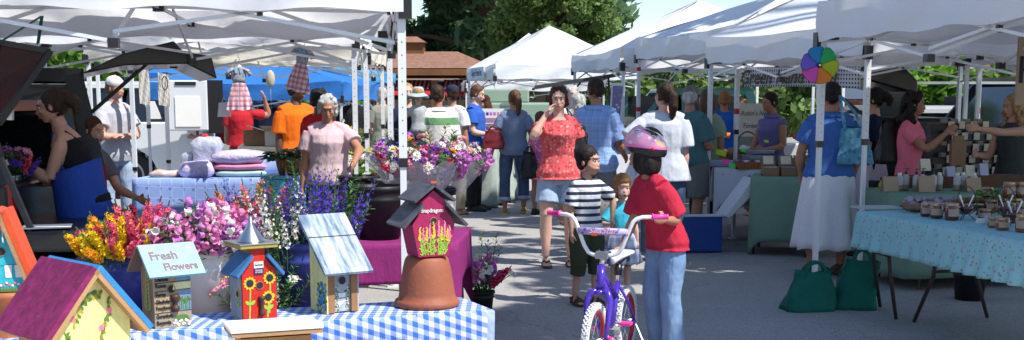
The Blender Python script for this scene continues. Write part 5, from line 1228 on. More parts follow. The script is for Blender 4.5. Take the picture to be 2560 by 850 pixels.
def rbunch(label, loc, kinds, n, seed, r=.24):
    t = thing('wrapped_bouquet', label, 'bouquet', loc, 0, 'wrapped bouquets'); rr = random.Random(seed)
    for i in range(n):
        k = rr.choice(kinds); me = spk(*k, seed=i % 3, L=.26); o = bpy.data.objects.new('flower_stem', me); COL.objects.link(o); o.parent = t; a = i * 2.4; q = sqrt((i + .5) / n); th = 1.15 * q
        o.location = (.04 * cos(a), .04 * sin(a), -.02); o.rotation_euler = Vector((sin(th) * cos(a), sin(th) * sin(a), cos(th) + .15)).to_track_quat('Z', 'Y').to_euler(); s = rr.uniform(.85, 1.15); o.scale = (1, 1, s)
    cello(t, r, .24, seed); return t
MX = [('daisy', 'violet', 'blue'), ('daisy', 'white', 'yellow'), ('snap', 'red', 'pink'), ('daisy', 'rose', 'yellow'), ('bell', 'lilac', 'rose'), ('daisy', 'white', 'cream'), ('lark', 'violet', 'purple'), ('daisy', 'lilac', 'purple'), ('green', 'cream', 'cream')]
rbunch('mixed wrapped bouquet with violet and white blooms left of the white tent leg', (xat(1003, 7.85), 7.85, 1.03), MX, 46, 21)
rbunch('wrapped bouquet with deep purple iris and yellow bloom right of the white leg', (xat(1062, 7.6), 7.6, .99), MX + [('daisy', 'yellow', 'orange')], 48, 22)
rbunch('lilac pink wrapped bouquet at the right end of the bucket table', (xat(1128, 7.8), 7.8, 1.0), [('daisy', 'lilac', 'rose'), ('bell', 'lilac', 'rose'), ('daisy', 'rose', 'yellow'), ('green', 'cream', 'cream'), ('daisy', 'lilac', 'purple'), ('daisy', 'white', 'cream')], 46, 23, r=.22)
bunch('tall_filler_stems', 'tall thin green filler stems rising from the wrapped bouquets', (xat(1080, 7.9), 7.9, 1.0), [('green', 'cream', 'cream')], 12, .7, seed=8, L=.36, base=.15)
bucket('small black vase of flowers on the asphalt beside the magenta cloth', (xat(1205, 8.4, .2), 8.4, 0), .085, .16, m_bkblack, handle=False)
bunch('small_bouquet', 'small bouquet of violet, white and red flowers standing on the ground', (xat(1208, 8.4, .2), 8.4, .14), MX, 24, .75, seed=24, L=.26, base=.04)
bunch('small_bouquet_spray', 'tall green spray above the small ground bouquet', (xat(1216, 8.45, .2), 8.45, .12), [('green', 'cream', 'cream')], 4, .35, seed=25, L=.42, base=.03)
# flowers held by the woman at the left
bunch('hand_bouquet', 'bright mixed bouquet held in the hand of the woman in the apron', (xat(22, 7.6, 1.3), 7.6, .98), MX + [('snap', 'orange', 'yellow'), ('snap', 'salmon', 'red')], 26, .9, seed=26, L=.22, base=.05)
b = MB(); p = at(20, 478, 7.6); b.loft([b.ring(p + Vector((0, 0, .1)), .085, 12), b.ring(p - Vector((0, 0, .08)), .02, 12)]); tag(b.build('bouquet_paper', m_paper), 'white paper cone at the foot of the hand held bouquet', 'paper')

# ------------------------------------------------------------------ birdhouse shelf
zt = .75
m_ging = mat('blue_gingham', (.56, .60, .68), kind='gingham', c2=(.035, .13, .52), freq=27, coord='UV', rough=.9, bump=.6, bscale=7, var=.08)
dl = Vector((-.93, -.36, 0)).normalized(); dn = Vector((.36, -.93, 0)).normalized()   # along the shelf to the left, and toward the camera
E0 = Vector((-.07, 4.255, 0))
c_fr = E0; c_br = E0 - dn * .30 + dl * .02; c_fl = E0 + dl * 1.75; c_bl = c_fl - dn * .30
cloth_table('display_table', 'narrow table carrying the row of painted birdhouses', 'blue and white gingham cloth under the row of birdhouses', [tuple(c_fl.xy), tuple(c_fr.xy), tuple(c_br.xy), tuple(c_bl.xy)], zt, .45, m_ging, amp=.012, nfold=10, sub=.025)
m_flor = mat('pink_floral_cloth', (.66, .66, .66), kind='floral', c2=(.60, .25, .28), c3=(.30, .42, .25), freq=34, duty=.6, coord='UV', rough=.85, bump=.15)
cloth_table('near_table', 'table close to the camera under the maroon roofed birdhouse', 'white cloth with small pink flowers under the maroon birdhouse', [(-2.3, 2.8), (-.35, 2.8), (-.35, 3.32), (-2.3, 3.86)], .72, .3, m_flor, amp=.01, sub=.05)
for nm, pts in ():
    pass
def paint(n, c, **k): return mat('paint_' + n, c, rough=k.pop('rough', .55), var=.12, nscale=22, bump=.2, bscale=70, spec=.3, streak=.36, **k)
pt = dict(maroon=paint('maroon', (.13, .008, .055), kind='blend', c2=(.23, .018, .105), freq=5, stretch=(1, 7, 7), rough=.75), skyblue=paint('sky_blue', (.03, .20, .48)), yellow=paint('pale_yellow', (.68, .62, .24)), aqua=paint('aqua', (.26, .50, .52)), red=paint('red', (.52, .02, .012)),
          blue=paint('mid_blue', (.04, .15, .34)), grey=paint('weathered_grey', (.26, .28, .31), kind='blend', c2=(.40, .42, .44), freq=6), white=paint('white', (.72, .72, .70)), turq=paint('turquoise', (.03, .40, .50)), orange=paint('orange_red', (.60, .07, .02)), magenta=paint('magenta', (.32, .014, .085)), slate=paint('slate_black', (.045, .047, .06), kind='blend', c2=(.09, .09, .11), freq=8, stretch=(8, 1, 1)),
          gold=paint('gold', (.75, .50, .03)), lime=paint('lime', (.28, .48, .05)), leafg=paint('leaf_green', (.10, .20, .04)), pink=paint('pink', (.75, .18, .28)), cream=paint('cream', (.75, .70, .35)), tan=paint('tan_wash', (.40, .29, .16), kind='blend', c2=(.30, .26, .18), freq=7), bluewash=paint('blue_wash', (.22, .32, .46), kind='blend', c2=(.10, .20, .44), freq=7), greyroof=paint('grey_white_roof', (.10, .16, .24), kind='blend', c2=(.60, .66, .70), freq=5, stretch=(9, 1, 1), rough=.3), olive=paint('olive_gold', (.36, .30, .06)), hole=m_ink)
def face_frame(o, u, v, n):   # returns a function placing 2d paint at (a along u, z up v)
    return lambda a, z, lift=.0012: o + u * a + v * z + n * lift
def disc(b, F, a, z, r, mi, n=14, ry=None, lift=.0012, wob=0.):
    b.poly([F(a + r * (1 + wob * sin(5 * q)) * cos(q), z + (ry or r) * (1 + wob * sin(5 * q)) * sin(q), lift) for q in [2 * pi * i / n for i in range(n)]], mi)
def stroke(b, F, pts, w, mi, lift=.0012):
    for i in range(len(pts) - 1):
        (a, z), (c, d) = pts[i], pts[i + 1]; L = max(1e-6, sqrt((c - a) ** 2 + (d - z) ** 2)); nx, nz = -(d - z) / L * w / 2, (c - a) / L * w / 2
        b.poly([F(a - nx, z - nz, lift), F(c - nx, d - nz, lift), F(c + nx, d + nz, lift), F(a + nx, z + nz, lift)], mi)
def pleaf(b, F, a, z, ang, L, w, mi, lift=.0014):
    c, s = cos(ang), sin(ang); pts = [(0, 0), (.3, .5), (.7, .45), (1, 0), (.7, -.45), (.3, -.5)]
    b.poly([F(a + (x * L * c - y * w * s), z + (x * L * s + y * w * c), lift) for x, y in pts], mi)
def ringhole(b, c, n, r, mi):  # dark entrance with a rim
    n = n.normalized(); u = n.cross(Vector((0, 0, 1))).normalized(); v = u.cross(n)
    b.loft([[c + n * d + u * rr_ * cos(q) + v * rr_ * sin(q) for q in [2 * pi * i / 20 for i in range(20)]] for rr_, d in ((r * 1.12, .0005), (r * 1.06, .003), (r * .95, .003), (r * .92, .001))], mi, cap=False)
X, Y, Zv = Vector((1, 0, 0)), Vector((0, 1, 0)), Vector((0, 0, 1))
def bhouse(label, loc, rz): return thing('birdhouse', label, 'birdhouse', loc, rz, 'painted birdhouses')
F0 = lambda w, d: face_frame(Vector((0, -d / 2, 0)), X, Zv, -Y)
def entrance(t, c, n, r, rim):
    b = MB(); n = n.normalized(); u = n.cross(Zv).normalized(); v = u.cross(n); b.poly([c + n * .0008 + u * r * cos(q) + v * r * sin(q) for q in [2 * pi * i / 22 for i in range(22)]], 0); ringhole(b, c, n, r, 1); b.build('entrance_hole', [m_ink, rim], t)
# gable house: front faces local -y
def gable(t, w, d, he, hp, mfront, mside, roofL, roofR, over=.03, eave=.04, th=.012, rl_edge=None):
    b = MB(); pf = [(-w / 2, 0), (w / 2, 0), (w / 2, he), (0, hp), (-w / 2, he)]; n = 5
    vf = [Vector((x, -d / 2, z)) for x, z in pf]; vb = [Vector((x, d / 2, z)) for x, z in pf]
    b.slab(vf, Y, .010, 0); b.build('front_wall', [mfront], t)
    b = MB(); b.slab([v for v in vb], -Y, .010, 0); b.build('back_wall', [mside], t)
    for s in (-1, 1):
        b = MB(); b.slab([Vector((s * w / 2, -d / 2 + .011, 0)), Vector((s * w / 2, d / 2 - .011, 0)), Vector((s * w / 2, d / 2 - .011, he)), Vector((s * w / 2, -d / 2 + .011, he))], -X * s, .010); b.build('side_wall', mside, t)
    sl = (hp - he) / (w / 2)
    for s, mt in ((-1, roofL), (1, roofR)):
        x1 = s * (w / 2 + eave); z1 = hp - sl * abs(x1) + .001; nn = Vector((s * sl, 0, 1)).normalized()
        a = [Vector((0 if s < 0 else 0, -d / 2 - over, hp + .001)), Vector((x1, -d / 2 - over, z1)), Vector((x1, d / 2 + over, z1)), Vector((0, d / 2 + over, hp + .001))]
        b = MB(); b.slab(a, nn, th, 0, 0); o = b.build('roof_panel', [mt, m_rawwood], t)
        # raw wood underside board
        b = MB(); b.slab([p - nn * .0135 + Vector((0, 0, 0)) for p in a], nn, .0125); q = b.build('roof_underside', m_rawwood, o); bevel(o, .002, 1)
# 1 maroon roofed house, big, nearest
t = bhouse('big birdhouse with maroon and sky blue roof and rose vine on its yellow front', (-1.262, 3.40, .735), radians(46))
gable(t, .215, .25, .165, .30, pt['yellow'], m_rawwood, pt['maroon'], pt['skyblue'], over=.035, eave=.045, th=.016)
F = F0(.215, .25); b = MB(); rr = random.Random(5)
def vine(pts):
    stroke(b, F, pts, .004, 0)
    for i in range(len(pts) - 1):
        for q in (0, .5):
            a = pts[i][0] * (1 - q) + pts[i + 1][0] * q; z = pts[i][1] * (1 - q) + pts[i + 1][1] * q
            for s in (-1, 1): pleaf(b, F, a, z, rr.uniform(.3, 1.2) * s + pi / 2 * (1 if s > 0 else -1) * .2, .016, .009, rr.choice((0, 1)))
vine([(-.075 + .014 * sin(i * .9), .02 + i * .022) for i in range(6)]); vine([(-.06 + i * .012, .15 + .075 * sin(min(1.5, i * .35)) - .0 * i) for i in range(8)]); vine([(.03 + .014 * sin(i * .8 + 1), .205 - i * .024) for i in range(8)]); vine([(-.02 + i * .02, .035 + .012 * sin(i * 1.4)) for i in range(6)])
for a, z in ((-.03, .235), (-.065, .165), (.02, .13), (.065, .05), (-.005, .06), (.045, .175), (-.04, .06), (.03, .03)): disc(b, F, a, z, .0085, 2, lift=.002, wob=.1)
b.build('painted_vine', [pt['leafg'], pt['olive'], pt['pink']], t)
# 2 fresh flowers house
rz2 = radians(37)
def at_shelf(px, d, rz, dx, dy):  # centre of a house whose front-left corner shows at px
    c = Vector((xat(px, d, zt), d, zt)); R = Matrix.Rotation(rz, 3, 'Z'); return c + R @ Vector((dx, dy, .004))
w, d, h = .125, .115, .185
t = bhouse('birdhouse with pale blue Fresh Flowers roof and plant names on its boards', at_shelf(389, 3.88, rz2, w / 2, d / 2), rz2)
b = MB(); b.slab([(-w / 2, -d / 2, 0), (w / 2, -d / 2, 0), (w / 2, -d / 2, h), (-w / 2, -d / 2, h)], Y, .01); 
fo = b.build('front_wall', pt['tan'], t)
for s in (-1, 1):
    b = MB(); b.slab([Vector((s * w / 2, -d / 2 + .011, 0)), Vector((s * w / 2, d / 2, 0)), Vector((s * w / 2, d / 2, h)), Vector((s * w / 2, 0, h + .075)), Vector((s * w / 2, -d / 2 + .011, h))], -X * s, .01); sw = b.build('side_wall', pt['tan'] if s > 0 else mat('brown_side', (.20, .12, .07), rough=.8, kind='wood', c2=(.28, .17, .10), freq=3), t)
b = MB(); b.box((0, d / 2 - .006, h / 2), (w - .022, .012, h)); b.build('back_wall', m_rawwood, t)
F = F0(w, d); b = MB()
for z in (.050, .085, .122, .150): stroke(b, F, [(-w / 2, z), (0, z + .002), (w / 2, z + .003)], .0022, 0)
b.poly([F(.005, .088), F(w / 2, .09), F(w / 2, .121), F(.02, .120)], 1); b.poly([F(.0, .124), F(w / 2, .126), F(w / 2, .149), F(.005, .148)], 4); b.poly([F(.005, .051), F(w / 2, .053), F(w / 2, .084), F(.012, .083)], 1); b.poly([F(.012, .153), F(w / 2, .155), F(w / 2, .185), F(.02, .185)], 1)
for i in range(9): a = .022 + i * .0045; stroke(b, F, [(a, .056), (a + .006 * sin(i * 2), .10 + .018 * sin(i * 3.1))], .0028, 2, .0018); pleaf(b, F, a, .08 + .008 * sin(i), 1.2 + (i % 3) * .5, .018, .005, 2, .002)
for i in range(12): disc(b, F, .002 + i * .005, .014 + .008 * sin(i * 1.7), .0045, 3, 8, lift=.002)
for i in range(12): pleaf(b, F, .0 + i * .005, .02, 1 + .1 * i, .022, .005, 2, .0016)
b.build('painted_garden', [m_ink, pt['bluewash'], pt['leafg'], pt['white'], pt['cream']], t)
for s, z in (('Daisies', .158), ('Roses', .137), ('Ferns', .107), ('Gladiola', .094 - .01), ('Foxglove', .063), ('Geranium', .036), ('Begonia', .014)):
    text(s, t, (-w / 2 + .004, -d / 2 - .0025, z + .004), (pi / 2, 0, 0), .0185, m_ink, align='LEFT', xs=.85 if len(s) < 8 else .75, off=.0004)
entrance(t, Vector((-.004, -d / 2, .128)), -Y, .013, m_rawwood)
b = MB(); b.T = Matrix.Translation((.006, -d / 2 - .006, .052)); b.lathe([(.008, 0), (.014, .006), (.013, .016), (.008, .020), (.008, .028), (.013, .036), (.015, .048), (.015, .056), (.001, .057)], 14); b.build('spool_perch', mat('dark_stain', (.07, .03, .02), rough=.5), t, True)
b = MB(); FL = face_frame(Vector((-w / 2, 0, 0)), Y, Zv, -X)
for i in range(26):
    z = .045 + i * .007; ww = .034 * (1 - i / 30); 
    for s in (-1, 1): pleaf(b, FL, .0, z, pi / 2 - s * 1.0, ww * 1.3, .006, i % 2)
stroke(b, FL, [(0, .02), (0, .22)], .003, 0); b.build('painted_fern', [pt['leafg'], pt['olive']], t)
z0, z1 = h + .082, h - .012; y1 = -d / 2 - .045
nn = Vector((0, -(z0 - z1), -(y1)) if False else (0, -(z0 - z1), -y1)).normalized()
b = MB(); b.slab([(-w / 2 - .030, 0, z0), (w / 2 + .035, 0, z0), (w / 2 + .035, y1, z1), (-w / 2 - .030, y1, z1)], nn, .009); rp = b.build('roof_panel', pt['aqua'], t); bevel(rp, .0015, 1)
b = MB(); b.slab([(-w / 2 - .030, .002, z0), (w / 2 + .035, .002, z0), (w / 2 + .035, -y1, z1), (-w / 2 - .030, -y1, z1)], Vector((0, z0 - z1, -y1)), .009); b.build('roof_panel', mat('brown_side', ()), t)
ang = atan2(z0 - z1, -y1); L_ = sqrt((z0 - z1) ** 2 + y1 ** 2); mp = mat('roof_letter_paint', (.22, .13, .16), rough=.7, bump=0)
def onroof(a, f): return Vector((a, y1 * f, z0 + (z1 - z0) * f)) + nn * .0098
text('Fresh', t, onroof(-.022, .38), (ang, 0, 0), .050, mp, xs=.85, off=.0012); text('Flowers', t, onroof(.022, .74), (ang, 0, 0), .045, mp, xs=.8, off=.0012)
b = MB(); c = onroof(w / 2 + .012, .14); vv = Vector((0, y1, z1 - z0)).normalized(); b.poly([c + X * .008 * cos(q) + vv * .008 * sin(q) for q in [2 * pi * i / 14 for i in range(14)]]); b.build('price_dot', pt['cream'], t)
# 3 red sunflower house with funnel
w, d = .122, .115; rz3 = radians(34)
t = bhouse('red birdhouse with painted sunflowers and a tin funnel on top', at_shelf(609, 4.02, rz3, w / 2, d / 2), rz3)
b = MB(); b.slab([(-w / 2, -d / 2, 0), (w / 2, -d / 2, 0), (w / 2, -d / 2, .165), (.022, -d / 2, .215), (.022, -d / 2, .245), (-.028, -d / 2, .245), (-.028, -d / 2, .205), (-w / 2, -d / 2, .165)], Y, .012); b.build('front_wall', pt['red'], t)
for s in (-1, 1): b = MB(); b.box((s * (w / 2 - .005), .006, .082), (.01, d - .013, .164)); b.build('side_wall', pt['grey'], t)
b = MB(); b.box((0, d / 2 - .005, .082), (w - .022, .01, .164)); b.build('back_wall', pt['grey'], t)
b = MB(); b.box((-.003, .0, .225), (.049, d - .03, .045)); b.build('chimney_block', m_rawwood, t)
for s in (-1, 1):
    x1 = s * (w / 2 + .022); nn2 = Vector((s * .55, 0, 1)).normalized(); b = MB(); b.slab([(s * .024, -d / 2 - .018, .218), (x1, -d / 2 - .018, .148), (x1, d / 2 + .015, .148), (s * .024, d / 2 + .015, .218)], nn2, .012); bevel(b.build('roof_panel', pt['blue'], t), .002, 1)
b = MB(); b.box((-.003, 0, .254), (.135, .15, .014)); o = b.build('roof_cap', pt['olive'], t); bevel(o, .002, 1)
b = MB(); b.box((-.003, 0, .263), (.142, .157, .004)); b.build('tin_plate', m_steel, o)
b = MB(); b.T = Matrix.Translation((-.003, 0, .266)); b.lathe([(.048, 0), (.046, .004), (.009, .060), (.0065, .085), (.005, .085)], 28, cap=False); b.build('funnel', m_steel, t, True)
F = F0(w, d); b = MB()
def sunflower(b, F, a, z, r):
    for i in range(12): pleaf(b, F, a, z, 2 * pi * i / 12, r * 1.0, r * .55, 0, .0016)
    disc(b, F, a, z, r * .55, 1, lift=.0022)
for a, z, zb in ((-.035, .128, .004), (.037, .142, .02), (.030, .075, .006)):
    stroke(b, F, [(a - .004, zb), (a + .003, z)], .005, 2)
    for s in (-1, 1): pleaf(b, F, a, zb + (z - zb) * .4, pi / 2 - s * .9, .024, .012, 2)
    sunflower(b, F, a, z, .024)
b.build('painted_sunflowers', [pt['gold'], m_ink, pt['lime']], t)
b = MB(); FL = face_frame(Vector((-w / 2, 0, 0)), -Y, Zv, -X); sunflower(b, FL, .012, .088, .02); pleaf(b, FL, .012, .045, .8, .025, .012, 2); pleaf(b, FL, .012, .045, 2.2, .02, .01, 2); b.build('painted_side_sunflower', [pt['gold'], m_ink, pt['lime']], t)
entrance(t, Vector((.0, -d / 2, .118)), -Y, .013, m_rawwood)
b = MB(); b.T = Matrix.Translation((.004, -d / 2 - .008, .015)); b.lathe([(.009, 0), (.011, .01), (.007, .016), (.007, .05), (.011, .056), (.011, .066), (.001, .067)], 12); b.build('spindle_perch', mat('dark_stain', ()), t, True)
b = MB(); b.box((-.002, -d / 2 - .002, .190), (.034, .0016, .022), 0); b.box((-.002, -d / 2 - .002, .168), (.034, .0018, .022), 1); b.build('price_tag', [m_paper, mat('navy_label', (.02, .02, .12), bump=0)], t)
text('Handmade', t, (-.002, -d / 2 - .0035, .190), (pi / 2, 0, 0), .0085, m_ink, xs=.8); text('Handmade\nBY HAND', t, (-.002, -d / 2 - .0035, .168), (pi / 2, 0, 0), .0075, m_paper, xs=.8)
# 4 yellow / grey shed roof house
w, d = .125, .135; rz4 = radians(34)
t = bhouse('tall birdhouse with weathered grey white shed roof and yellow side with blue flowers', at_shelf(818, 4.15, rz4, w / 2, d / 2), rz4)
hb, hf = .30, .185
for s in (-1, 1): b = MB(); b.slab([Vector((s * w / 2, -d / 2, 0)), Vector((s * w / 2, d / 2, 0)), Vector((s * w / 2, d / 2, hb)), Vector((s * w / 2, -d / 2, hf))], -X * s, .01); b.build('side_wall', pt['yellow'] if s < 0 else pt['grey'], t)
b = MB(); b.box((0, -d / 2 + .016, hf / 2), (w - .021, .012, hf - .008)); b.build('front_wall', pt['grey'], t)
b = MB(); b.box((0, d / 2 - .006, hb / 2), (w - .021, .012, hb - .008)); b.build('back_wall', pt['grey'], t)
for s in (-1, 1): b = MB(); b.box((s * (w / 2 - .018), -d / 2 + .004, hf / 2 - .004), (.026, .012, hf - .01)); bevel(b.build('corner_post', mat('cedar', (.34, .17, .07), rough=.8, kind='wood', c2=(.22, .11, .05), freq=3), t), .003)
sl = (hb - hf) / d; nn3 = Vector((0, -sl, 1)).normalized(); za = lambda y: hf + (y + d / 2) * sl + .001
for i, (ya, yb) in enumerate(((d / 2 + .035, .018), (.014, -d / 2 - .05))):
    b = MB(); b.slab([(-w / 2 - .03, ya, za(ya)), (w / 2 + .03, ya, za(ya)), (w / 2 + .03, yb, za(yb)), (-w / 2 - .03, yb, za(yb))], nn3, .011); bevel(b.build('roof_board', pt['greyroof'], t), .002, 1)
entrance(t, Vector((.002, -d / 2 + .010, .115)), -Y, .015, pt['grey'])
F = face_frame(Vector((0, -d / 2 + .010, 0)), X, Zv, -Y); b = MB()
for s in (-1, 1):
    for i in range(16): pleaf(b, F, s * (.020 + .004 * sin(i)), .01 + i * .0055, i * 1.3, .010, .006, 0); 
for i in range(18): disc(b, F, (-1) ** i * (.021 + .004 * sin(i * 2)), .012 + i * .0048, .0022, 1, 6, lift=.003)
b.poly([F(-.016, .07, .002), F(.016, .07, .002), F(.012, .055, .002), F(-.012, .055, .002)], 1); b.poly([F(-.016, .04, .002), F(.016, .045, .002), F(-.012, .02, .002)], 1); b.build('painted_birdbath', [pt['leafg'], pt['white']], t)
b = MB(); FL = face_frame(Vector((-w / 2, 0, 0)), -Y, Zv, -X); rr = random.Random(3)
for i in range(60):
    a = rr.uniform(-.005, .06); z = rr.uniform(0, .12 - abs(a - .03)); pleaf(b, FL, a, z, rr.uniform(0, 6.3), .018, .009, 0)
for i in range(18): a = rr.uniform(.0, .055); z = rr.uniform(.01, .115 - abs(a - .03)); disc(b, FL, a, z, .009, 1 + i % 2, 9, lift=.0022, wob=.12)
b.build('painted_hydrangea', [pt['leafg'], pt['skyblue'], paint('powder_blue', (.25, .45, .65))], t)
# 5 terracotta pot with the magenta house
p = Vector((xat(1066, 4.3, zt), 4.34, zt + .003))
t = thing('terracotta_pot', 'upturned terracotta pot standing on the gingham cloth', 'pot', p)
b = MB(); b.lathe([(.112, 0), (.119, .006), (.120, .016), (.115, .026), (.106, .030), (.102, .05), (.096, .09), (.088, .14), (.080, .172), (.074, .182), (.05, .186), (.001, .187)], 40); b.build('pot_body', mat('terracotta', (.30, .095, .048), rough=.6, kind='blend', c2=(.24, .07, .036), freq=4, bump=.2, bscale=60), t, True)
w, d = .16, .14; t = bhouse('magenta birdhouse with two black roofs and snapdragons, standing on the pot', p + Vector((.002, 0, .190)), radians(24))
wb = .115
b = MB(); b.slab([(-wb / 2, -d / 2, 0), (wb / 2, -d / 2, 0), (w / 2, -d / 2, .115), (.045, -d / 2, .175), (.045, -d / 2, .20), (0, -d / 2, .238), (-.045, -d / 2, .20), (-.045, -d / 2, .175), (-w / 2, -d / 2, .115)], Y, d - .012); b.build('front_wall', pt['magenta'], t)
b = MB(); b.box((0, .0, .185), (.092, d * .8, .018)); b.build('roof_gap', m_rawwood, t)
for (xa, za_, xb, zb_, dd) in ((.04, .186, .118, .106, .025), (0, .252, .075, .196, .02)):
    for s in (-1, 1):
        b = MB(); nn4 = Vector((s * (za_ - zb_), 0, xb - xa)).normalized(); b.slab([(s * xa, -d / 2 - dd, za_), (s * xb, -d / 2 - dd, zb_), (s * xb, d / 2 + dd, zb_), (s * xa, d / 2 + dd, za_)], nn4, .010); bevel(b.build('roof_panel', pt['slate'], t), .0015, 1)
b = MB(); b.box((-.004, -d / 2 - .012, .268), (.022, .012, .006)); b.build('orange_sticker', pt['orange'], t)
entrance(t, Vector((.0, -d / 2, .128)), -Y, .0125, m_rawwood)
F = F0(w, d); b = MB(); rr = random.Random(8)
for i, a in enumerate((-.052, -.040, -.026, -.014, .000, .020, .030, .042, .052, .060)):
    hgt = rr.uniform(.105, .15) - .3 * max(0, abs(a) - .035); lo = .006 if abs(a) < .055 else .03; stroke(b, F, [(a * .8, lo), (a, hgt * .6)], .003, 0)
    for k in range(14): pleaf(b, F, a * (.8 + .2 * k / 14), lo + k * (hgt * .6 - lo) / 14, rr.uniform(.4, 2.7), .013, .005, 0)
    mi = 1 + i % 2
    for k in range(9): disc(b, F, a + rr.uniform(-.002, .002), hgt * (.58 + .048 * k), .0052 * (1.1 - .07 * k), mi, 8, lift=.0018)
b.build('painted_snapdragons', [pt['lime'], pt['gold'], paint('soft_pink', (.70, .22, .35))], t)
text('Snapdragons', t, (-.005, -d / 2 - .0022, .166), (pi / 2, 0, 0), .0205, pt['white'], xs=.82, off=.0003)
# 6 turquoise house with red roof at the left edge
p = Vector((xat(14, 3.78, .9), 3.80, .90)); t = bhouse('turquoise birdhouse with steep orange red roof and hanging pink ornament, left edge', p, radians(14))
w, d = .125, .12; gable(t, w, d, .07, .255, pt['turq'], pt['turq'], pt['orange'], pt['orange'], over=.02, eave=.016, th=.018)
entrance(t, Vector((-.006, -d / 2, .128)), -Y, .0135, m_rawwood)
F = F0(w, d); b = MB(); stroke(b, F, [(-.06, .085), (-.02, .082), (.02, .087), (.058, .083)], .0012, 0)
for x0_ in (-.045, .002, .032): b.poly([F(x0_, .085), F(x0_ + .022, .085), F(x0_ + .020, .045), F(x0_ + .002, .045)], 1)
for i in range(14): a = -.055 + i * .0085; stroke(b, F, [(a, .002), (a + .002, .025)], .0018, 2); disc(b, F, a + .002, .024 + .005 * sin(i * 2), .0042, 1 if i % 2 else 3, 7, lift=.002)
b.poly([F(-w / 2, 0, .001), F(w / 2, 0, .001), F(w / 2, .012, .001), F(-w / 2, .008, .001)], 2); b.build('painted_clothesline', [m_ink, pt['white'], pt['leafg'], pt['pink']], t)
b = MB(); b.tube([(.004, -d / 2 - .012, .25), (.004, -d / 2 - .012, .165)], .0012, 5, 1); b.ell((.004, -d / 2 - .012, .205), (.008, .005, .010), 10, 8, 0); b.ell((.004, -d / 2 - .012, .168), (.003, .003, .012), 8, 6, 1); b.build('hanging_ornament', [pt['pink'], pt['white']], t, True)
t = thing('wooden_pedestal', 'round orange brown pedestal under the turquoise birdhouse', 'pedestal', (p.x, p.y, .70)); b = MB(); b.lathe([(.085, 0), (.085, .01), (.075, .02), (.070, .14), (.082, .15), (.082, .17), (.088, .18), (.088, .196), (.001, .197)], 28); b.build('pedestal_body', mat('orange_wood', (.40, .13, .05), rough=.6, kind='wood', c2=(.28, .09, .03), freq=3), t, True)
t2 = thing('side_stool', 'small stool under the pedestal at the left edge', 'stool', (p.x, p.y, 0)); b = MB(); b.box((0, 0, .685), (.3, .3, .028)); b.build('seat', m_darkwood, t2)
for sx in (-1, 1):
    for sy in (-1, 1): b = MB(); b.box((sx * .12, sy * .12, .335), (.035, .035, .67)); b.build('leg', m_darkwood, t2)
# 7 white topped house at the bottom edge
t = bhouse('low birdhouse with flat white roof and raw wood edges at the bottom edge', (xat(676, 3.22, .8), 3.26, .724), radians(20))
b = MB(); b.box((0, 0, .162), (.25, .19, .010), 0, M=Matrix.Rotation(radians(-2), 3, 'X')); bevel(b.build('roof_board', pt['white'], t), .002, 1)
b = MB(); b.box((0, 0, .150), (.244, .184, .010), 0, M=Matrix.Rotation(radians(-2), 3, 'X')); b.build('roof_underside', m_rawwood, t)
b = MB(); b.box((0, 0, .07), (.19, .14, .14)); b.build('box_wall', [m_rawwood], t)
F = F0(.19, .14); b = MB(); disc(b, F, .03, .11, .02, 0); disc(b, F, -.03, .10, .016, 1); disc(b, F, -.06, .12, .014, 2); disc(b, F, .065, .085, .018, 1); b.build('painted_spots', [pt['lime'], pt['skyblue'], pt['gold']], t)

# ------------------------------------------------------------------ blue cloth table with linens
m_btile = mat('blue_square_cloth', (.26, .37, .74), kind='tile', c2=(.13, .20, .52), c3=(.44, .54, .80), freq=8.5, coord='UV', rough=.85, bump=.2, bscale=40)
xl, xr = xat(338, 12.4, .75), xat(702, 12.4, .75)
cloth_table('linen_table', 'table of folded linens and plastic bags', 'blue cloth with woven squares over the linen table', [(xl, 12.3), (xr - .06, 12.35), (xr, 13.1), (xl + .05, 13.05)], .70, .62, m_btile, amp=.02, nfold=5)
def cushion(name, label, c, s, m, cat, rz=0, parent=None, disp=.03):
    b = MB(); n, k = 28, 12; rows = []
    for i in range(k + 1):
        a = -pi / 2 + pi * i / k; cz = abs(cos(a)) ** .45; row = []
        for j in range(n):
            t_ = 2 * pi * j / n; cx = abs(cos(t_)) ** .4 * (1 if cos(t_) >= 0 else -1); cy = abs(sin(t_)) ** .4 * (1 if sin(t_) >= 0 else -1)
            q = Vector((s[0] / 2 * cx * max(cz, .02), s[1] / 2 * cy * max(cz, .02), s[2] / 2 * sin(a)))
            q += Vector((mnoise.noise(q * 9 + Vector(c)), mnoise.noise(q * 9 + Vector(c) + Vector((5, 5, 5))), mnoise.noise(q * 7 + Vector(c) + Vector((9, 1, 4))))) * disp; row.append(q)
        rows.append(row)
    b.loft(rows); o = b.build(name, m, parent, True, loc=c, rot=rz)
    if parent is None: tag(o, label, cat)
    return o
m_lil = mat('lilac_plastic', (.50, .42, .66), rough=.3, bump=.6, bscale=14, kind='blend', c2=(.62, .55, .72), freq=4, spec=.5); m_pk = mat('pink_terry', (.66, .24, .38), rough=.9, bump=.4, bscale=30); m_mint = mat('mint_terry', (.36, .52, .48), rough=.9); m_bl = mat('pale_blue_terry', (.32, .42, .66), rough=.9); m_plas = mat('clear_plastic', (.62, .66, .76), rough=.2, bump=.9, bscale=10, alpha=.8, kind='blend', c2=(.40, .46, .62), freq=6)
zt2 = .706
def lin(px, d=12.65): return xat(px, d, .9)
cushion('folded_towel', 'mint folded towel at the bottom of the towel stack', (lin(605), 12.65, zt2 + .035), (.54, .36, .08), m_mint, 'towel', disp=.012)
cushion('folded_towel', 'pink folded towel in the middle of the towel stack', (lin(603), 12.65, zt2 + .105), (.56, .36, .075), m_pk, 'towel', disp=.012)
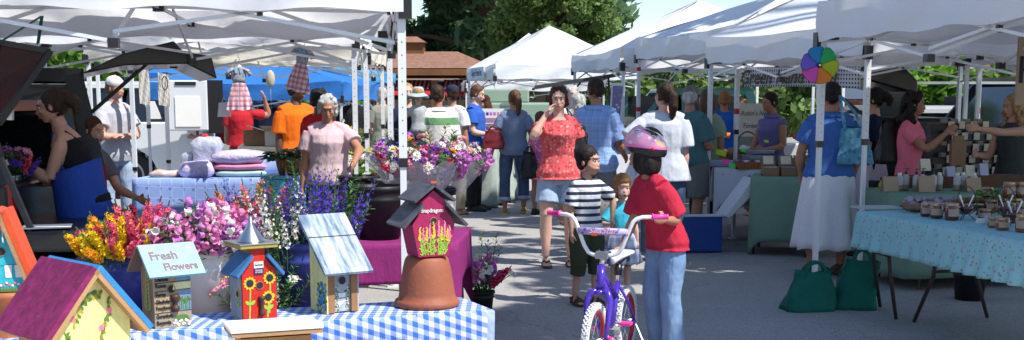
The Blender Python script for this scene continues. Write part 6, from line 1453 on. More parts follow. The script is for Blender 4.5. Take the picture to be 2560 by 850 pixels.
cushion('folded_blanket', 'lilac folded blanket on top of the towel stack', (lin(600), 12.65, zt2 + .20), (.56, .38, .14), m_lil, 'blanket', disp=.02)
cushion('plastic_bag', 'round lilac bag of cloth left of the towel stack', (lin(500), 12.55, zt2 + .075), (.38, .28, .16), m_lil, 'bag', disp=.03)
cushion('rolled_blanket', 'pale blue rolled blanket right of the towel stack', (lin(680), 12.75, zt2 + .12), (.38, .3, .2), m_bl, 'blanket', rz=.3)
cushion('flat_bag', 'flat bag of brown cloth at the left end of the linen table', (lin(420), 12.6, zt2 + .03), (.34, .3, .07), mat('brown_cloth_bag', (.35, .22, .14), rough=.8, kind='blend', c2=(.6, .55, .55), freq=6), 'bag')
cushion('shopping_bag', 'crumpled clear plastic bag in the wicker basket', (lin(508), 12.8, zt2 + .24), (.30, .24, .30), m_plas, 'bag', disp=.06)
cushion('shopping_bag', 'crumpled plastic bag leaning left of the basket', (lin(462), 12.85, zt2 + .13), (.2, .2, .2), m_plas, 'bag', disp=.05)
m_wick = mat('wicker', (.26, .13, .055), rough=.8, kind='gingham', c2=(.12, .055, .02), freq=30, coord='Object', bump=.6, bscale=80)
def basket(label, loc, r, h, handle=True, rz=0, sq=1.0, m=None, lip=.01, n=26):
    m = m or m_wick; t = thing('wicker_basket', label, 'basket', loc, rz); b = MB(); pr = [(r * .8, 0), (r * .93, h * .5), (r, h), (r + lip, h + .008), (r + lip, h - .012), (r * .94, h - .01), (r * .76, .01)]
    b.loft([[Vector((q * cos(a), q * sin(a) * sq, z)) for a in [2 * pi * i / n for i in range(n)]] for q, z in pr]); b.build('bowl', m, t, True)
    if handle: b = MB(); b.tube([(r * cos(a), 0, h + r * 1.5 * sin(a)) for a in [pi * i / 16 for i in range(17)]], .009, 8); b.build('handle', m, t, True)
    return t
basket('wicker basket with tall handle on the linen table', (lin(500), 12.85, zt2), .17, .14, rz=1.0)
cushion('red_cloth', 'small red cloth bag behind the basket', (lin(494), 13.0, zt2 + .34), (.07, .06, .16), mat('red_cloth_bag', (.5, .03, .03), rough=.8), 'bag')
b = MB(); b.box((0, 0, 0), (.17, .03, .24)); o = b.build('leaflet', mat('leaflet_print', (.5, .52, .5), kind='blend', c2=(.15, .2, .18), freq=9), loc=(lin(530), 12.95, zt2 + .22), rot=(0, .35, 0)); tag(o, 'tilted printed leaflet right of the basket', 'leaflet')
# ------------------------------------------------------------------ hanging dresses, bags and papers
m_dplaid = mat('dress_plaid', (.80, .66, .70), rough=.9, kind='plaid', c2=(.62, .16, .24), c3=(.2, .2, .35), freq=20, bump=.35, bscale=9, trans=.2)
m_dfl = mat('dress_floral', (.42, .45, .48), rough=.9, kind='floral', c2=(.45, .08, .14), c3=(.15, .28, .42), freq=42, duty=.8, trans=.2)
def dress(label, p, hgt, rz, tilt=0):
    t = thing('hanging_dress', label, 'dress', p, rz); s = hgt; b = MB()
    rows = []
    for k in range(12):
        f = k / 11; z = -.36 * s - f * .62 * s; wx = (.13 + .20 * f ** .7) * s * .95; wy = (.05 + .05 * f) * s
        rows.append([Vector(((wx * (1 + .05 * f * sin(7 * a + 1))) * cos(a), (wy * (1 + .30 * f * sin(11 * a))) * sin(a), z + .015 * s * f * sin(6 * a))) for a in [2 * pi * i / 66 for i in range(66)]])
    b.loft(rows, cap=False); b.build('skirt', m_dplaid, t, True, recalc=False)
    b = MB(); b.loft([[Vector((wx * s * cos(a), wy * s * sin(a), z * s)) for a in [2 * pi * i / 24 for i in range(24)]] for wx, wy, z in ((.135, .05, -.37), (.15, .055, -.28), (.165, .055, -.16), (.165, .05, -.08), (.12, .045, -.03), (.055, .035, .0))])
    bo = b.build('bodice', m_dfl, t, True)
    for q in (-1, 1): b = MB(); b.tube([Vector((q * .12 * s, 0, -.06 * s)), Vector((q * .20 * s, 0, -.10 * s)), Vector((q * .265 * s, 0, -.20 * s))], [.06 * s, .075 * s, .085 * s], 14, flat=.6); b.build('sleeve', m_dfl, t, True)
    for q in (-1, 1): b = MB(); b.slab([Vector((q * .015 * s, -.052 * s, -.02 * s)), Vector((q * .085 * s, -.056 * s, -.04 * s)), Vector((q * .075 * s, -.064 * s, -.14 * s)), Vector((q * .035 * s, -.062 * s, -.16 * s))], (0, -1, 0), .004); b.build('collar', mat('collar_blue', (.25, .42, .58), rough=.9), bo)
    b = MB(); b.tube([(0, 0, .0), (0, 0, .05), (.015, 0, .075), (.0, 0, .095), (-.012, 0, .085)], .003, 6); b.tube([(-.13 * s, 0, -.05 * s), (0, 0, .01), (.13 * s, 0, -.05 * s)], .004, 6); b.build('hanger', m_steel, t)
    return t
p = at(596, 166, 12.1); dress('little pink plaid dress with floral bodice hanging left, above the red polo', p, .44, radians(8)); p2 = at(760, 118, 11.6); o = dress('higher pink plaid dress hanging right, above the orange t-shirt', p2, .43, radians(-22)); o.rotation_euler = (0, radians(12), radians(-22))
b = MB(); b.beam(p + Vector((0, 0, .09)), p + Vector((0, 0, .25)), .004, .004); b.beam(p2 + Vector((0, 0, .09)), p2 + Vector((0, 0, .22)), .004, .004); tag(b.build('hanging_wire', m_steel), 'thin wires that carry the two hanging dresses', 'wire')
b = MB(); b.ell((0, 0, 0), (.045, .03, .085), 20, 14); b.tube([(0, 0, .08), (0, 0, .20)], .0015, 5); b.tube([(0, 0, -.08), (0, 0, -.3)], .0015, 5); o = b.build('paper_lantern', mat('lantern_cream', (.62, .58, .48), rough=.8, trans=.3), loc=at(676, 197, 12.0)); o.data.polygons.foreach_set('use_smooth', [True] * len(o.data.polygons)); tag(o, 'oval cream paper ornament hanging between the dresses', 'ornament')
b = MB(); b.slab([(-.055, 0, .14), (.04, 0, .15), (.055, 0, -.0), (-.075, 0, -.0)], (0, 1, 0), .03); b.tube([(-.03, .015, .14), (-.01, .015, .20), (.02, .015, .15)], .003, 6); tag(b.build('paper_bag', m_paper, loc=at(562, 292, 12.2)), 'small cream bag hanging under the left dress', 'bag')
for i, (px, py, w_, h_, l) in enumerate(((361, 215, .11, .37, 'long pale hanging cloth right of the white pole'), (410, 222, .12, .34, 'cream printed hanging cloth with a dark loop'))):
    b = MB(); rows = [[Vector((-w_ / 2 + w_ * j / 8, .008 * sin(j * 1.4 + k), h_ / 2 - h_ * k / 6 - .02 * (j / 8))) for j in range(9)] for k in range(7)]; b.loft(rows, cap=False, closed=False); o = b.build('hanging_cloth', mat('hanging_cream', (.55, .52, .46), rough=.85, kind='floral', c2=(.45, .35, .3), c3=(.3, .35, .3), freq=18, duty=.4), loc=at(px, py, 12.9), recalc=False); o.modifiers.new('thick', 'SOLIDIFY').thickness = .006; tag(o, l, 'cloth')
b = MB(); b.tube([Vector((.03 * cos(a), 0, .07 * sin(a))) for a in [2 * pi * i / 16 for i in range(17)]], .005, 6); tag(b.build('cord_loop', m_blackplastic, loc=at(412, 208, 12.75)), 'black cord loop hung over the cream cloth', 'cord')
# leafy greens in basket, boxes, plants
g_ = (xat(732, 11.9, .8), 11.9)
t = thing('plastic_bin', 'turquoise bin under the basket of leafy greens', 'bin', (g_[0] - .02, g_[1], 0)); b = MB(); b.box((0, 0, .37), (.44, .40, .74), taper=1.08); bevel(b.build('bin_body', mat('turquoise_plastic', (.06, .34, .42), rough=.4), t), .02, 3); b = MB(); b.box((0, 0, .755), (.50, .46, .03)); bevel(b.build('bin_rim', mat('turquoise_plastic', ()), t), .01)
basket('wicker basket of leafy greens behind the pink t-shirt', (g_[0], g_[1], .775), .17, .17, handle=False)
def greens(name, label, loc, n, r, L, m, seed=1, up=.5, w=.5, cat='plant', stems=True, group=None):
    t = thing(name, label, cat, loc, 0, group); rr = random.Random(seed); b = MB()
    for i in range(n):
        a = rr.uniform(0, 6.28); q = sqrt(rr.random()) * r; p_ = Vector((q * cos(a), q * sin(a), rr.uniform(0, L * .6) * (1 - q / r * .4))); d = Vector((cos(a + rr.uniform(-.6, .6)), sin(a + rr.uniform(-.6, .6)), up * rr.uniform(.1, 1.4))).normalized(); s = d.cross(Zv).normalized(); l = L * rr.uniform(.6, 1.1); ww = l * w
        cr = [p_, p_ + d * l * .35 - s * ww * .5 + Zv * .02, p_ + d * l * .75 - s * ww * .4 - Zv * .01, p_ + d * l - Zv * .04, p_ + d * l * .75 + s * ww * .4 - Zv * .01, p_ + d * l * .35 + s * ww * .5 + Zv * .02]; mid = p_ + d * l * .5 - Zv * .01
        b.add(cr + [mid], [(0, 1, 6), (1, 2, 6), (2, 3, 6), (3, 4, 6), (4, 5, 6), (5, 0, 6)])
    b.build('foliage', m, t, False, recalc=False); return t
m_collard = mat('collard_green', (.04, .11, .05), rough=.4, var=.35, nscale=10, bump=.3, bscale=20, trans=.15); m_lime = mat('lime_foliage', (.16, .30, .05), rough=.5, var=.35, nscale=10, bump=0, trans=.35)
greens('leafy_greens', 'big dark collard leaves heaped in the wicker basket', (g_[0], g_[1], .90), 70, .20, .17, m_collard, 2, .5, .75)
def pot_plant(label, px, d, z, r, h, m, n, L, seed, flower=None, up=1.2, w=.25):
    x = xat(px, d, z + .2); t = thing('potted_plant', label, 'plant', (x, d, z), 0, 'potted plants near the kiosk'); b = MB(); b.lathe([(r * .7, 0), (r, h), (r * 1.08, h), (r * 1.08, h * .85), (r * .9, h * .85)], 18); b.build('pot', mat('pot_black', (.02, .02, .022), rough=.6), t, True)
    gg = greens('foliage_tmp', 'x', (0, 0, h * .9), n, r * 1.3, L, m, seed, up, w); f = gg.children[0]; f.parent = t; f.location = (0, 0, h * .9); f.name = 'foliage'; bpy.data.objects.remove(gg)
    if flower:
        b = MB(); rr = random.Random(seed)
        for i in range(22): blossom(b, Vector((rr.uniform(-1, 1) * r * 1.8, rr.uniform(-1, 1) * r * 1.2 - .05, h + rr.uniform(.0, L * 1.3))), Vector((rr.uniform(-.5, .5), -1, .5)), .03, 0, rr, 6)
        b.build('blooms', PT[flower], t, recalc=False)
    return t
pot_plant('tall lime green leafy plant behind the grey haired woman', 862, 14.6, .82, .11, .16, m_lime, 150, .20, 3)
pot_plant('plant with yellow flowers beside the grey haired woman', 842, 13.9, .86, .10, .14, m_lime, 70, .14, 4, 'yellow')
pot_plant('green plant between the tent legs with yellow blooms', 893, 13.2, .66, .12, .14, m_lime, 120, .16, 5, 'yellow')
pot_plant('white flowering plant low beside the tent legs', 878, 12.2, .60, .12, .14, m_lime, 110, .15, 6, 'white')
pot_plant('leafy plant low behind the thin tent pole', 925, 13.4, .45, .14, .16, m_collard, 120, .18, 7, 'red')
pot_plant('bright plant beside the person in black', 838, 15.5, .95, .09, .12, m_lime, 80, .14, 8, 'white')
t = thing('plant_stand', 'wooden plant stand behind the grey haired woman', 'stand', (xat(872, 13.8, .7), 14.0, 0)); b = MB(); b.box((0, 0, .78), (.6, 1.6, .03)); b.box((.15, -.6, .56), (.7, 1.0, .03)); b.build('shelf', m_darkwood, t)
for sx in (-1, 1):
    for sy in (-1, 1): b = MB(); b.box((sx * .27, sy * .7, .385), (.05, .05, .77)); b.build('leg', m_darkwood, t)
b = MB()
t = thing('cardboard_box', 'open white cardboard box behind the leafy greens', 'box', (xat(690, 14.2, 1.1), 14.2, .97), .1); b.box((0, 0, .085), (.24, .2, .17)); b.build('box_body', mat('white_card', (.52, .52, .50), rough=.8), t); b = MB(); b.slab([(-.12, -.10, .17), (.12, -.10, .17), (.10, -.26, .23), (-.16, -.26, .23)], (0, 0, 1), .004); b.build('box_flap', mat('grey_card', (.32, .32, .33)), t); b = MB(); b.slab([(-.12, -.10, .17), (-.12, .10, .17), (-.33, .10, .23), (-.33, -.10, .23)], (0, 0, 1), .004); b.build('box_flap', mat('grey_card', (.32, .32, .33)), t)
cloth_table('stall_table', 'far stall table under cardboard boxes', 'cream cloth on the table under the cardboard boxes', [(xat(600, 14, .9), 13.9), (xat(745, 14, .9), 13.9), (xat(745, 14.8, .9), 14.9), (xat(600, 14.8, .9), 14.9)], .96, .5, fabric('cream_cloth', (.55, .52, .46)), amp=.02, nfold=6)
b = MB(); b.box((0, 0, .09), (.26, .2, .18)); o = b.build('cardboard_box', m_cardbrown, loc=(xat(640, 14.3, 1.1), 14.3, .97)); bevel(o); tag(o, 'dark brown cardboard box left of the white box', 'box')
b = MB(); b.slab([(-.3, 0, 0), (.3, 0, .1), (.3, .3, .1), (-.3, .3, 0)], (0, 0, 1), .02); o = b.build('yellow_board', mat('yellow_board', (.6, .5, .04)), loc=(xat(640, 13.7, .9), 13.6, .80)); tag(o, 'yellow edged board behind the towel stack', 'board')
# far stall near the blue t-shirt man
cloth_table('far_stall_table', 'far stall table beside the man in royal blue', 'pale green damask cloth hanging to the ground at the far stall', [(-.95, 17.0), (-.25, 16.8), (.1, 18.2), (-.6, 18.4)], .86, .82, mat('green_damask', (.30, .38, .35), rough=.8, kind='blend', c2=(.45, .50, .46), freq=9), amp=.05, nfold=12, scallop=.02)
t = thing('goods_rack', 'white tiered rack of small colourful goods at the far stall', 'rack', (xat(1222, 18.3, 1.1), 18.3, .87)); b = MB()
for i in range(4): b = MB(); b.box((0, .05 * i, .06 + .11 * i), (.42, .05, .012)); b.build('shelf', m_paper, t)
rr = random.Random(4)
for i in range(28):
    b = MB(); c = rr.choice(('red', 'rose', 'lilac', 'blue', 'white', 'violet')); b.box((-.19 + .055 * (i % 7), .05 * (i // 7) - .01, .09 + .11 * (i // 7)), (.04, .03, .05)); b.build('small_pack', PT[c], t)
b = MB(); b.box((0, .2, .25), (.45, .02, .5)); b.build('back_board', m_paper, t)
b = MB(); b.box((0, 0, 0), (.30, .2, .02), 0, M=Matrix.Rotation(.5, 3, 'Y')); b.box((.0, 0, .012), (.28, .18, .006), 1, M=Matrix.Rotation(.5, 3, 'Y')); tag(b.build('print_stack', [m_rawwood, m_paper], loc=(xat(1240, 16.6, 1), 16.55, .93), rot=.5), 'stack of white prints leaning at the end of the green damask table', 'prints')
b = MB(); b.ell((0, 0, 0), (.22, .16, .05), 14, 8); tag(b.build('dark_bag', m_blackrubber, loc=(xat(1178, 17.0, 0), 17.0, .05)), 'flat dark bag on the ground under the green damask cloth', 'bag')
# ------------------------------------------------------------------ bicycle
def bicycle():
    ft = Vector((xat(1487, 6.42, .2), 6.42, 0)); rr_ = Vector((xat(1565, 7.02, .2), 7.02, 0)); d = (ft - rr_); wb = d.length; rz = atan2(d.y, d.x)
    t = thing('bicycle', 'small purple bicycle with white handlebars and pink grips, held by the helmeted girl', 'bicycle', (rr_.x, rr_.y, 0), rz)
    # local x forward, rear axle above origin, y left
    m_pur = mat('purple_frame', (.075, .03, .42), rough=.22, coat=.7, bump=0, var=.02, metal=.25); m_wt = mat('white_tyre', (.66, .67, .68), rough=.6, bump=.1); m_wb = mat('white_bar', (.72, .73, .76), rough=.25, bump=0, var=.02, coat=.3)
    m_pk = mat('grip_pink', (.75, .04, .30), rough=.4, bump=.05); m_red = mat('red_rim', (.45, .03, .05), rough=.3, metal=.3, bump=0); R = .203
    def wheel_(x, nm):
        b = MB(); n = 44; b.loft([[Vector((x + (R - .021 + .021 * cos(q)) * cos(a), .021 * sin(q), R + (R - .021 + .021 * cos(q)) * sin(a))) for q in [2 * pi * i / 12 for i in range(12)]] for a in [2 * pi * k / n for k in range(n + 1)]], cap=False)
        w = b.build('wheel', m_wt, t, True); b = MB()
        for k in range(46):
            a = 2 * pi * k / 46
            for y_, da in ((-.011, 0), (.011, 0), (0, .5), (-.018, .5), (.018, .5)):
                aa = a + da * 2 * pi / 46; rr2 = R + (.001 if abs(y_) < .012 else -.006); c = Vector((x + rr2 * cos(aa), y_, R + rr2 * sin(aa))); b.box(c, (.008, .006, .010), 0, M=Matrix.Rotation(-aa, 3, 'Y'))
        b.build('tread', [m_wt], w)
        b = MB()
        for k in range(46):
            a = 2 * pi * (k + .25) / 46; c = Vector((x + (R - .0015) * cos(a), .0055 * (-1) ** k, R + (R - .0015) * sin(a))); b.box(c, (.006, .012, .006), 0, M=Matrix.Rotation(-a, 3, 'Y'))
        b.build('tread_gap', [m_blackrubber], w)
        b = MB(); b.loft([[Vector((x + (R - .047 + .010 * cos(q)) * cos(a), .014 * sin(q), R + (R - .047 + .010 * cos(q)) * sin(a))) for q in [2 * pi * i / 8 for i in range(8)]] for a in [2 * pi * k / n for k in range(n + 1)]], cap=False); b.build('rim', m_red, w, True)
        b = MB()
        for k in range(16): a = 2 * pi * k / 16; b.tube([(x + .015 * cos(a + .6), .018 * (-1) ** k, R + .015 * sin(a + .6)), (x + (R - .05) * cos(a), 0, R + (R - .05) * sin(a))], .0012, 4)
        b.build('spokes', m_chrome, w); b = MB(); b.tube([(x, -.045, R), (x, .045, R)], .013, 10); b.build('hub', m_steel, w, True)
    wheel_(0, 'r'); wheel_(wb, 'f')
    hx = wb - .10; ht, hb_ = Vector((hx - .02, 0, .60)), Vector((hx + .015, 0, .47))
    b = MB(); b.tube([ht, hb_], .024, 14); b.build('head_tube', m_pur, t, True)
    b = MB(); b.tube([Vector((hx + .02, 0, .465)), Vector((hx + .025, 0, .445))], .03, 12)
    for s in (-1, 1): b.tube([Vector((hx + .02, s * .012, .462)), Vector((hx + .026, s * .05, .452)), Vector((hx + .034, s * .064, .41)), Vector((wb - .04, s * .062, .30)), Vector((wb, s * .056, R))], [.020, .021, .020, .016, .011], 12)
    b.build('fork', m_pur, t, True)
    st = Vector((.20, 0, .46)); bb = Vector((.30, 0, .22))
    b = MB(); b.tube([st, bb], .016, 12); b.tube([Vector((hx + .01, 0, .52)), Vector((hx - .16, 0, .40)), Vector((.32, 0, .25)), bb], [.026, .025, .022, .02], 12); b.tube([Vector((hx, 0, .56)), Vector((hx - .20, 0, .455)), Vector((.215, 0, .37))], .017, 12)
    for s in (-1, 1): b.tube([bb + Vector((0, s * .02, 0)), Vector((.14, s * .045, .205)), Vector((0, s * .052, R))], .010, 10); b.tube([st + Vector((0, s * .012, -.02)), Vector((.12, s * .04, .34)), Vector((0, s * .052, R))], .009, 10)
    b.build('frame', m_pur, t, True)
    b = MB(); b.tube([st, Vector((.175, 0, .58))], .0125, 12); b.build('seat_post', m_chrome, t, True); b = MB(); b.tube([Vector((.190, 0, .50)), Vector((.178, 0, .565))], .022, 12); b.build('seat_clamp', m_blackplastic, t, True)
    b = MB()
    for k, (x_, w_, z_) in enumerate(((.06, .03, .612), (.09, .072, .622), (.14, .080, .618), (.19, .046, .608), (.24, .028, .604), (.285, .020, .600), (.30, .008, .596))):
        pass
    b.loft([[Vector((x_, w_ * cos(a) * 1.0, z_ + .022 * sin(a) * (1 if sin(a) > 0 else .7) + .006 * cos(2 * a))) for a in [2 * pi * i / 16 for i in range(16)]] for x_, w_, z_ in ((.055, .03, .612), (.07, .066, .622), (.12, .078, .622), (.17, .052, .612), (.22, .030, .604), (.27, .024, .600), (.292, .012, .597))]); b.build('saddle', m_wb, t, True)
    b = MB()
    for s in (-1, 1): b.tube([(.12, s * .03, .598), (.175, s * .014, .575), (.25, s * .01, .588)], .005, 6); b.tube([(.09, s * .035, .60), (.09, s * .035, .565), (.12, s * .03, .55)], .008, 6)
    b.build('saddle_rail', m_blackplastic, t)
    # handlebar assembly
    bz = .655; bx = hx - .045
    b = MB(); b.tube([ht, Vector((bx + .005, 0, bz - .01))], .0155, 12); b.build('stem', m_chrome, t, True)
    b = MB(); b.box((bx + .005, 0, bz), (.062, .075, .036)); 
    for s in (-1, 1):
        for q in (-1, 1): b.tube([(bx + .005 + q * .02, s * .027, bz + .01), (bx + .005 + q * .02, s * .027, bz + .024)], .006, 8)
    bevel(b.build('stem_clamp', m_steel, t), .006)
    b = MB(); pts = []
    half = [(.0, .0, bz), (.055, .005, bz), (.085, .0, bz + .012), (.110, 0, bz + .05), (.155, 0, bz + .165), (.168, -.002, bz + .19), (.185, -.008, bz + .205), (.215, -.02, bz + .214), (.335, -.07, bz + .216)]
    full = [Vector((bx + dx, -y, z)) for y, dx, z in reversed(half[1:])] + [Vector((bx + dx, y, z)) for y, dx, z in half]; b.tube(full, .0115, 12, ref=(1, 0, 0)); b.build('handlebar', m_wb, t, True)
    for s in (-1, 1): g0 = Vector((bx - .040, s * .262, bz + .2155)); g1 = Vector((bx - .073, s * .345, bz + .216)); b = MB(); dd = (g1 - g0); b.tube([g0, g0 + dd * .06, g0 + dd * .08, g0 + dd * .9, g0 + dd * .98, g1], [.020, .020, .0145, .0145, .016, .011], 14); b.build('grip', m_pk, t, True)
    pm = mat('pad_print', (.42, .36, .66), rough=.5, kind='floral', c2=(.20, .10, .46), c3=(.62, .42, .66), freq=42, duty=.9, bump=0)
    b = MB(); b.tube([(bx + .004, -.142, bz + .130), (bx + .004, .142, bz + .130)], .019, 14, flat=1.05); pd = b.build('crossbar_pad', pm, t, True)
    text('SeaStar', pd, (bx + .0245, 0, bz + .134), (pi / 2, 0, pi / 2), .040, mat('pad_letter', (.80, .55, .74), bump=0), shear=.35, xs=1.35, off=.0011); text('SeaStar', pd, (bx + .0240, .0, bz + .1335), (pi / 2, 0, pi / 2), .040, mat('pad_letter_edge', (.30, .02, .22), bump=0), shear=.35, xs=1.35, off=.0028)
    b = MB(); b.box((bx + .0225, -.045, bz + .115), (.006, .034, .016)); b.build('orange_patch', mat('patch_orange', (.75, .12, .03), bump=0), pd)
    # crank, pedals, chain guard
    b = MB(); b.tube([bb + Vector((0, -.05, 0)), bb + Vector((0, .05, 0))], .02, 12); b.tube([bb + Vector((0, .055, 0)), bb + Vector((.07, .06, .03))], .008, 8); b.tube([bb + Vector((0, -.055, 0)), bb + Vector((-.07, -.06, -.03))], .008, 8); b.build('crank', m_chrome, t, True)
    for s, c in ((1, Vector((.37, .10, .255))), (-1, Vector((.23, -.10, .19)))): b = MB(); b.box(c, (.055, .07, .02)); bevel(b.build('pedal', m_pk, t), .006)
    b = MB(); b.slab([(-.03, -.062, .17), (.36, -.062, .17), (.38, -.062, .27), (.2, -.062, .275), (-.03, -.062, .235)], (0, -1, 0), .006); bevel(b.build('chain_guard', m_pur, t), .003)
    b = MB(); b.tube([(.04, .07, .19), (.10, .17, .02)], .007, 8); b.build('kickstand', m_steel, t)
    b = MB(); b.lathe([(.001, 0), (.026, .003), (.028, .008), (.001, .014)], 14); 
    rf = b.build('pink_reflector', m_pk, t, True, loc=(wb - .02, .085, .20), rot=(0, pi / 2, 0)); return t
bicycle()

# ------------------------------------------------------------------ jam stall
m_jcl = mat('aqua_rose_cloth', (.27, .52, .56), kind='floral', c2=(.42, .20, .25), c3=(.14, .34, .30), freq=34, duty=.5, coord='UV', rough=.85, bump=.4, bscale=8, bst=(1.5, 1.5, .6))
jt, jc = cloth_table('folding_table', 'folding table with splayed brown legs under the jam jars', 'aqua rose print cloth with a gathered ruffle hanging from the jam table', [(2.40, 8.3), (2.98, 5.7), (3.71, 5.86), (3.13, 8.46)], .735, .24, m_jcl, legs=False, amp=.012, nfold=5, sub=.022, ruffle=(.45, .020, 46), gap=.03)
jt['label'] = 'folding table with splayed brown legs under the jam jars'
m_tleg = mat('brown_table_leg', (.05, .035, .03), rough=.5)
cx_, cy_ = jt.location.x, jt.location.y
for tp, mp, fp in ((at(2216, 545, 8.1), at(2226, 690, 8.05), gnd(2240, 802)), (at(2186, 535, 8.35), at(2184, 650, 8.4), gnd(2200, 770)), (at(2350, 550, 7.7), at(2334, 690, 7.75), gnd(2285, 808)), (at(2420, 545, 7.9), at(2440, 690, 8.0), gnd(2468, 797))):
    C0 = Vector((cx_, cy_, 0)); tp = Vector((tp.x, tp.y, .70)); b = MB(); b.tube([tp - C0, mp - C0, fp + Vector((0, 0, .013)) - C0], [.014, .014, .013], 8); b.build('leg', m_tleg, jt, True)
b = MB(); b.tube([at(2222, 640, 8.08) - C0, at(2184, 630, 8.38) - C0], .010, 8); b.tube([at(2336, 680, 7.75) - C0, at(2438, 675, 8.0) - C0], .010, 8); b.tube([at(2222, 640, 8.08) - C0, at(2300, 600, 7.9) - C0], .008, 8); b.build('crossbar', m_tleg, jt, True)
zj = .742; JX = lambda px, d: xat(px, d, zj)
m_jar = mat('jar_glass_jam', (.10, .018, .012), rough=.08, bump=0, spec=.7, var=.3, nscale=30, coat=.5); m_jar2 = mat('jar_amber_jam', (.22, .07, .02), rough=.08, bump=0, spec=.7, var=.3, coat=.5); m_lid = mat('gold_lid', (.50, .38, .20), rough=.35, metal=.8, bump=0); m_lab = mat('jar_label', (.42, .30, .22), rough=.7, bump=0)
def jar(label, x, y, z=None, r=.036, h=.085, m=None, group='jam jars'):
    t = thing('jam_jar', label, 'jar', (x, y, zj if z is None else z), RND.uniform(-.5, .5), group); b = MB(); b.lathe([(r * .85, 0), (r, .006), (r, h * .78), (r * .86, h * .86), (r * .86, h * .9)], 20); b.build('glass_body', m or m_jar, t, True)
    b = MB(); b.lathe([(r * .93, h * .86), (r * .95, h), (.001, h + .001)], 20); b.build('lid', m_lid, t, False)
    b = MB(); b.loft([[Vector((r * 1.012 * cos(a), r * 1.012 * sin(a), z_)) for a in [-pi / 2 - 1.0 + 2.0 * i / 10 for i in range(11)]] for z_ in (h * .22, h * .66)], cap=False, closed=False); b.build('label', m_lab, t, False); return t
for i, (px, py, r, h, l, z, m) in enumerate((
    (2315, 540, .037, .085, 'small dark jam jar leftmost of the front row of three', None, None), (2341, 545, .041, .095, 'dark jam jar in the middle of the front row of three', None, None), (2379, 549, .044, .105, 'largest dark jam jar, right of the front row of three', None, None),
    (2462, 548, .042, .065, 'low dark jar before the curved basket', None, None), (2506, 574, .040, .070, 'squat jar in front with pale lid near the right edge', None, m_jar2), (2484, 568, .036, .06, 'small jar left of the squat front jar', None, m_jar2), (2556, 579, .042, .10, 'amber jar at the right edge of the jam table', None, m_jar2),
    (2476, 531, .045, .09, 'dark jar behind the curved basket', None, None), (2522, 541, .045, .09, 'jar in the second row at right', None, None), (2557, 545, .045, .09, 'jar in the second row touching the right edge', None, None), (2500, 529, .04, .09, 'jar behind the leafy sprig, back row', None, None),
    (2535, 532, .045, .10, 'jar in the back row near the wire stand', None, m_jar2), (2466, 527, .040, .07, 'jar stacked on the dark jar behind the basket', zj + .092, None), (2520, 533, .042, .10, 'reddish jar stacked on the back row', zj + .11, m_jar2), (2552, 533, .042, .10, 'amber jar stacked at the right edge', zj + .11, m_jar2), (2540, 556, .05, .04, 'shallow open dish of jam with spoons', None, None))):
    q = gnd(px, py, zj); jar(l, q.x, q.y, z, r, h, m)
JG = lambda px, py: (gnd(px, py, zj).x, gnd(px, py, zj).y, zj)
t = thing('wire_jar_stand', 'black wire stand holding the upper jam jars', 'stand', JG(2537, 533)); b = MB()
b.box((0, 0, .106), (.28, .12, .006))
for s in (-1, 1):
    for q in (-1, 1): b.tube([(s * .13, q * .05, 0), (s * .13, q * .05, .106)], .004, 6)
b.tube([(-.13 + .13 * (1 - cos(a)), 0, .10 + .16 * sin(a)) for a in [pi * i / 14 for i in range(15)]], .004, 6); b.build('wire_frame', m_blackplastic, t)
def sampler(label, px, d):
    t = thing('wire_sample_holder', label, 'holder', JG(px, d), 0, 'wire sample holders'); b = MB()
    b.tube([(.07 * cos(a), 0, .06 + .15 * sin(a)) for a in [pi * i / 14 for i in range(15)]], .0035, 6); b.tube([(.05 * cos(a), .05 * sin(a), .07) for a in [2 * pi * i / 16 for i in range(17)]], .0035, 6)
    for s in (-1, 1): b.tube([(s * .07, 0, .06), (s * .02, 0, .03), (s * .045, -.03, 0)], .0035, 6)
    b.tube([(0, .05, .07), (0, .02, .03), (0, .05, 0)], .0035, 6); b.build('wire_frame', m_blackplastic, t)
    b = MB(); b.lathe([(.012, .03), (.035, .05), (.046, .085), (.042, .085), (.03, .055)], 18); b.build('bowl', m_jar, t, True)
    for s in (-1, 1): b = MB(); b.tube([(s * .01, 0, .07), (s * .045, .0, .155)], [.003, .006], 6, flat=.4); b.build('spoon', m_paper, t)
sampler('black wire holder with small bowl and white spoons beside the three front jars', 2414, 548); sampler('black wire holder with white spoons near the right edge', 2534, 566); sampler('black wire sample holder behind the squat jar', 2512, 548)
def pile(name, label, c, n, R, r, m, cat, seed):
    b = MB(); rr = random.Random(seed)
    for i in range(n): b.ell(Vector((rr.uniform(-R[0], R[0]), rr.uniform(-R[1], R[1]), rr.uniform(r * .6, R[2]))), (r * rr.uniform(.7, 1.3), r * rr.uniform(.7, 1.3), r * .8), 8, 6)
    o = b.build(name, m, None, True, loc=c); remesh(o, .008, 1); return tag(o, label, cat)
m_baked = mat('wrapped_baked', (.40, .36, .46), rough=.3, kind='blend', c2=(.12, .06, .06), freq=22, bump=.6, bscale=18, spec=.6)
t = thing('sample_tray', 'dark tray of plastic wrapped baked samples on the jam table', 'tray', JG(2345, 524)); b = MB(); b.box((0, 0, .012), (.46, .26, .02)); bevel(b.build('tray_base', m_darkwood, t), .006)
pile('wrapped_samples', 'plastic wrapped baked samples heaped on the dark tray', Vector(JG(2345, 524)) + Vector((0, 0, .022)), 34, (.21, .11, .055), .028, m_baked, 'baked goods', 1)
pile('bread_loaf', 'small dark loaf in clear wrap left of the jam jars', JG(2283, 530), 8, (.06, .04, .05), .03, mat('loaf', (.20, .10, .06), rough=.6, var=.3), 'bread', 2)
b = MB(); b.box((0, 0, .008), (.30, .2, .012)); o = b.build('sign_tray', mat('pale_card', (.45, .45, .45)), loc=JG(2190, 521), rot=.1); tag(o, 'pale flat tray at the left corner of the jam table', 'tray')
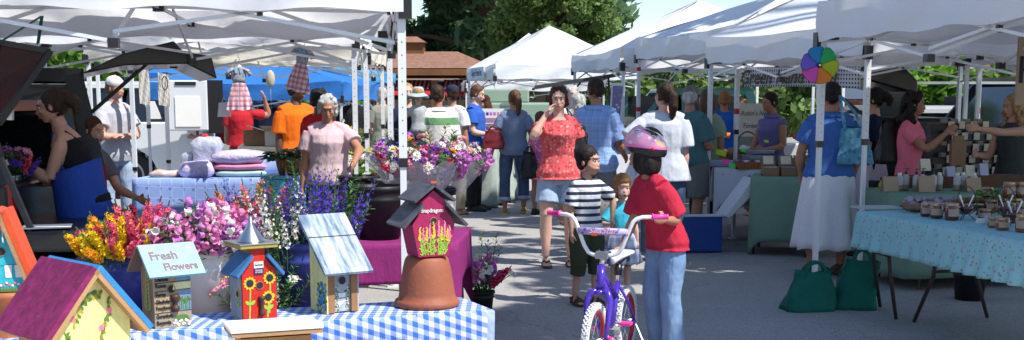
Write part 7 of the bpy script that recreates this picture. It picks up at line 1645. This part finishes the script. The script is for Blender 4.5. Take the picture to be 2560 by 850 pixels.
b = MB(); b.tube([(.16 * cos(a), .10 * sin(a), .03 + .05 * sin(a)) for a in [.3 + 2.6 * i / 12 for i in range(13)]], .022, 8); b.lathe([(.10, 0), (.14, .04), (.13, .04), (.09, .008)], 18); tag(b.build('low_basket', m_wick, loc=JG(2446, 532), smooth=True), 'low curved wicker basket among the jam jars', 'basket')
for px, d, l in ((2452, 560, 'white price card lying before the jars'), (2428, 541, 'small white card beside the basket')): b = MB(); b.box((0, 0, .02), (.06, .003, .035), M=Matrix.Rotation(.5, 3, 'X')); tag(b.build('price_card', m_paper, loc=JG(px, d)), l, 'card')
b = MB()
for k in range(3): b.lathe([(.014, 0), (.024, .05), (.026, .05), (.016, -.0)], 12, c=(.03 * k, .02 * (k % 2), 0), cap=False)
tag(b.build('sample_cups', mat('clear_cup', (.55, .6, .62), rough=.1, alpha=.6, bump=0), loc=JG(2470, 560)), 'clear plastic sample cups beside the small jar', 'cups')
greens('leafy_sprig', 'bright green leafy sprig among the jam jars', Vector(JG(2478, 527)) + Vector((0, 0, .08)), 26, .08, .08, m_lime, 5, 1.0, .55)
bucket('black bucket on the ground behind the jam table legs', (xat(2424, 9.0, .1), 9.0, 0), .125, .26, m_bkblack, handle=False, group='black buckets')
# second green table behind with bottles, card tents
m_green = fabric('sage_green_cloth', (.17, .28, .21), rough=.9)
cloth_table('soap_table', 'table behind the jam stall carrying lotion bottles', 'sage green cloth on the lotion bottle table', [(3.10, 9.4), (5.6, 9.9), (5.45, 10.7), (2.98, 10.2)], .76, .66, m_green, amp=.02, nfold=6)
m_bot = mat('white_bottle', (.48, .47, .46), rough=.4, kind='stripes_z', c2=(.30, .22, .16), freq=7.5, duty=.35, bump=0)
for i in range(9):
    px = 2248 + i * 21 + (18 if i > 5 else 0); t = thing('lotion_bottle', ('first', 'second', 'third', 'fourth', 'fifth', 'sixth', 'seventh', 'eighth', 'last')[i] + ' white lotion bottle from the left on the sage green cloth', 'bottle', (xat(px, 9.8, .8), 9.8 + .05 * (i % 2), .767), 0, 'white lotion bottles')
    b = MB(); b.lathe([(.026, 0), (.028, .01), (.028, .11), (.016, .125), (.014, .13)], 16); b.build('bottle_body', m_bot, t, True)
    b = MB(); 
    if 1 <= i <= 4: b.lathe([(.013, .13), (.013, .15), (.004, .155), (.004, .175), (.001, .176)], 10); b.box((.008, 0, .175), (.03, .01, .008)); b.build('pump', m_blackplastic, t)
    else: b.lathe([(.016, .125), (.016, .145), (.001, .146)], 12); b.build('cap', m_paper, t)
for i, (px, l) in enumerate(((2198, 'left'), (2216, 'right'), (2232, 'middle'))):
    t = thing('oil_bottle', 'small yellow green oil bottle, %s of the three beside the brown card' % l, 'bottle', (xat(px, 9.9, .8), 9.85 + .1 * i, .767)); b = MB(); b.lathe([(.02, 0), (.022, .05), (.012, .065), (.01, .08)], 14); b.build('bottle_body', mat('green_oil', (.28, .32, .02), rough=.1, bump=0), t, True); b = MB(); b.lathe([(.011, .08), (.011, .105), (.001, .106)], 10); b.build('cap', m_blackplastic, t)
m_kr = mat('kraft_card', (.36, .27, .19), rough=.85, bump=0); m_crm = mat('cream_card', (.66, .60, .46), rough=.8, bump=0, kind='worn', c2=(.42, .38, .3), freq=60, duty=.62)
for px, d, w_, h_, z_, m, l in ((2230, 9.7, .13, .12, .767, m_kr, 'brown kraft card left of the white bottles'), (2320, 9.62, .14, .13, .767, m_kr, 'brown kraft card in the middle of the white bottles'), (2438, 9.7, .125, .11, .767, m_kr, 'brown kraft card right of the white bottles'), (2315, 10.3, .09, .1, .90, m_crm, 'cream sign card above the middle kraft card'), (2380, 10.2, .08, .09, .85, mat('lilac_card', (.40, .40, .52), bump=0), 'pale lilac sign card above the bottles'), (2428, 10.2, .08, .1, .85, m_crm, 'cream sign card left of the shiny one'), (2462, 10.15, .075, .1, .87, mat('lilac_card', ()), 'shiny pale card catching the sun')):
    b = MB(); b.slab([(-w_ / 2, 0, 0), (w_ / 2, 0, 0), (w_ / 2, .03, h_), (-w_ / 2, .03, h_)], (0, 1, 0), .003); b.slab([(-w_ / 2, .07, 0), (w_ / 2, .07, 0), (w_ / 2, .033, h_), (-w_ / 2, .033, h_)], (0, 1, 0), .003); tag(b.build('sign_card', m, loc=(xat(px, d, .85), d, z_), rot=radians(8)), l, 'card')
b = MB(); b.box((0, 0, .045), (1.1, .3, .09)); tag(b.build('card_riser', m_darkwood, loc=(xat(2410, 10.3, .8), 10.32, .768), rot=.2), 'dark riser box behind the lotion bottles that lifts the sign cards', 'riser')
# tiered displays of small boxes with hanging cards
def tiers(label, px0, d, cols, z0, n, seed, grp):
    x0 = xat(px0, d, 1.0); W_ = cols * .125; t = thing('tiered_display', label, 'display', (x0, d, z0), radians(4)); b = MB()
    for k in range(n):
        b = MB(); b.box((W_ / 2 - .0, .09 * k, .06 + .105 * k), (W_ * (1 - .06 * k) + .06, .11, .105)); b.build('step', m_blackplastic, t)
    rr = random.Random(seed)
    for k in range(n):
        c = int(cols * (1 - .10 * k))
        for j in range(c):
            xx = (W_ - c * .118) / 2 + .06 + .118 * j + rr.uniform(-.01, .01); b = MB(); b.box((xx, .09 * k - .075, .095 + .105 * k), (.058, .004, .07)); b.box((xx - .052, .09 * k - .02, .133 + .105 * k), (.05, .06, .038), 1); b.build('soap_card', [m_crm, mat('soap_brown', (.30, .24, .20), rough=.7, bump=0)], t)
    return t
cloth_table('display_stand_table', 'low table behind the lotion table', 'dark cloth under the tiered soap displays', [(3.4, 11.2), (6.0, 11.5), (5.95, 12.3), (3.4, 12.0)], .74, .6, fabric('black_cloth', (.02, .02, .025)), amp=.02, nfold=6)
tiers('dark stepped display of boxes with cream cards between the two women', 2338, 11.4, 7, .745, 5, 1, 'l'); tiers('dark stepped display of boxes with cream cards at the right edge', 2500, 11.4, 8, .745, 4, 2, 'r')
b = MB(); b.box((0, 0, -.13), (.125, .06, .22), taper=1.05); b.box((0, 0, .0), (.09, .03, .05)); tag(b.build('paper_bag', m_cardbrown, loc=at(2396, 346, 10.7)), 'brown paper bag passed between the two women', 'bag')
b = MB(); b.box((0, 0, 0), (.26, .03, .52)); sg = b.build('hanging_sign', m_kr, loc=at(2584, 178, 9.4)); tag(sg, 'brown hanging sign with a dark capital R at the right edge', 'sign'); text('R', sg, (-.05, -.02, .0), (pi / 2, 0, 0), .3, m_ink)
# pink woman's shoulder bag, totes, purses
def sack(name, label, loc, w, d, h, m, rz=0, lean=0, handles=True, straps=None, cat='bag', seed=1):
    t = thing(name, label, cat, loc, rz); b = MB(); rows = []; n = 28
    for k in range(10):
        f = k / 9; ww = w * (1 - .34 * f ** 1.3) * (1 + .04 * sin(5 * f + seed)); dd = d * (1 - .75 * f ** 1.2); row = []
        for i in range(n):
            a = 2 * pi * i / n; ca = abs(cos(a)) ** .45 * (1 if cos(a) >= 0 else -1); sa = abs(sin(a)) ** .6 * (1 if sin(a) >= 0 else -1); wr = 1 + .05 * sin(3 * a + 4 * f + seed) + .03 * sin(7 * a + seed)
            row.append(Vector((ww / 2 * ca * wr + lean * f, dd / 2 * sa * wr, h * f + .012 * sin(2 * a + seed) * f)) * 1.0 + mnoise.noise_vector(Vector((3 * f, 2 * cos(a), 2 * sin(a))) + Vector((seed, 0, 0))) * .035 * min(1, f * 3))
        rows.append(row)
    b.loft(rows); b.build('bag_body', m, t, True)
    if handles:
        for q in (-1, 1): b = MB(); b.tube([Vector((lean + w * .2 * cos(a), q * d * .09, h * .93 + h * .30 * sin(a) - q * .0)) for a in [pi * i / 10 for i in range(11)]], .012, 6, flat=.3); b.build('handle', m, t)
    return t
m_gbag = fabric('dark_green_bag', (.008, .115, .085), rough=.7, bump=.5)
sack('shopping_bag', 'dark green cloth bag slumped at the foot of the tent pole', (xat(2018, 8.55, 0), 8.55, .0), .37, .25, .28, m_gbag, rz=.1, lean=.05, seed=1)
sack('shopping_bag', 'dark green fabric bag with strap standing right of the slumped one', (xat(2133, 8.6, 0), 8.6, .0), .31, .21, .35, m_gbag, rz=-.2, lean=.05, handles=True, seed=3)
o = sack('shoulder_bag', 'light blue patterned tote hanging from the shoulder of the denim shirt woman', (xat(2135, 10.15, 1.05), 10.15, .965), .30, .14, .30, mat('blue_pattern_bag', (.08, .26, .38), rough=.8, kind='floral', c2=(.14, .35, .45), c3=(.05, .16, .28), freq=26, duty=.9), seed=2, handles=False)
b = MB(); b.tube([(-.08, 0, .27), (-.10, .03, .42), (-.12, .06, .57), (-.11, .12, .58), (.03, .1, .42), (.06, 0, .27)], .014, 8, flat=.4); b.build('strap', MATS['blue_pattern_bag'], o)
o = sack('purse', 'black leather purse on the shoulder of the coral blouse woman', (xat(1444, 10.85, 1.1), 10.9, 1.04), .19, .10, .22, mat('black_leather', (.015, .013, .013), rough=.4), seed=4, handles=False); b = MB(); b.tube([(-.03, 0, .2), (-.06, -.02, .34), (-.10, .0, .385), (-.08, .1, .34), (.02, .04, .2)], .007, 6); b.build('strap', MATS['black_leather'], o)
o = sack('purse', 'dark red leather purse carried by the ponytailed woman', (xat(1233, 15.9, .9), 15.8, .86), .30, .12, .24, mat('oxblood_leather', (.16, .015, .02), rough=.4), seed=5); 
o = sack('backpack', 'black backpack on the back of the pink t-shirt woman', (xat(2222, 11.05, 1.1), 11.05, .92), .22, .22, .40, mat('black_leather', ()), seed=6, handles=False); b = MB(); b.tube([(0, 0, .38), (.08, -.02, .45), (.16, -.06, .36), (.14, -.05, .1)], .012, 6); b.build('strap', MATS['black_leather'], o)
sack('black_bag', 'black bag hanging behind the girl in turquoise shorts', (xat(1322, 15.9, .7), 15.7, .48), .22, .12, .34, mat('black_leather', ()), seed=7)
# ------------------------------------------------------------------ bread stall
cloth_table('bread_table', 'bread stall table behind the cooler', 'white spotted cloth over the bread stall table', [(xat(1782, 12.5, .8), 12.35), (xat(1905, 12.2, .8), 12.1), (xat(1960, 14.4, .8), 14.4), (xat(1770, 14.6, .8), 14.6)], .80, .36, mat('white_spot_cloth', (.42, .45, .50), rough=.85, kind='floral', c2=(.10, .12, .16), c3=(.25, .3, .35), freq=10, duty=.22, coord='UV'), amp=.03, nfold=6, scallop=.16)
cloth_table('candle_table', 'small table of kraft boxes left of the denim shirt woman', 'long sage green cloth reaching the ground under the kraft boxes', [(xat(1878, 11.7, .7), 11.7), (xat(2030, 11.4, .7), 11.4), (xat(2030, 12.1, .7), 12.2), (xat(1892, 12.4, .7), 12.4)], .765, .62, m_green, amp=.035, nfold=7, scallop=.16)
for i, (px, l) in enumerate(((1926, 'left'), (1970, 'middle'), (2008, 'right'))):
    t = thing('kraft_box', 'open kraft display box with lid card, %s of the three' % l, 'box', (xat(px, 11.7, .85), 11.72, .772), 0, 'kraft display boxes'); b = MB(); b.box((0, 0, .005), (.15, .15, .01)); b.box((0, -.07, .04), (.15, .006, .08)); b.box((0, .07, .05), (.15, .006, .10)); b.box((-.072, 0, .045), (.006, .133, .09)); b.box((.072, 0, .045), (.006, .133, .09)); b.build('tray', m_cardbrown, t)
    b = MB(); b.slab([(-.07, .075, .10), (.07, .075, .10), (.07, .11, .19), (-.07, .11, .19)], (0, 1, 0), .004); b.build('lid', m_cardbrown, t); b = MB(); b.slab([(-.05, .068, .105), (.05, .068, .105), (.05, .104, .182), (-.05, .104, .182)], (0, -1, .4), .002); b.build('info_card', m_crm, t)
    for j in range(3): b = MB(); b.lathe([(.02, .01), (.02, .085), (.001, .086)], 12, c=(-.045 + .045 * j, -.02, 0)); b.build('candle', mat('candle_lilac', (.34, .30, .50), bump=0) if i else m_crm, t, True)
zb = .806
for i, (px, d, w_, h_, c, l) in enumerate(((1795, 12.7, .26, .07, 'plas', 'clear container of pastry at the near left of the bread table'), (1860, 12.9, .2, .06, 'plas', 'clear container behind the orange basket'), (1885, 12.9, .26, .05, 'plas', 'clear container under the pie stack'), (1890, 12.95, .22, .05, 'plas', 'middle container of the pie stack'), (1898, 12.95, .24, .04, 'plas', 'top container of the pie stack'))):
    z_ = zb + (0, 0, 0, .062, .125)[i]; t = thing('food_container', l, 'container', (xat(px, d, .85), d, z_), .1 * i); b = MB(); b.box((0, 0, h_ / 2), (w_, .2, h_), taper=1.1); bevel(b.build('tub', mat('clear_tub', (.36, .42, .52), rough=.15, alpha=.75, bump=0, spec=.7), t), .01); b = MB(); b.ell((0, 0, h_ * .55), (w_ * .42, .08, h_ * .4), 14, 8); b.build('pastry', mat('pastry', (.34, .16, .08), var=.3), t, True)
t = thing('shallow_crate', 'orange brown woven tray of small jars at the table edge', 'tray', (xat(1880, 12.25, .85), 12.25, zb)); b = MB(); b.box((0, 0, .01), (.32, .16, .02)); b.box((0, -.08, .035), (.32, .01, .07)); b.box((0, .08, .035), (.32, .01, .07)); b.box((-.155, 0, .035), (.01, .15, .07)); b.box((.155, 0, .035), (.01, .15, .07)); b.build('tray_body', mat('orange_wicker', (.36, .15, .04), kind='gingham', c2=(.2, .08, .02), freq=30), t)
for j in range(5): b = MB(); b.ell((-.12 + .06 * j, -.0, .065), (.026, .03, .026), 10, 8); b.build('small_cake', mat(('cake_red', 'cake_white')[j % 2], ((.2, .03, .04), (.5, .5, .6))[j % 2]), t, True)
m_neon = {'y': mat('neon_yellow_card', (.45, .60, .03), bump=0), 'g': mat('neon_green_card', (.06, .70, .12), bump=0), 'p': mat('neon_pink_card', (.85, .08, .35), bump=0), 'o': mat('neon_orange_card', (.85, .22, .03), bump=0)}
for px, py, d, c, w_, l in ((1803, 382, 12.75, 'y', .11, 'yellow green price card on the near pastry tub'), (1832, 414, 12.3, 'g', .08, 'bright green price card at the table corner'), (1817, 405, 12.5, 'p', .09, 'pink price card by the pastry tub'), (1858, 376, 12.9, 'g', .06, 'bright green card left of the pie stack'), (1916, 353, 12.8, 'y', .05, 'thin yellow green card on the pie stack'), (1812, 336, 13.6, 'o', .12, 'orange card at the back of the bread table'), (1872, 378, 13.1, 'g', .06, 'green card tucked behind the stacked tubs')):
    b = MB(); b.box((0, 0, 0), (w_, .004, w_ * .55), M=Matrix.Rotation(-.35, 3, 'X') @ Matrix.Rotation(.25, 3, 'Y')); tag(b.build('price_card', m_neon[c], loc=at(px, py, d)), l, 'card')
pile('bread_pile', 'dark loaves and rolls heaped along the bread table', (xat(1822, 13.7, .85), 13.7, zb), 30, (.30, .5, .12), .06, mat('bread_crust', (.16, .07, .03), rough=.7, var=.35, kind='blend', c2=(.26, .14, .07), freq=8), 'bread', 5)
pile('bread_pile', 'pale wrapped breads at the back of the bread table', (xat(1880, 13.8, .85), 13.9, zb), 18, (.25, .3, .10), .06, m_baked, 'bread', 6)
basket('basket with hoop handle and white cloth on the bread table', (xat(1868, 13.4, .9), 13.4, zb + .05), .13, .10, handle=True); pile('white_napkin', 'white napkin bundled in the hoop handled basket', (xat(1868, 13.4, .9), 13.4, zb + .12), 8, (.07, .07, .05), .04, m_paper, 'cloth', 7)
t = thing('stall_sign', "cream board sign with handwritten words, behind the bread", 'sign', at(1884, 300, 14.6), radians(-4)); b = MB(); b.box((0, .012, 0), (.44, .02, .40)); b.build('board', mat('cream_board', (.52, .50, .44), rough=.8), t)
mw = mat('grey_brown_ink', (.10, .10, .14), bump=0); text("Robin's Nest", t, (.02, -.002, .08), (pi / 2, 0, 0), .085, mw, shear=.2, xs=.8); text('Forest, Va.', t, (.02, -.002, -.07), (pi / 2, 0, 0), .085, mw, shear=.2, xs=.8)
greens('red_geranium', 'dark plant with pink bloom behind the kraft boxes', (xat(2000, 12.9, 1), 12.9, .83), 60, .14, .09, m_collard, 11, .9, .6)
b = MB(); b.ell((0, 0, 0), (.05, .04, .03), 12, 8); tag(b.build('pink_bloom', PT['pink'], loc=at(1992, 342, 12.75), smooth=True), 'bright pink bloom on top of the dark plant', 'flower')
t = thing('plant_box', 'wooden box under the dark plant', 'box', (xat(2000, 12.9, 1), 12.9, 0)); b = MB(); b.box((0, 0, .41), (.35, .3, .82)); bevel(b.build('box_body', m_darkwood, t))
# lace banner between the legs
m_lace = mat('lace_banner', (.50, .53, .60), rough=.85, kind='lace', c2=(.03, .04, .07), freq=24, coord='UV', bump=0)
b = MB(); p0 = at(1862, 168, 12.45); p1 = at(2152, 166, 11.0); rows = []; uv_ = []
for k in range(7):
    r_ = []
    for j in range(41):
        f = j / 40; q = p0.lerp(p1, f); hgt = .20 - .012 * sin(pi * f); q = q + Vector((0, .012 * sin(f * 22 + k * .3), -hgt * k / 6)); r_.append(q); uv_.append((f * 1.9, k / 6 * .22))
    rows.append(r_)
n_ = 41; b.add([q for r in rows for q in r], [(r * n_ + c, r * n_ + c + 1, (r + 1) * n_ + c + 1, (r + 1) * n_ + c) for r in range(6) for c in range(40)], 0, uv_); o = b.build('lace_banner', m_lace, None, True, recalc=False); o.modifiers.new('thick', 'SOLIDIFY').thickness = .004; tag(o, 'white dotted lace banner with dark script lettering behind the pinwheel', 'banner')
ang = atan2((p1 - p0).y, (p1 - p0).x); mid = p0.lerp(p1, .40) + Vector((sin(ang), -cos(ang), 0)) * .025; text('Green Hand Farm', o, tuple(mid + Vector((0, 0, -.10))), (pi / 2, 0, ang), .2, mat('moss_paint', (.07, .075, .04), bump=0), shear=.3, xs=.95, off=.003)
# blue cooler with white lid
t = thing('cooler', 'blue cooler with its white lid propped open', 'cooler', (xat(1738, 11.95, .2), 11.95, 0), radians(6)); b = MB(); w_, d_, h_ = .46, .34, .36
b.box((0, 0, .015), (w_, d_, .03)); b.box((0, -d_ / 2 + .015, h_ / 2), (w_, .03, h_)); b.box((0, d_ / 2 - .015, h_ / 2), (w_, .03, h_)); b.box((-w_ / 2 + .015, 0, h_ / 2), (.03, d_ - .062, h_)); b.box((w_ / 2 - .015, 0, h_ / 2), (.03, d_ - .062, h_)); bevel(b.build('cooler_body', mat('cooler_blue', (.01, .06, .28), rough=.4), t), .008, 3)
b = MB(); b.box((0, -d_ / 2 + .01, h_ + .012), (w_ + .02, .05, .025)); b.box((-w_ / 2 + .01, 0.02, h_ + .012), (.05, d_ - .06, .025)); bevel(b.build('rim', m_bkwhite, t), .006)
b = MB(); prism(b, [(.245, .36), (.30, .33), (.62, .66), (.60, .72), (.53, .74)], -.17, .17); bevel(b.build('lid', m_bkwhite, t), .015, 3); b = MB(); b.tube([(.24, -.12, .37), (.24, .12, .37)], .012, 8); b.build('hinge', m_bkwhite, t)
# odds and ends in the middle: white sheet of a seat, speckled barrel, pole banner
t = thing('pole_banner', 'white banner with purple print on a stand behind the blue checked shirt', 'banner', (xat(1540, 15.6, 1.2), 15.6, 0)); b = MB(); b.slab([(-.13, 0, .62), (.02, 0, .62), (.10, 0, 1.72), (-.06, 0, 1.72)], (0, 1, 0), .01); b.build('banner_cloth', m_paper, t); b = MB(); b.slab([(-.065, -.006, 1.25), (.045, -.006, 1.25), (.085, -.006, 1.68), (-.045, -.006, 1.68)], (0, -1, 0), .002); b.build('purple_print', mat('purple_print', (.22, .18, .36), kind='floral', c2=(.6, .58, .66), c3=(.3, .26, .4), freq=16, duty=.7, bump=0), t); b = MB(); b.tube([(-.02, .03, 0), (-.02, .03, 1.72)], .01, 6); b.box((0, .03, .01), (.3, .2, .02)); b.build('stand', m_steel, t)
t = thing('camp_chair', 'folding chair draped with a white shirt behind the toddler', 'chair', (xat(1545, 12.6, .4), 12.7, 0)); b = MB(); b.box((0, 0, .44), (.42, .4, .03)); b.build('seat', m_bkwhite, t); b = MB(); b.slab([(-.21, .2, .44), (.21, .2, .44), (.21, .28, .92), (-.21, .28, .92)], (0, 1, 0), .02); b.build('backrest', m_bkwhite, t)
for sx in (-1, 1):
    for sy in (-1, 1): b = MB(); b.tube([(sx * .18, sy * .17, .43), (sx * .2, sy * .2, 0)], .011, 6); b.build('leg', m_steel, t)
t = thing('speckled_planter', 'speckled pale planter with a round dark hole behind the boy', 'planter', (xat(1530, 11.0, .6), 11.1, 0)); b = MB(); b.lathe([(.14, 0), (.20, .2), (.21, .5), (.17, .62), (.15, .62), (.14, .1)], 26); b.build('planter_body', mat('speckled_clay', (.40, .36, .31), rough=.8, kind='floral', c2=(.15, .14, .12), c3=(.5, .48, .45), freq=26, duty=.4), t, True); b = MB(); b.T = Matrix.Translation((.02, -.203, .42)) @ Matrix.Rotation(pi / 2, 4, 'X'); b.lathe([(.001, .004), (.035, .004), (.04, 0)], 18); b.build('dark_hole', m_ink, t)
# pinwheel on the near pole
t = thing('pinwheel', 'rainbow petal pinwheel fixed to the top of the tent leg', 'pinwheel', at(2047, 163, 9.25)); cols = ((.75, .10, .45), (.20, .16, .65), (.03, .32, .62), (.02, .45, .18), (.45, .52, .02), (.75, .22, .03)); 
cols = ((.02, .30, .60), (.03, .50, .15), (.50, .58, .02), (.80, .25, .03), (.75, .10, .50), (.20, .15, .65))
for i, c in enumerate(cols):
    a = pi / 2 + .22 - 2 * pi * (i + .0) / 6; m = mat('pinwheel_%d' % i, c, rough=.5, bump=0, trans=.3, var=.05); b = MB(); u = Vector((cos(a), 0, sin(a))); v = Vector((-sin(a), 0, cos(a))); R_ = .138
    out = [(.0, .0), (.30, .22), (.62, .46), (.86, .50), (1.0, .34), (1.02, .05), (.98, -.28), (.85, -.42), (.55, -.30), (.25, -.14)]
    pts = [u * R_ * p + v * R_ * q + Vector((0, -.03 * p * (q + .5) - .008, 0)) for p, q in out]; b.poly(pts); b.add([pts[0]] + [p for p in pts], []) ; pm_ = b.build('petal', m, t, recalc=False); pm_.modifiers.new('thick', 'SOLIDIFY').thickness = .002
    b = MB(); b.tube(pts + [pts[0]], .0028, 5); b.build('petal_edge', mat('pinwheel_edge_%d' % i, tuple(k * .3 for k in c), bump=0), pm_)
b = MB(); b.T = Matrix.Rotation(pi / 2, 4, 'X'); b.lathe([(.018, -.02), (.019, .03), (.001, .035)], 16); b.build('hub', m_blackplastic, t, True); b = MB(); b.T = Matrix.Rotation(pi / 2, 4, 'X'); b.lathe([(.009, .035), (.009, .038), (.001, .039)], 12); b.build('hub_cap', m_paper, t)
b = MB(); b.beam((0, .02, 0), (0, .02, -.25), .012, .012); b.build('stick', m_white_metal, t)
